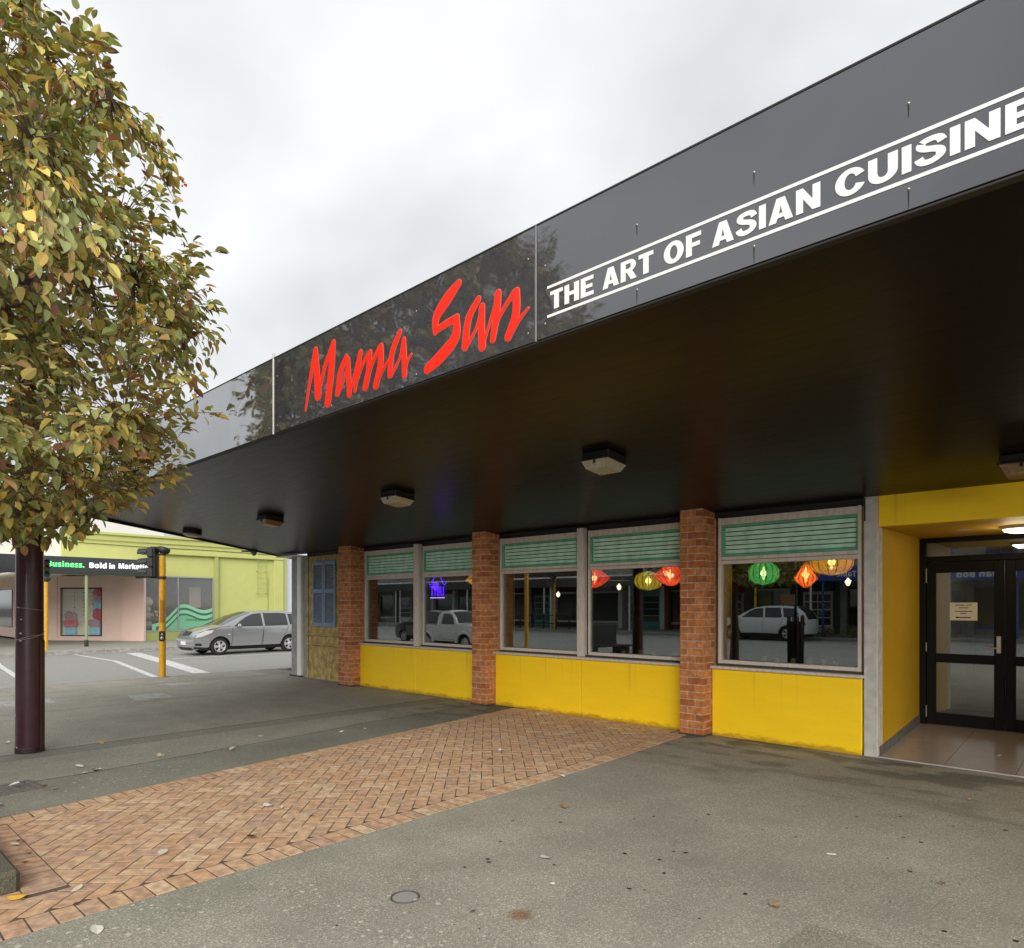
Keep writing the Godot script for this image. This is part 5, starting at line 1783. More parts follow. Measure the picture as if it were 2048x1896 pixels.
	for k in 5:
		for y in [1.0, 4.0]:
			boxpart("window", 0.001, 0.06, y, y + 1.5, -8.5 + k * 3.8, -7.0 + k * 3.8, mat("dark_pane", lin(0.02, 0.025, 0.025), 0.06, {"spec": 0.9}), far2)
	boxpart("veranda", 0.0, 2.4, 2.9, 3.1, -9.8, 9.8, mat("terrace_roof", lin(0.30, 0.16, 0.11), 0.85), far2)
	var far3 := thing("white_shop", "white two-storey shop beyond the corner shop on the main street", "building", Vector3(-58, 0, -0.1))
	boxpart("wall", -10, 10.9, 0, 7.2, -9, 0, mat("white_render", lin(0.70, 0.69, 0.65), 0.85), far3)
	for k in 5:
		boxpart("window", -9 + k * 3.9, -7.4 + k * 3.9, 4.2, 5.9, 0.001, 0.05, mat("dark_pane", lin(0.02, 0.025, 0.025), 0.06, {"spec": 0.9}), far3)
	boxpart("awning", -10, 10.0, 2.9, 3.3, 0.0, 4.0, mat("awning_under", lin(0.10, 0.10, 0.10), 0.8), far3)


# ---------------------------------------------------------------- across the main street, seen in the shop windows
func shop(called: String, label: String, x0: float, x1: float, h: float, wall: Color, awn: Color, trim: Color, upper: int, style: int) -> Node3D:
	var t := thing(called, label, "building", Vector3(x0, 0, 31.6), 0.0, "shops across the main street")
	var w := x1 - x0
	var wm := mat("shop_wall_%s" % wall.to_html(false), lin(wall.r, wall.g, wall.b), 0.85, {"tex": tex["dirt"], "scale": 0.3})
	var am := mat("shop_awning_%s" % awn.to_html(false), lin(awn.r, awn.g, awn.b), 0.6)
	var tm := mat("shop_trim_%s" % trim.to_html(false), lin(trim.r, trim.g, trim.b), 0.7)
	var dark := mat("dark_pane", lin(0.02, 0.025, 0.025), 0.06, {"spec": 0.9})
	boxpart("wall", 0.0, w, 2.9, h, 0.0, 8.0, wm, t, 0.0)
	boxpart("wall", 0.0, w, 0.0, 2.9, 0.6, 8.0, wm, t, 0.0)
	boxpart("parapet", -0.05, w + 0.05, h, h + 0.25, -0.12, 0.6, tm, t, 0.02)
	boxpart("cornice", 0.0, w, 3.6, 3.75, -0.10, 0.0, tm, t, 0.01)
	for k in upper:
		var c := w * (k + 0.5) / upper
		var win := boxpart("window", c - 0.62, c + 0.62, 4.3, h - 0.9, -0.05, -0.001, tm, t, 0.0)
		boxpart("pane", c - 0.52, c - 0.03, 4.4, h - 1.0, -0.06, -0.051, dark, win, 0.0)
		boxpart("pane", c + 0.03, c + 0.52, 4.4, h - 1.0, -0.06, -0.051, dark, win, 0.0)
	# shop front: piers, panes and a door
	var n := maxi(2, int(w / 2.4))
	for k in n + 1:
		var c := w * k / n
		boxpart("pier", clampf(c - 0.16, 0, w - 0.32), clampf(c + 0.16, 0.32, w), 0.0, 2.9, 0.2, 0.6, tm if style == 1 else wm, t, 0.0)
	for k in n:
		var a := w * k / n + 0.18
		var b := w * (k + 1) / n - 0.18
		if k == n / 2:
			var door := boxpart("door", a + 0.3, b - 0.3, 0.05, 2.4, 0.5, 0.58, mat("teal_door", lin(0.10, 0.34, 0.31), 0.6) if style == 1 else tm, t, 0.0)
			for r in 4:
				for q in 2:
					boxpart("pane", lerpf(a + 0.4, b - 0.4, q / 2.0) + 0.03, lerpf(a + 0.4, b - 0.4, (q + 1) / 2.0) - 0.03, 0.5 + r * 0.45, 0.88 + r * 0.45, 0.485, 0.499, dark, door, 0.0)
		else:
			var win := boxpart("shop_window", a, b, 0.35, 2.6, 0.52, 0.59, tm, t, 0.0)
			boxpart("pane", a + 0.07, b - 0.07, 0.5, 2.5, 0.505, 0.519, dark, win, 0.0)
	# awning on posts
	boxpart("awning", -0.02, w + 0.02, 3.0, 3.12, -3.6, 0.0, mat("awning_white", lin(0.74, 0.73, 0.70), 0.8), t, 0.0)
	boxpart("awning_fascia", -0.03, w + 0.03, 2.85, 3.45, -3.66, -3.60, am, t, 0.0)
	for c in [0.3, w - 0.3]:
		var p := MB.new()
		p.tube(Vector3(c, 0, -3.5), Vector3(c, 3.0, -3.5), 0.06, 0.06, 8)
		put("awning_post", p, tm, t)
	return t


func build_far_side() -> void:
	var cream := Color(0.66, 0.62, 0.52)
	var white := Color(0.70, 0.70, 0.68)
	shop("street_shop", "grey shop with dark awning across the main street, far left", -58, -47, 7.0, Color(0.34, 0.33, 0.31), Color(0.03, 0.03, 0.03), white, 4, 0)
	shop("street_shop", "brown brick shop with white trim across the main street", -47, -38, 6.4, Color(0.20, 0.11, 0.07), Color(0.05, 0.045, 0.04), white, 3, 1)
	shop("street_shop", "dark brick shop with white window surrounds behind the black railing", -38, -30.2, 6.8, Color(0.11, 0.06, 0.045), Color(0.04, 0.035, 0.03), white, 3, 1)
	shop("street_shop", "grey shop with teal glazed door and white pilasters", -30.2, -23.2, 6.2, Color(0.40, 0.41, 0.38), Color(0.08, 0.075, 0.07), white, 3, 1)
	shop("street_shop", "red-brown brick shop with grey sills across the main street", -23.2, -17.4, 6.6, Color(0.23, 0.085, 0.05), Color(0.05, 0.05, 0.05), Color(0.42, 0.42, 0.40), 2, 0)
	shop("street_shop", "dark green shop with cream posts across the main street", -17.4, -12.2, 5.6, Color(0.05, 0.11, 0.07), Color(0.10, 0.10, 0.10), cream, 2, 0)
	var k := shop("street_shop", "grey shop with bright blue awning lettered for Korean food", -12.2, -4.0, 6.0, Color(0.42, 0.40, 0.37), Color(0.015, 0.05, 0.30), Color(0.03, 0.07, 0.32), 3, 0)
	var wm := mat("white_vinyl", lin(0.80, 0.81, 0.80), 0.45)
	word("sign_lettering", "Korean BBQ on Table", 0.26, 3.6, wm, k, Transform3D(Basis(Vector3.UP, PI), Vector3(4.6, 2.98, -3.665)), 700, 0.015, 0.01)
	word("sign_lettering", "Korean Bob", 0.30, 2.4, wm, k, Transform3D(Basis(Vector3.UP, PI), Vector3(7.9, 2.98, -3.665)), 700, 0.015, 0.01)
	shop("street_shop", "cream two-storey shop with many windows across the main street", -4.0, 5.0, 7.6, cream, Color(0.12, 0.11, 0.10), white, 4, 0)
	shop("street_shop", "white shop with pale awning across the main street, far right", 5.0, 16.0, 6.0, white, Color(0.35, 0.34, 0.31), Color(0.40, 0.40, 0.38), 4, 0)
	# black railing along the kerb
	var r := thing("railing", "low black railing of posts and bars along the kerb across the street", "railing", Vector3(-34.5, 0, 27.6))
	var bm := mat("railing_black", lin(0.012, 0.012, 0.012), 0.5)
	for i in 7:
		boxpart("post", i * 1.1 - 0.04, i * 1.1 + 0.04, 0.0, 1.05, -0.04, 0.04, bm, r)
	for y in [0.35, 0.9]:
		boxpart("rail", 0.0, 6.6, y, y + 0.07, -0.025, 0.025, bm, r)
	# low shrubs in the kerb garden
	var labs := ["low round shrub in the kerb garden nearest the silver wagon", "low shrub in the kerb garden second from the silver wagon", "low shrub in the kerb garden before the dark green shop", "low shrub in the kerb garden before the blue awning", "low shrub at the far right of the kerb garden"]
	for i in 5:
		shrub(labs[i], Vector3(-13.1 + i * 1.35 + (0.5 if i > 2 else 0.0), 0, 27.9), rng.randf_range(0.55, 0.7))


func shrub(label: String, at: Vector3, r: float) -> void:
	var t := thing("shrub", label, "shrub", at, 0.0, "shrubs in the kerb garden")
	var b := MB.new()
	for k in 420:
		var d := Vector3(rng.randfn(), absf(rng.randfn()), rng.randfn()).normalized() * r * pow(rng.randf(), 0.35)
		d.y *= 0.95
		var s := Vector3(rng.randfn(), rng.randfn(), rng.randfn()).normalized() * 0.055
		var u := Vector3(rng.randfn(), rng.randfn(), rng.randfn()).normalized() * 0.03
		b.col = Color(0.07, 0.085, 0.025).lerp(Color(0.16, 0.14, 0.05), rng.randf())
		b.trio(d - s, d + u, d + s, Vector3.UP)
		b.trio(d - s, d - u, d + s, Vector3.UP)
	stuff(put("foliage", b, mat("shrub_leaf", Color.WHITE, 0.7, {"vcol": true}), t))
	b = MB.new()
	for k in 5:
		var a := TAU * k / 5.0
		b.tube(Vector3.ZERO, Vector3(cos(a) * 0.3 * r, 0.6 * r, sin(a) * 0.3 * r), 0.02, 0.008, 5)
	put("stems", b, mat("bark", lin(0.09, 0.075, 0.06), 0.9), t)


# ---------------------------------------------------------------- poles and signals
func signal_head(t: Node3D, at: Vector3, turn: float) -> void:
	var blk := mat("signal_black", lin(0.022, 0.025, 0.026), 0.5)
	var h := Node3D.new()
	h.name = "signal_head"
	t.add_child(h, true)
	h.position = at
	h.rotation.y = turn
	var b := MB.new()
	for i in 3:
		b.box(Vector3(0, 0.22 - 0.22 * i, -0.03), Vector3(0.23, 0.215, 0.14), 0.02)
	b.box(Vector3(0, 0.0, -0.12), Vector3(0.22, 0.64, 0.03), 0.01)
	put("housing", b, blk, h)
	for i in 3:
		var v := MB.new()
		for k in 10:
			var a0 := lerpf(-0.35, PI + 0.35, k / 10.0)
			var a1 := lerpf(-0.35, PI + 0.35, (k + 1) / 10.0)
			var y := 0.22 - 0.22 * i
			var p0 := Vector3(cos(a0) * 0.10, y + sin(a0) * 0.10, 0.05)
			var p1 := Vector3(cos(a1) * 0.10, y + sin(a1) * 0.10, 0.05)
			var q := Vector3(0, -0.012, 0.20)
			v.quad(p0, p1, p1 + q, p0 + q)
			v.quad(p1 * Vector3(0.97, 1, 1), p0 * Vector3(0.97, 1, 1), p0 * Vector3(0.97, 1, 1) + q, p1 * Vector3(0.97, 1, 1) + q)
		put("visor", v, blk, h)
		var l := MB.new()
		l.xf = Transform3D(Basis(Vector3.RIGHT, PI / 2), Vector3(0, 0.22 - 0.22 * i, 0.051))
		l.lathe([Vector2(0.09, 0.0), Vector2(0.06, 0.014), Vector2(0.0, 0.02)], Vector3.ZERO, 16)
		put("lens", l, mat("lens_dark_%d" % i, [lin(0.10, 0.01, 0.01), lin(0.12, 0.06, 0.01), lin(0.01, 0.08, 0.05)][i], 0.2), h)


func signal_pole(label: String, at: Vector3, h: float, turn: float, heads: Array, button: bool) -> void:
	var t := thing("signal_pole", label, "traffic signal", at, turn, "yellow signal poles")
	var ym := mat("signal_yellow", lin(0.80, 0.42, 0.015), 0.5, {"tex": tex["soft"], "scale": 1.4})
	var blk := mat("signal_black", lin(0.022, 0.025, 0.026), 0.5)
	var b := MB.new()
	b.tube(Vector3.ZERO, Vector3(0, h, 0), 0.072, 0.068, 18)
	put("pole", b, ym, t)
	b = MB.new()
	b.tube(Vector3(0, h, 0), Vector3(0, h + 0.05, 0), 0.075, 0.06, 14)
	put("cap", b, blk, t)
	b = MB.new()
	b.xf = Transform3D(Basis(Vector3.FORWARD, 0.25), Vector3(0.02, h + 0.10, -0.04))
	b.lathe([Vector2(0.05, -0.06), Vector2(0.10, -0.05), Vector2(0.13, 0.0), Vector2(0.13, 0.06), Vector2(0.11, 0.09), Vector2(0.0, 0.10)], Vector3.ZERO, 18)
	put("detector", b, blk, t)
	for s in heads:
		signal_head(t, s[0], s[1])
		var a: Vector3 = s[0]
		var br := MB.new()
		for dy in [-0.36, 0.36]:
			br.path([Vector3(0, a.y + dy * 0.95, 0), Vector3(a.x, a.y + dy * 0.95, a.z), Vector3(a.x, a.y + dy * 0.85, a.z)], 0.018, 6)
		br.lathe([Vector2(0.074, -0.03), Vector2(0.083, -0.03), Vector2(0.083, 0.03), Vector2(0.074, 0.03)], Vector3(0, a.y - 0.34, 0), 16, false)
		put("bracket", br, blk, t)
	if button:
		var p := MB.new()
		p.box(Vector3(0, 0.92, 0.08), Vector3(0.12, 0.22, 0.05), 0.02)
		var pb := put("push_button_box", p, mat("button_black", lin(0.008, 0.008, 0.008), 0.4), t)
		var d := MB.new()
		d.xf = Transform3D(Basis(Vector3.RIGHT, PI / 2), Vector3(0, 0.875, 0.106))
		d.lathe([Vector2(0.036, 0.0), Vector2(0.03, 0.012), Vector2(0.0, 0.016)], Vector3.ZERO, 14)
		put("button", d, mat("button_steel", lin(0.4, 0.4, 0.4), 0.4, {"metal": 0.4}), pb)
		var ar := MB.new()
		ar.prism(pv([-0.03, 0.945, 0.03, 0.945, 0.0, 0.995]), Vector3(0, 0, 0.106), Vector3.RIGHT, Vector3.UP, 0.003)
		put("arrow", ar, mat("button_steel", lin(0.4, 0.4, 0.4), 0.4, {"metal": 0.4}), pb)
		# old sticker on the shaft
		var st := MB.new()
		for k in 6:
			var a0 := lerpf(-0.6, 0.6, k / 6.0)
			var a1 := lerpf(-0.6, 0.6, (k + 1) / 6.0)
			st.quado(Vector3(sin(a0) * 0.0745, 1.22, cos(a0) * 0.0745), Vector3(sin(a1) * 0.0745, 1.22, cos(a1) * 0.0745), Vector3(sin(a1) * 0.0735, 1.72, cos(a1) * 0.0735), Vector3(sin(a0) * 0.0735, 1.72, cos(a0) * 0.0735), Vector3(sin(a0), 0, cos(a0)))
		put("worn_sticker", st, mat("sticker_brown", lin(0.50, 0.22, 0.012), 0.7, {"tex": tex["dirt"], "scale": 5.0}), t)


func build_street_things() -> void:
	# the yellow pole at the side street kerb
	var face := atan2(16.04, 5.75)
	signal_pole("yellow signal pole with black lamps and push button at the side street kerb", Vector3(-16.04, 0, 2.15), 2.72, face - 0.1, [[Vector3(-0.235, 2.56, -0.02), -1.9]], true)
	signal_pole("distant yellow signal pole partly hidden by the maroon pole", Vector3(-28.84, 0, 1.52), 2.45, 1.2, [[Vector3(0.0, 2.95, 0.0), 0.3]], false)
	signal_pole("yellow signal pole at the main street corner, seen in the middle window", Vector3(-15.56, 0, 9.5), 3.6, 0.4, [[Vector3(0.0, 3.7, 0.24), 0.0]], true)
	signal_pole("yellow signal pole across the street beside the silver wagon", Vector3(-15.16, 0, 27.5), 3.4, PI, [[Vector3(0.3, 2.5, 0.0), 0.0], [Vector3(0.0, 3.6, 0.22), 0.0]], false)
	signal_pole("yellow signal pole across the street before the black railing", Vector3(-29.14, 0, 27.6), 3.4, PI, [[Vector3(0.0, 3.5, 0.22), 0.0]], false)
	# maroon pole by the tree
	var t := thing("maroon_pole", "thick dark maroon steel pole on the footpath, scuffed, left of the canopy", "pole", Vector3(-8.915, 0, 6.075))
	var mm := mat("maroon_paint", lin(0.055, 0.014, 0.022), 0.34, {"tex": tex["soft"], "scale": 0.9, "coat": 0.25})
	var b := MB.new()
	b.tube(Vector3(0, -0.02, 0), Vector3(0, 3.0, 0), 0.132, 0.128, 28)
	b.tube(Vector3(0, 3.0, 0), Vector3(0, 9.0, 0), 0.128, 0.095, 28)
	put("shaft", b, mm, t)
	b = MB.new()
	b.lathe([Vector2(0.137, 0.0), Vector2(0.137, 0.05), Vector2(0.133, 0.06)], Vector3.ZERO, 28, false)
	put("foot_collar", b, mat("maroon_dark", lin(0.02, 0.008, 0.01), 0.6), t)
	# a vertical cover strip on the side, and loops of tape and wire
	b = MB.new()
	b.xf = Transform3D(Basis(Vector3.UP, 0.80), Vector3.ZERO)
	b.box(Vector3(0.1345, 0.62, 0.0), Vector3(0.012, 1.2, 0.07), 0.004)
	put("cover_strip", b, mm, t)
	var tape := mat("old_tape", lin(0.42, 0.36, 0.34), 0.6)
	for l in [[1.56, 0.02, 0.0], [1.28, -0.05, 0.6], [1.24, 0.04, 2.2]]:
		b = MB.new()
		for k in 26:
			var a0 := TAU * k / 26.0
			var a1 := TAU * (k + 1) / 26.0
			b.tube(Vector3(cos(a0) * 0.1325, l[0] + l[1] * sin(a0 + l[2]), sin(a0) * 0.1325), Vector3(cos(a1) * 0.1325, l[0] + l[1] * sin(a1 + l[2]), sin(a1) * 0.1325), 0.0026, 0.0026, 4, false)
		put("tape_loop", b, tape, t)
	b = MB.new()
	for s in [[1.58, 0.5], [1.45, 0.8], [1.30, 0.75], [1.22, 0.72], [0.42, 0.1], [0.07, 0.35], [1.36, 0.2]]:
		var a: float = s[1] - 0.02
		blot_wall(b, Vector3(sin(a) * 0.132, s[0], cos(a) * 0.132), Vector3(sin(a), 0, cos(a)), rng.randf_range(0.012, 0.024))
	put("scuff", b, tape, t)
	b = MB.new()
	b.tube(Vector3(0, 8.4, 0), Vector3(0.9, 9.0, 1.6), 0.05, 0.04, 10)
	b.box(Vector3(1.05, 9.02, 1.85), Vector3(0.3, 0.12, 0.7), 0.04)
	put("lamp_arm", b, mm, t)
	# on the footpath behind the camera, seen only as dark shapes in the window glass
	var blk := mat("till_black", lin(0.006, 0.006, 0.007), 0.4)
	t = thing("litter_bin", "tall black slatted litter bin with a notice on its post, reflected in the right-hand window", "bin", Vector3(-6.35, 0, 9.3))
	b = MB.new()
	b.lathe([Vector2(0.0, 0.0), Vector2(0.17, 0.0), Vector2(0.16, 0.5), Vector2(0.165, 1.20), Vector2(0.0, 1.20)], Vector3.ZERO, 14, false)
	put("body", b, blk, t)
	b = MB.new()
	for k in 12:
		var a := TAU * k / 12.0
		b.tube(Vector3(cos(a) * 0.175, 0.05, sin(a) * 0.175), Vector3(cos(a) * 0.195, 1.34, sin(a) * 0.195), 0.018, 0.016, 6)
	put("slats", b, blk, t)
	b = MB.new()
	b.bx(-0.03, 0.03, 1.2, 2.6, -0.03, 0.03, 0.006)
	put("post", b, blk, t)
	boxpart("notice", -0.36, 0.0, 1.62, 1.88, -0.05, -0.035, mat("menu_paper", lin(0.62, 0.45, 0.32), 0.8), t)
	t = thing("street_bench", "black street bench seen end-on, reflected in the middle window", "bench", Vector3(-11.8, 0, 9.0), 0.3)
	boxpart("seat", -0.55, 0.25, 0.36, 0.42, -0.7, 0.7, blk, t)
	boxpart("backrest", -0.60, -0.48, 0.42, 1.0, -0.7, 0.7, blk, t)
	for z in [-0.6, 0.6]:
		boxpart("leg", -0.5, 0.2, 0.0, 0.36, z - 0.06, z + 0.06, blk, t)
	# small camera under the end of the canopy
	t = thing("security_camera", "small dome camera under the far edge of the canopy", "camera", Vector3(-14.55, soffit(0.75), 0.75))
	b = MB.new()
	b.lathe([Vector2(0.07, 0.0), Vector2(0.07, -0.05), Vector2(0.055, -0.055)], Vector3.ZERO, 16, false)
	b.tube(Vector3(0, -0.02, 0), Vector3(-0.1, -0.02, 0.24), 0.02, 0.02, 8)
	put("mount", b, mat("camera_grey", lin(0.10, 0.10, 0.10), 0.5), t)
	b = MB.new()
	b.lathe([Vector2(0.055, -0.055), Vector2(0.05, -0.09), Vector2(0.03, -0.112), Vector2(0.0, -0.12)], Vector3.ZERO, 16)
	put("dome", b, mat("camera_dome", lin(0.22, 0.22, 0.22), 0.25), t)


func blot_wall(b: MB, at: Vector3, out: Vector3, r: float) -> void:
	var s := Vector3.UP.cross(out)
	var pts := []
	for i in 8:
		var a := TAU * i / 8.0
		pts.append(at + out * 0.0015 + s * cos(a) * r * rng.randf_range(0.5, 1.0) + Vector3.UP * sin(a) * r * rng.randf_range(0.4, 0.9))
	for i in 8:
		b.trio(at + out * 0.0025, pts[i], pts[(i + 1) % 8], out)


# ---------------------------------------------------------------- vehicles
# The body's outline from the side is (z, y), nose at +z. half_width() gives how far the skin stands out at each point of it.
class CarShape:
	var top := PackedVector2Array()          # from the foot of the nose over the roof to the foot of the tail
	var half := 0.85
	var belt := 0.9
	var roof := 1.5
	var lean := 0.2
	var nose := 2.1
	var tail := -2.1
	var sill := 0.25
	var wheels := [1.3, -1.3]
	var arch := 0.36
	var wheel_r := 0.31

	func half_width(z: float, y: float) -> float:
		var m := (nose + tail) / 2.0
		var u := absf(z - m) / ((nose - tail) / 2.0)
		var w := half * (1.0 - 0.17 * pow(u, 4.0))
		if y > belt:
			w -= lean * pow((y - belt) / (roof - belt), 1.15)
		else:
			var q := clampf((belt - y) / (belt - sill), 0.0, 1.0)
			w -= 0.045 * q * q
			w += 0.018 * sin(q * PI)
		return w

	func normal(z: float, y: float, s: float) -> Vector3:
		var e := 0.01
		var dy := (half_width(z, y + e) - half_width(z, y - e)) / (2 * e)
		var dz := (half_width(z + e, y) - half_width(z - e, y)) / (2 * e)
		return Vector3(s, -dy, -dz).normalized()

	# part of the side, cut to an outline and bent to the body
	func skin(b: MB, poly: PackedVector2Array, off: float, both := [1.0, -1.0], cell := 0.14) -> void:
		var lo := poly[0]
		var hi := poly[0]
		for p in poly:
			lo = lo.min(p)
			hi = hi.max(p)
		var nx := int(ceil((hi.x - lo.x) / cell))
		var ny := int(ceil((hi.y - lo.y) / (cell * 0.7)))
		for i in nx:
			for j in ny:
				var r := PackedVector2Array([Vector2(lo.x + i * cell, lo.y + j * cell * 0.7), Vector2(lo.x + (i + 1) * cell, lo.y + j * cell * 0.7), Vector2(lo.x + (i + 1) * cell, lo.y + (j + 1) * cell * 0.7), Vector2(lo.x + i * cell, lo.y + (j + 1) * cell * 0.7)])
				for piece in Geometry2D.intersect_polygons(poly, r):
					var ids := Geometry2D.triangulate_polygon(piece)
					for k in ids.size() / 3:
						for s in both:
							var q := []
							var m := []
							for h in 3:
								var c := piece[ids[k * 3 + h]]
								var n := normal(c.x, c.y, s)
								q.append(Vector3(s * half_width(c.x, c.y), c.y, c.x) + n * off)
								m.append(n)
							b.trin(q[0], q[1], q[2], m[0], m[1], m[2])

	# the strip across the car, between two points of the outline
	func across(b: MB, from: int, to: int, off: float, reach := 1.0, crown := 0.035) -> void:
		var line := PackedVector2Array()
		for i in range(from, to):
			var n := maxi(1, int(ceil(top[i].distance_to(top[i + 1]) / 0.12)))
			var p0 := top[maxi(i - 1, 0)]
			var p3 := top[mini(i + 2, top.size() - 1)]
			for k in n:
				line.append(top[i].lerp(top[i + 1], float(k) / n))
		line.append(top[to])
		var rows := []
		var m := 12
		for i in line.size():
			var p := line[i]
			var d := (line[mini(i + 1, line.size() - 1)] - line[maxi(i - 1, 0)]).normalized()
			var out := Vector3(0, -d.x, d.y)          # outwards from the outline, which runs nose to tail
			var row := []
			for k in m + 1:
				var t := lerpf(-reach, reach, float(k) / m)
				row.append(Vector3(t * half_width(p.x, p.y), p.y, p.x) + out * (crown * (1.0 - pow(absf(t), 2.2)) + off))
			rows.append(row)
		for i in rows.size() - 1:
			for k in m:
				var c := [rows[i][k], rows[i][k + 1], rows[i + 1][k + 1], rows[i + 1][k]]
				var ns := []
				for g in [[i, k], [i, k + 1], [i + 1, k + 1], [i + 1, k]]:
					var du: Vector3 = rows[g[0]][mini(g[1] + 1, m)] - rows[g[0]][maxi(g[1] - 1, 0)]
					var dv: Vector3 = rows[mini(g[0] + 1, rows.size() - 1)][g[1]] - rows[maxi(g[0] - 1, 0)][g[1]]
					ns.append(du.cross(dv).normalized() * (1.0 if du.cross(dv).dot(Vector3(0, rows[g[0]][g[1]].y - 0.6, rows[g[0]][g[1]].z * 0.4)) >= 0 else -1.0))
				b.trin(c[0], c[1], c[2], ns[0], ns[1], ns[2])
				b.trin(c[0], c[2], c[3], ns[0], ns[2], ns[3])

	func outline() -> PackedVector2Array:
		var p := top.duplicate()
		var w := wheels.duplicate()
		w.sort()
		for z in w:
			for k in 13:
				var a := PI - PI * k / 12.0
				p.append(Vector2(z + cos(a) * arch, maxf(sill, wheel_r + sin(a) * arch)))
		return p


func wheel(t: Node3D, at: Vector3, r: float, s: float, spokes: int, rim: Material) -> void:
	var tyre := MB.new()
	tyre.xf = Transform3D(Basis(Vector3.FORWARD, s * PI / 2), Vector3.ZERO)
	var w := 0.10
	tyre.lathe([Vector2(r * 0.66, -w), Vector2(r * 0.93, -w), Vector2(r, -w * 0.6), Vector2(r, w * 0.6), Vector2(r * 0.93, w), Vector2(r * 0.68, w), Vector2(r * 0.66, w * 0.7), Vector2(0.0, w * 0.3)], Vector3.ZERO, 28)
	var o := put("wheel", tyre, mat("tyre", lin(0.014, 0.014, 0.014), 0.8), t, at)
	var b := MB.new()
	b.xf = Transform3D(Basis(Vector3.FORWARD, s * PI / 2), Vector3.ZERO)
	b.lathe([Vector2(r * 0.665, w * 0.75), Vector2(r * 0.655, w * 0.98), Vector2(r * 0.60, w * 0.96), Vector2(r * 0.57, w * 0.7)], Vector3.ZERO, 28)
	b.lathe([Vector2(r * 0.17, w * 0.6), Vector2(r * 0.15, w * 1.0), Vector2(0.0, w * 1.05)], Vector3.ZERO, 14)
	if spokes == 0:
		b.lathe([Vector2(r * 0.6, w * 0.85), Vector2(r * 0.3, w * 1.0), Vector2(r * 0.1, w * 1.1), Vector2(0.0, w * 1.1)], Vector3.ZERO, 24)
	for k in spokes:
		var a := TAU * k / spokes + 0.3
		var d := Vector3(cos(a), 0, sin(a))
		var e := Vector3(-sin(a), 0, cos(a))
		var y := Vector3.UP * w
		b.quado(d * r * 0.12 - e * r * 0.10 + y, d * r * 0.12 + e * r * 0.10 + y, d * r * 0.60 + e * r * 0.19 + y * 0.9, d * r * 0.60 - e * r * 0.19 + y * 0.9, Vector3.UP)
	put("rim", b, rim, o)


func car(called: String, label: String, cat: String, at: Vector3, turn: float, c: CarShape, paint: Material, glass_from: int, glass_to: int, rear_from: int, rear_to: int, windows: Array, seams: Array, spokes := 5, face := true) -> Node3D:
	var t := thing(called, label, cat, at, turn)
	var b := MB.new()
	c.skin(b, c.outline(), 0.0)
	c.across(b, 0, c.top.size() - 1, 0.0)
	put("body", b, paint, t)
	var blk := mat("car_black", lin(0.010, 0.010, 0.011), 0.5)
	var gl := mat("car_glass", lin(0.020, 0.026, 0.025), 0.03, {"spec": 0.6})
	# undercarriage and wheel wells
	boxpart("undercarriage", -c.half * 0.80, c.half * 0.80, 0.17, c.belt * 0.86, c.tail + 0.28, c.nose - 0.30, blk, t, 0.02)
	b = MB.new()
	c.across(b, glass_from, glass_to, 0.006, 0.90)
	put("windscreen", b, gl, t)
	if rear_to > rear_from:
		b = MB.new()
		c.across(b, rear_from, rear_to, 0.006, 0.84)
		put("rear_window", b, gl, t)
	for w in windows:
		for s in [1.0, -1.0]:
			b = MB.new()
			c.skin(b, pv(w), 0.005, [s])
			put("side_window", b, gl, t)
	# door gaps and black edging
	b = MB.new()
	for s in seams:
		var q := PackedVector2Array()
		for i in s.size() / 2:
			q.append(Vector2(s[i * 2], s[i * 2 + 1]))
		for i in q.size() - 1:
			var d := (q[i + 1] - q[i]).normalized() * 0.006
			var n := Vector2(-d.y, d.x)
			c.skin(b, PackedVector2Array([q[i] + n, q[i + 1] + n, q[i + 1] - n, q[i] - n]), 0.003)
	put("panel_gaps", b, blk, t)
	b = MB.new()
	for z in c.wheels:
		var ring := PackedVector2Array()
		for k in 17:
			var a := -0.25 + (PI + 0.5) * k / 16.0
			ring.append(Vector2(z + cos(a) * (c.arch + 0.012), c.wheel_r + sin(a) * (c.arch + 0.012)))
		for k in 17:
			var a := -0.25 + (PI + 0.5) * (16 - k) / 16.0
			ring.append(Vector2(z + cos(a) * (c.arch - 0.012), c.wheel_r + sin(a) * (c.arch - 0.012)))
		c.skin(b, ring, 0.004)
	put("arch_edge", b, blk, t)
	var rim := mat("alloy", lin(0.55, 0.55, 0.55), 0.35, {"metal": 0.5})
	for z in c.wheels:
		for s in [1.0, -1.0]:
			wheel(t, Vector3(s * (c.half - 0.14), c.wheel_r, z), c.wheel_r, s, spokes, rim)
	return t


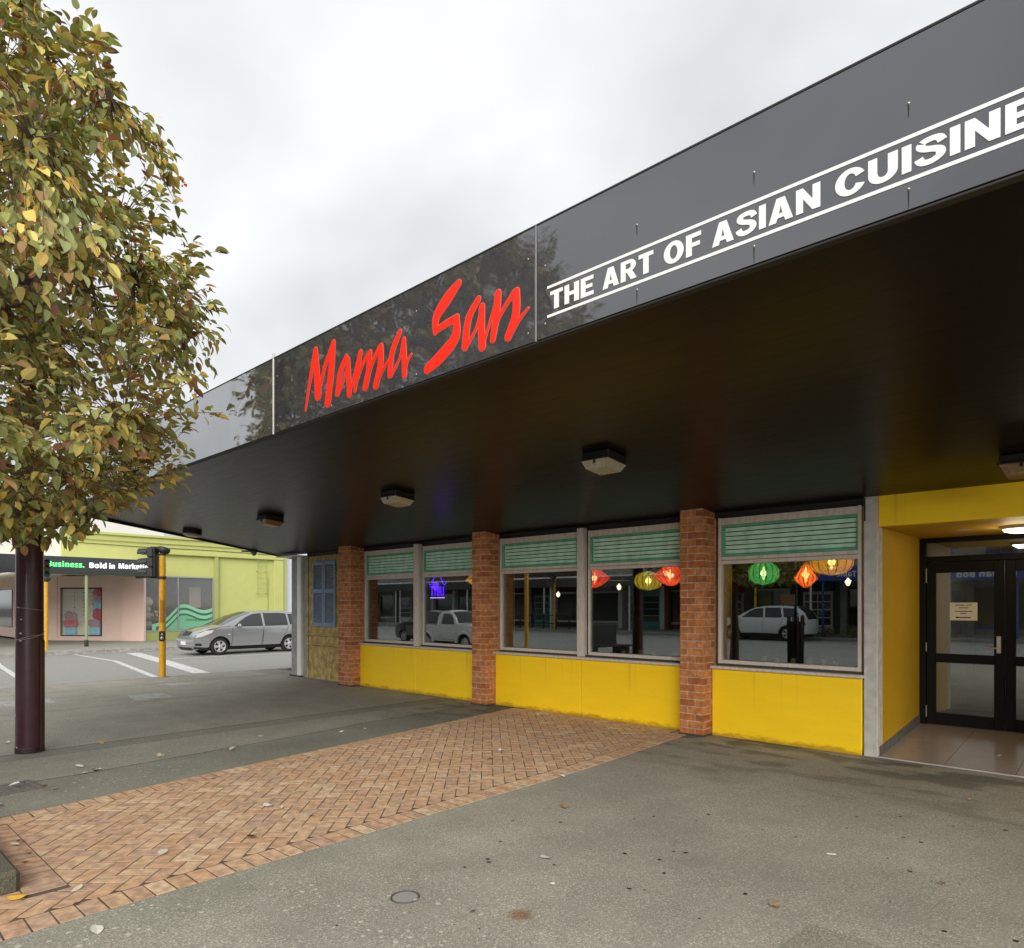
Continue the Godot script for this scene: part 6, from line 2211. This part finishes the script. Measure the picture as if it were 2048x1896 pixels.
func build_vehicles() -> void:
	var silver := mat("silver_paint", lin(0.36, 0.37, 0.38), 0.25, {"metal": 0.6, "coat": 0.9, "coat_rough": 0.03, "spec": 0.6})
	var blk := mat("car_black", lin(0.010, 0.010, 0.011), 0.5)
	var lampm := mat("headlamp", lin(0.62, 0.62, 0.58), 0.12, {"spec": 0.8, "coat": 1.0})
	var plate := mat("plate_white", lin(0.75, 0.75, 0.72), 0.5)
	# the silver wagon waiting in the side street
	var c := CarShape.new()
	c.top = pv([2.10, 0.20, 2.17, 0.30, 2.19, 0.50, 2.14, 0.66, 2.00, 0.80, 1.66, 0.93, 1.22, 1.02, 0.95, 1.13, 0.52, 1.33, 0.10, 1.47, -0.30, 1.515, -0.95, 1.52, -1.55, 1.48, -1.92, 1.42, -2.06, 1.22, -2.16, 0.98, -2.20, 0.62, -2.18, 0.36, -2.10, 0.24])
	c.half = 0.845; c.belt = 0.93; c.roof = 1.52; c.lean = 0.20; c.nose = 2.19; c.tail = -2.2; c.sill = 0.22; c.wheels = [1.30, -1.32]; c.arch = 0.35; c.wheel_r = 0.305
	var t := car("silver_wagon", "silver grey five-door wagon waiting at the side street line, cut off by the corner post", "car", Vector3(-24.3, -0.13, -3.72), 0.0, c, silver, 6, 9, 13, 15,
		[[0.82, 0.985, 0.60, 1.16, 0.34, 1.32, 0.10, 1.42, -0.24, 1.455, -0.26, 0.985], [-0.34, 0.985, -0.32, 1.455, -0.9, 1.455, -1.22, 1.43, -1.26, 1.0], [-1.34, 1.02, -1.30, 1.42, -1.66, 1.38, -1.82, 1.10]],
		[[0.86, 0.97, 0.90, 0.30, -0.20, 0.28, -0.29, 0.97], [-0.29, 0.97, -0.25, 0.28, -0.93, 0.30, -1.1, 0.62, -1.28, 0.97], [2.0, 0.80, 1.3, 0.98, 0.9, 1.0]])
	for s in [1.0, -1.0]:
		var b := MB.new()
		c.skin(b, pv([2.12, 0.62, 2.05, 0.755, 1.80, 0.865, 1.52, 0.88, 1.60, 0.78, 1.92, 0.66]), 0.006, [s])
		put("headlight", b, lampm, t)
		b = MB.new()
		c.skin(b, pv([-2.14, 0.7, -1.98, 1.3, -1.90, 1.3, -2.0, 0.7]), 0.006, [s])
		put("tail_light", b, mat("tail_red", lin(0.35, 0.01, 0.01), 0.2), t)
		b = MB.new()
		b.ball(Vector3(s * 0.93, 1.02, 0.66), Vector3(0.10, 0.075, 0.06), 12, 8)
		b.tube(Vector3(s * 0.80, 0.97, 0.68), Vector3(s * 0.90, 1.0, 0.66), 0.025, 0.025, 6)
		put("wing_mirror", b, silver, t)
		for z in [-0.12, -1.05]:
			b = MB.new()
			b.box(Vector3(s * (c.half_width(z, 0.86) + 0.012), 0.86, z), Vector3(0.02, 0.03, 0.19), 0.008)
			put("door_handle", b, silver, t)
		b = MB.new()
		b.box(Vector3(s * (c.half_width(1.0, 0.72) + 0.004), 0.72, 1.0), Vector3(0.012, 0.035, 0.075), 0.004)
		put("side_indicator", b, lampm, t)
		b = MB.new()
		c.skin(b, pv([1.72, 0.22, 1.74, 0.28, 2.16, 0.32, 2.15, 0.24]), 0.006, [s])
		put("bumper_lip", b, blk, t)
		b = MB.new()
		c.skin(b, pv([1.90, 0.34, 1.92, 0.42, 2.10, 0.44, 2.13, 0.36]), 0.006, [s])
		put("fog_light_recess", b, blk, t)
	var g := MB.new()
	c.across(g, 3, 4, 0.007, 0.40)
	put("grille", g, mat("grille_dark", lin(0.03, 0.03, 0.032), 0.35, {"metal": 0.4}), t)
	g = MB.new()
	c.across(g, 0, 1, 0.008, 0.8)
	put("lower_grille", g, blk, t)
	boxpart("number_plate", -0.20, 0.20, 0.37, 0.49, 2.225, 2.24, plate, t)
	# dark hatchback passing behind the pick-up, seen only in the glass
	var d := CarShape.new()
	d.top = pv([2.0, 0.22, 2.07, 0.36, 2.08, 0.56, 1.98, 0.76, 1.5, 0.90, 1.05, 0.99, 0.6, 1.24, 0.15, 1.44, -0.3, 1.49, -0.9, 1.46, -1.5, 1.34, -1.9, 1.05, -2.02, 0.9, -2.06, 0.5, -1.98, 0.26])
	d.half = 0.87; d.belt = 0.92; d.roof = 1.49; d.lean = 0.22; d.nose = 2.08; d.tail = -2.06; d.wheels = [1.28, -1.25]; d.arch = 0.35; d.wheel_r = 0.31
	var dark := mat("dark_car_paint", lin(0.035, 0.035, 0.04), 0.2, {"metal": 0.3, "coat": 1.0, "coat_rough": 0.03})
	car("dark_hatchback", "dark grey hatchback in the intersection, reflected in the first window", "car", Vector3(-24.0, -0.13, 12.6), -PI / 2, d, dark, 5, 8, 9, 11,
		[[0.75, 0.96, 0.35, 1.28, 0.1, 1.4, -0.3, 1.43, -0.35, 0.96], [-0.42, 0.96, -0.38, 1.43, -0.9, 1.41, -1.4, 1.28, -1.3, 0.98]], [[0.85, 0.95, 0.9, 0.3, -0.3, 0.28, -0.38, 0.95]])
	# silver sport wagon parked across the street, seen in the right-hand window
	var e := CarShape.new()
	e.top = pv([2.15, 0.32, 2.26, 0.48, 2.28, 0.72, 2.2, 0.92, 1.9, 1.05, 1.2, 1.14, 0.75, 1.40, 0.35, 1.60, -0.1, 1.69, -0.9, 1.71, -1.75, 1.66, -2.1, 1.35, -2.26, 1.05, -2.28, 0.6, -2.2, 0.36])
	e.half = 0.92; e.belt = 1.08; e.roof = 1.71; e.lean = 0.2; e.nose = 2.28; e.tail = -2.28; e.sill = 0.32; e.wheels = [1.40, -1.36]; e.arch = 0.41; e.wheel_r = 0.36
	t = car("silver_sport_wagon", "silver high-riding wagon parked across the main street, reflected in the right-hand window", "car", Vector3(-13.9, -0.13, 25.9), -PI / 2, e, mat("light_silver_paint", lin(0.76, 0.78, 0.80), 0.3, {"metal": 0.15, "coat": 0.9, "coat_rough": 0.03}), 5, 8, 10, 12,
		[[0.9, 1.14, 0.5, 1.46, 0.3, 1.56, -0.15, 1.62, -0.2, 1.14], [-0.28, 1.14, -0.24, 1.62, -1.0, 1.63, -1.12, 1.14], [-1.2, 1.16, -1.12, 1.62, -1.7, 1.58, -1.88, 1.3, -1.7, 1.18]], [[1.0, 1.12, 1.05, 0.4, -0.1, 0.36, -0.24, 1.12], [-0.24, 1.12, -0.1, 0.36, -0.9, 0.4, -1.15, 1.12]])
	for s in [1.0, -1.0]:
		var b := MB.new()
		e.skin(b, pv([-2.2, 0.8, -2.1, 1.3, -2.0, 1.3, -2.05, 0.8]), 0.006, [s])
		put("tail_light", b, mat("tail_red", lin(0.35, 0.01, 0.01), 0.2), t)
	# pale vintage pick-up crossing, seen in the second window
	var p := CarShape.new()
	p.top = pv([1.80, 0.36, 1.88, 0.50, 1.86, 0.74, 1.70, 0.94, 1.2, 1.00, 0.72, 1.03, 0.52, 1.30, 0.30, 1.47, 0.0, 1.52, -0.28, 1.49, -0.42, 1.36, -0.44, 0.95, -1.0, 0.94, -1.86, 0.94, -1.92, 0.70, -1.88, 0.40])
	p.half = 0.76; p.belt = 0.95; p.roof = 1.52; p.lean = 0.16; p.nose = 1.88; p.tail = -1.92; p.sill = 0.34; p.wheels = [1.12, -1.12]; p.arch = 0.34; p.wheel_r = 0.30
	var pale := mat("pale_grey_paint", lin(0.78, 0.79, 0.78), 0.25, {"coat": 0.9, "coat_rough": 0.05})
	t = car("vintage_pickup", "pale grey vintage pick-up truck crossing, reflected in the second window", "truck", Vector3(-20.0, -0.13, 10.4), PI / 2, p, pale, 5, 7, 10, 10,
		[[0.58, 1.0, 0.42, 1.28, 0.24, 1.40, -0.16, 1.42, -0.2, 1.0]], [[0.68, 0.98, 0.72, 0.42, -0.24, 0.40, -0.28, 1.45]], 0)
	for s in [1.0, -1.0]:
		for z in [1.12, -1.12]:
			var b := MB.new()
			for k in 14:
				var a0 := PI * k / 14.0
				var a1 := PI * (k + 1) / 14.0
				b.tube(Vector3(s * 0.75, 0.30 + sin(a0) * 0.40, z + cos(a0) * 0.44), Vector3(s * 0.75, 0.30 + sin(a1) * 0.40, z + cos(a1) * 0.44), 0.07, 0.07, 8)
			put("mudguard", b, pale, t)


# ---------------------------------------------------------------- the street tree in its planter
const ROOT := Vector3(-7.22, 0, 7.68)


func crown_radius(y: float) -> float:
	var k := [[1.92, 0.6], [2.08, 1.3], [2.42, 2.05], [2.85, 2.6], [3.2, 2.74], [3.9, 2.70], [4.85, 2.58], [5.46, 2.34], [6.2, 1.80], [6.92, 1.15], [7.5, 0.62], [8.0, 0.1]]
	for i in k.size() - 1:
		if y < k[i + 1][0]:
			return lerpf(k[i][1], k[i + 1][1], clampf((y - k[i][0]) / (k[i + 1][0] - k[i][0]), 0.0, 1.0))
	return 0.05


func leaf_mesh(len_: float, wide: float, fold: float, curl: float) -> MB:
	var b := MB.new()
	# blade along +z from the stalk, face up
	var mid := []
	var l := []
	var r := []
	var n := 5
	for i in n + 1:
		var u := float(i) / n
		var w := wide * 0.5 * pow(sin(PI * pow(u, 0.88)), 0.62) if u > 0.0 and u < 1.0 else 0.0
		var z := 0.016 + u * len_
		var y := -curl * u * u * len_
		mid.append(Vector3(0, y, z))
		l.append(Vector3(-w, y + fold * w, z))
		r.append(Vector3(w, y + fold * w, z))
	for i in n:
		var nl := (Vector3.UP + Vector3(fold, 0, curl)).normalized()
		var nr := (Vector3.UP + Vector3(-fold, 0, curl)).normalized()
		if i < n - 1:
			b.trin(mid[i], l[i + 1], mid[i + 1], nl, nl, nl)
			b.trin(mid[i], mid[i + 1], r[i + 1], nr, nr, nr)
		else:
			b.trin(mid[i], l[i], mid[i + 1], nl, nl, nl)
			b.trin(mid[i], mid[i + 1], r[i], nr, nr, nr)
		if i > 0 and i < n - 1:
			b.trin(mid[i], l[i], l[i + 1], nl, nl, nl)
			b.trin(mid[i], r[i + 1], r[i], nr, nr, nr)
	b.quad(Vector3(-0.001, 0, 0), Vector3(0.001, 0, 0), Vector3(0.001, 0, 0.018), Vector3(-0.001, 0, 0.018))
	return b


func leaf_tone(y: float) -> Color:
	var k := rng.randf()
	var high := clampf((y - 2.2) / 3.5, 0.0, 1.0)
	var c: Color
	if k < 0.34 - 0.08 * high:
		c = Color(0.115, 0.125, 0.038)                    # olive green
	elif k < 0.56 - 0.12 * high:
		c = Color(0.17, 0.20, 0.085)                      # grey green
	elif k < 0.77:
		c = Color(0.23, 0.195, 0.055)                      # ochre green
	elif k < 0.84:
		c = Color(0.40, 0.28, 0.075)                      # yellow
	elif k < 0.94:
		c = Color(0.25, 0.15, 0.06)                      # rust
	else:
		c = Color(0.20, 0.085, 0.045)                     # brown
	return c * (rng.randf_range(1.6, 2.9) if k < 0.84 else rng.randf_range(1.0, 1.7))


func build_tree_and_planter() -> void:
	var t := thing("street_tree", "round-crowned street tree with olive, yellow and rust autumn leaves and red berries", "tree", ROOT)
	var bark := mat("tree_bark", lin(0.085, 0.07, 0.055), 0.9, {"tex": tex["dirt"], "scale": 2.0, "bump": tex["rough"], "bump_cm": 0.3})
	var twig_m := mat("twig_bark", lin(0.11, 0.075, 0.05), 0.85)
	var spine := [Vector3(0, -0.05, 0), Vector3(0.02, 0.9, 0.01), Vector3(-0.02, 1.8, 0.03), Vector3(0.03, 3.2, 0.0), Vector3(0.0, 4.8, -0.03), Vector3(0.05, 6.3, 0.02), Vector3(0.02, 7.8, 0.0)]
	var rad := [0.125, 0.10, 0.09, 0.07, 0.048, 0.028, 0.008]
	var b := MB.new()
	b.tube(Vector3(0, -0.05, 0), Vector3(0, 0.12, 0), 0.19, 0.12, 14, false)
	for i in spine.size() - 1:
		b.tube(spine[i], spine[i + 1], rad[i], rad[i + 1], 12, true)
	put("trunk", b, bark, t)
	var joints := []                  # points of the limbs to which twigs can be joined
	for i in 70:
		var y0 := lerpf(1.75, 7.0, pow((i + 0.5) / 70.0, 0.9))
		var az := i * 2.39996 + rng.randf_range(-0.3, 0.3)
		var y1 := clampf(y0 + rng.randf_range(0.15, 1.15), 2.3, 7.9)
		if i < 16:
			y1 = rng.randf_range(2.25, 3.1)
		var r1 := crown_radius(y1) * rng.randf_range(0.72, 0.95)
		var p0 := Vector3(0, y0, 0)
		var p2 := Vector3(cos(az) * r1, y1, sin(az) * r1)
		var p1 := p0.lerp(p2, 0.5) + Vector3(0, 0.22, 0) + Vector3(rng.randf_range(-0.15, 0.15), 0, rng.randf_range(-0.15, 0.15))
		var q := MB.new()
		var last := p0
		var n := 7
		for k in range(1, n + 1):
			var u := float(k) / n
			var p := p0.lerp(p1, u).lerp(p1.lerp(p2, u), u)
			q.tube(last, p, lerpf(0.026, 0.005, (k - 1.0) / n), lerpf(0.026, 0.005, float(k) / n), 6, false)
			last = p
			if k > 1:
				joints.append(p)
		put("limb", q, twig_m, t)
	# twigs reach from the limbs through the crown; leaves stand along their outer ends
	var lumps := FastNoiseLite.new()
	lumps.seed = 77
	lumps.frequency = 0.9
	var twigs := MB.new()
	var spots := []
	var tips := []
	for i in 6900:
		var y := rng.randf_range(2.05, 8.0)
		if rng.randf() > 0.2 + 0.8 * crown_radius(y) / 2.74:
			continue
		var az := rng.randf() * TAU
		var lump := lumps.get_noise_3d(cos(az) * 2.0, y * 1.2, sin(az) * 2.0)
		var r := crown_radius(y) * (1.0 + 0.16 * lump) * pow(rng.randf_range(0.06, 1.0), 0.45)
		# gaps between the tiers of branches
		if lumps.get_noise_3d(cos(az) * r * 1.6 + 9.0, y * 1.9, sin(az) * r * 1.6) < -0.21:
			continue
		var tip := Vector3(cos(az) * r, y, sin(az) * r)
		var best := Vector3.ZERO
		var far := 9.0
		for j in joints:
			var d: float = tip.distance_squared_to(j + (Vector3(j.x, 0, j.z) * -0.12))
			if d < far:
				far = d
				best = j
		if far > 1.6:
			continue
		var bend := best.lerp(tip, 0.55) + Vector3(rng.randf_range(-0.05, 0.05), 0.05, rng.randf_range(-0.05, 0.05))
		twigs.tube(best, bend, 0.0045, 0.0032, 4, false)
		twigs.tube(bend, tip, 0.0032, 0.0016, 4, false)
		var along := (tip - bend).normalized()
		tips.append(tip)
		var count := rng.randi_range(8, 13)
		for k in count:
			var u := float(k) / (count - 1)
			var at := bend.lerp(tip, 0.1 + 0.9 * u) if k % 4 else best.lerp(bend, rng.randf_range(0.4, 1.0))
			var out := (Vector3(at.x, 0, at.z).normalized() * 0.45 + along * 0.7 + Vector3(rng.randfn(), rng.randfn() * 0.4 - 0.14, rng.randfn()) * 0.6).normalized()
			var up := (Vector3.UP * 1.0 + Vector3(rng.randfn(), rng.randfn(), rng.randfn()) * 0.36).normalized()
			var x := up.cross(out).normalized()
			up = out.cross(x).normalized()
			var s := rng.randf_range(0.6, 1.25)
			var pos := at + Vector3(rng.randfn(), rng.randfn(), rng.randfn()) * 0.018
			spots.append([Transform3D(Basis(x * s, up * s, out * s), pos), leaf_tone(pos.y), 0.0])
	stuff(put("twigs", twigs, twig_m, t))
	for s in spots:
		var w: Vector3 = ROOT + s[0].origin
		s[2] = w.distance_to(EYE) + (0.0 if in_view(w) else 50.0)
	spots.sort_custom(func(p, q): return p[2] < q[2])
	var shapes := [leaf_mesh(0.084, 0.058, 0.30, 0.45).mesh(), leaf_mesh(0.094, 0.052, 0.65, 0.15).mesh(), leaf_mesh(0.074, 0.055, 0.2, 0.9).mesh()]
	var back := Color(0.55, 0.5, 0.3)
	var lm := mat("tree_leaf", Color.WHITE, 0.55, {"vcol": true, "back": Color(0.62, 0.60, 0.40)})
	var pal := []
	for k in 16:
		var c := leaf_tone(3.0)
		pal.append([c, mat("single_leaf_%d" % k, lin(c.r, c.g, c.b), 0.55, {"back": Color(0.62, 0.60, 0.40)})])
	for k in 300:
		var s = spots[k]
		var near := 0
		for j in pal.size():
			if Vector3(pal[j][0].r - s[1].r, pal[j][0].g - s[1].g, pal[j][0].b - s[1].b).length() < Vector3(pal[near][0].r - s[1].r, pal[near][0].g - s[1].g, pal[near][0].b - s[1].b).length():
				near = j
		var o := show_mesh("leaf", shapes[k % 3], pal[near][1], t)
		o.transform = s[0]
	for m in 3:
		var mine := []
		for k in range(300, spots.size()):
			if k % 3 == m:
				mine.append(spots[k])
		var mm := MultiMesh.new()
		mm.transform_format = MultiMesh.TRANSFORM_3D
		mm.use_colors = true
		mm.mesh = shapes[m]
		mm.instance_count = mine.size()
		for k in mine.size():
			mm.set_instance_transform(k, mine[k][0])
			mm.set_instance_color(k, mine[k][1])
		var o := MultiMeshInstance3D.new()
		o.name = "leaves"
		o.multimesh = mm
		o.material_override = lm
		t.add_child(o, true)
		stuff(o)
	# berries
	var bm := mat("berry_red", lin(0.55, 0.04, 0.018), 0.35)
	for k in 90:
		var tip: Vector3 = tips[(k * 37) % tips.size()]
		if tip.y > 3.4 and k % 4:
			tip = tips[(k * 53 + 11) % tips.size()]
		var c := MB.new()
		for i in rng.randi_range(4, 8):
			var d := Vector3(rng.randfn() * 0.022, -0.02 + rng.randfn() * 0.016, rng.randfn() * 0.022)
			c.tube(Vector3(0, 0.02, 0), d, 0.001, 0.001, 3, false)
			c.ball(d, Vector3(0.0095, 0.0095, 0.0095), 7, 5)
		put("berry_cluster", c, bm, t, tip + Vector3(0, -0.02, 0))
	# the planter kerb round the tree
	var p := thing("planter_kerb", "rough exposed-aggregate concrete kerb round the tree, at the left edge of the picture", "planter", Vector3(-5.36, 0, 7.76))
	var cm := mat("aggregate_concrete", lin(0.24, 0.225, 0.17), 0.95, {"tex": chips("chips", 0.17, 31), "scale": 1.1, "bump": tex["rough"], "bump_cm": 0.5})
	for q in [[-3.7, -2.32, -0.76, -0.59], [-2.31, -0.93, -0.76, -0.59], [-0.92, 0.76, -0.76, -0.59], [-3.7, -2.32, 0.59, 0.76], [-2.31, -0.93, 0.59, 0.76], [-0.92, 0.76, 0.59, 0.76], [0.59, 0.76, -0.585, 0.585], [-3.7, -3.53, -0.585, 0.585]]:
		var k := MB.new()
		k.bx(q[0], q[1], -0.03, 0.12, q[2], q[3], 0.022)
		put("kerb_block", k, cm, p)
	var soil := MB.new()
	soil.bx(-3.53, 0.59, -0.02, 0.05, -0.59, 0.59)
	put("soil", soil, mat("soil", lin(0.04, 0.03, 0.02), 1.0, {"tex": tex["grain"], "scale": 1.5, "bump": tex["rough"], "bump_cm": 0.8}), p)


# ---------------------------------------------------------------- fallen leaves
var litter_shapes := []


func fallen(x: float, z: float, kind: String, label: String, group := "", size := 1.0, y := 0.004) -> void:
	if litter_shapes.is_empty():
		for k in 5:
			var b := leaf_mesh(0.078, 0.056, [0.4, 0.15, 0.55, 0.3, -0.3][k], [-0.15, 0.1, -0.25, -0.3, 0.15][k])
			litter_shapes.append(b.mesh())
	var tones := {"cream": Color(0.66, 0.58, 0.42), "pale": Color(0.70, 0.66, 0.52), "yellow": Color(0.72, 0.42, 0.05), "tan": Color(0.46, 0.28, 0.13), "brown": Color(0.11, 0.045, 0.025), "rust": Color(0.26, 0.07, 0.035), "white": Color(0.80, 0.78, 0.70)}
	var c: Color = tones[kind]
	var o := show_mesh("fallen_leaf", litter_shapes[rng.randi() % 5], mat("litter_" + kind, lin(c.r, c.g, c.b), 0.7, {"tex": tex["soft"], "scale": 5.0}))
	o.transform = Transform3D(Basis(Vector3.UP, rng.randf() * TAU).rotated(Vector3(rng.randfn(), 0, rng.randfn()).normalized(), rng.randf_range(0.05, 0.22)).scaled(Vector3.ONE * size * rng.randf_range(0.9, 1.1)), Vector3(x, y + 0.010 * size, z))
	tag(o, label, "leaf", group if group else "fallen leaves on the footpath")


func build_litter() -> void:
	fallen(-9.695, 6.161, "white", "pale fallen leaf on the asphalt left of the maroon pole foot")
	fallen(-8.724, 5.393, "yellow", "small yellow fallen leaf on the dark seam right of the maroon pole")
	fallen(-7.617, 5.888, "white", "whitish fallen leaf, upper of two by the weed tuft near the grate")
	fallen(-7.381, 5.794, "white", "whitish fallen leaf beside the weed tuft on the asphalt seam", "", 1.1)
	fallen(-7.317, 5.968, "white", "small whitish fallen leaf just below the weed tuft seam")
	fallen(-7.54, 5.242, "cream", "cream fallen leaf, lower of a close pair on the seam")
	fallen(-7.674, 5.163, "cream", "cream fallen leaf, upper of a close pair on the seam")
	fallen(-7.315, 4.591, "cream", "curled cream fallen leaf on the dark strip, midway along the bricks")
	fallen(-7.793, 3.933, "white", "whitish fallen leaf on the pale strip above the dark strip")
	fallen(-7.391, 3.059, "white", "whitish fallen leaf on the dark strip near the brick pillar")
	fallen(-6.644, 6.697, "pale", "large pale fallen leaf on asphalt at the left edge by the bricks", "", 1.25)
	fallen(-7.218, 6.599, "white", "whitish fallen leaf lying on the drain grate", "", 1.1, 0.016)
	fallen(-7.05, 6.35, "tan", "tan fallen leaf right of the drain grate")
	fallen(-6.901, 6.342, "tan", "smaller tan fallen leaf right of the drain grate", "", 0.7)
	fallen(-5.163, 5.286, "white", "long white fallen leaf, largest on the herringbone bricks", "", 1.3)
	fallen(-4.917, 5.26, "cream", "small cream fallen leaf right of the largest white leaf on the bricks", "", 0.7)
	fallen(-4.628, 5.149, "cream", "cream fallen leaf on the bricks nearest the right brick edge", "", 0.85)
	fallen(-4.554, 6.289, "pale", "pale fallen leaf in the lower middle of the bricks", "", 1.0)
	fallen(-4.432, 6.734, "pale", "pale fallen leaf at the corner of the soldier course", "", 1.1)
	fallen(-3.815, 6.847, "white", "whitish fallen leaf on mossy asphalt at the lower left", "", 1.15)
	fallen(-5.453, 6.827, "white", "whitish fallen leaf on the soldier course by the planter", "", 0.8)
	fallen(-4.524, 7.096, "yellow", "bright orange-yellow fallen leaf beside the planter kerb corner", "", 1.2)
	fallen(-7.797, 5.016, "cream", "tiny cream fallen leaf above the close pair on the seam", "", 0.6)
	fallen(-5.559, 6.836, "rust", "rust-brown curled leaf on the soldier course, upper one", "", 0.7)
	fallen(-5.224, 6.831, "rust", "rust-brown curled leaf on the soldier course, lower one", "", 0.55)
	fallen(-5.068, 6.867, "brown", "dark brown crumb of leaf on the soldier course", "", 0.5)
	fallen(-4.488, 5.673, "brown", "dark brown shrivelled leaf in the middle of the bricks", "", 0.9)
	fallen(-4.154, 6.868, "brown", "dark brown crumb of leaf on the brick edge course", "", 0.5)
	fallen(-7.286, 2.815, "cream", "small cream fallen leaf on dark asphalt near the second pillar", "", 0.7)
	fallen(-6.687, 0.556, "cream", "cream fallen leaf against the wall under the yellow panel, left one", "", 0.9)
	fallen(-6.54, 0.443, "tan", "tan fallen leaf against the wall under the yellow panel, middle one", "", 0.8)
	fallen(-6.35, 0.50, "cream", "cream fallen leaf against the wall under the yellow panel, right one", "", 0.8)
	fallen(-5.111, 2.601, "white", "white flat scrap of leaf on the bricks under the canopy", "", 0.75)
	fallen(-4.974, 2.97, "tan", "tan fallen leaf on the bricks under the canopy", "", 0.95)
	fallen(-4.56, 0.944, "pale", "pale fallen leaf on the bricks near the third pillar", "", 0.9)
	fallen(-4.624, 5.142, "cream", "cream fallen leaf near the right edge course of the bricks", "", 0.6)
	fallen(-4.524, 4.259, "tan", "tan curled leaf on the bricks below the middle", "", 0.7)
	fallen(-3.905, 2.972, "white", "small white scrap of leaf on the asphalt right of the bricks, lower one", "", 0.7)
	fallen(-3.877, 2.826, "white", "small white scrap of leaf on the asphalt right of the bricks, upper one", "", 0.6)
	fallen(-3.398, 3.66, "tan", "orange-tan curled leaf alone on the asphalt right of the bricks", "", 1.1)
	fallen(-2.702, 4.635, "white", "cream-white leaf with stalk alone in the middle of the asphalt", "", 1.15)
	fallen(-2.491, 4.917, "white", "small round white scrap of leaf on the asphalt", "", 0.5)
	fallen(-2.848, 5.588, "white", "white leaf lying against the round valve cover", "", 1.1)
	fallen(-2.564, 5.479, "brown", "small dark brown leaf right of the valve cover", "", 0.45)
	fallen(-1.446, 4.359, "tan", "tan folded leaf on the asphalt at the bottom of the picture", "", 1.0)
	fallen(-0.836, 3.357, "rust", "red-brown small leaf on the asphalt at the lower right", "", 0.6)
	fallen(-1.046, 1.327, "tan", "pale tan leaf on the stained asphalt before the entrance", "", 0.6)
	fallen(-1.053, -0.654, "white", "whitish leaf on the entrance tiles", "", 0.8, 0.055)
	var s := MB.new()
	s.box(Vector3.ZERO, Vector3(0.055, 0.003, 0.018), 0.001)
	var o := tag(put("paper_scrap", s, mat("white_paper", lin(0.78, 0.78, 0.76), 0.8), null, Vector3(-1.461, 0.003, 3.316)), "small white oblong scrap of paper on the open asphalt", "paper")
	o.rotation.y = 0.5
	# a weed in the seam
	var w := thing("weed_tuft", "small green weed tuft in the asphalt seam near the drain grate", "weed", Vector3(-7.40, 0, 5.86))
	var b := MB.new()
	for k in 26:
		var a := rng.randf() * TAU
		var h := rng.randf_range(0.015, 0.045)
		var d := Vector3(cos(a), 0, sin(a))
		var e := Vector3(-sin(a), 0, cos(a)) * 0.004
		b.trio(-e, e, d * rng.randf_range(0.02, 0.05) + Vector3.UP * h, Vector3.UP)
	put("blades", b, mat("weed_green", lin(0.10, 0.14, 0.03), 0.8), w)
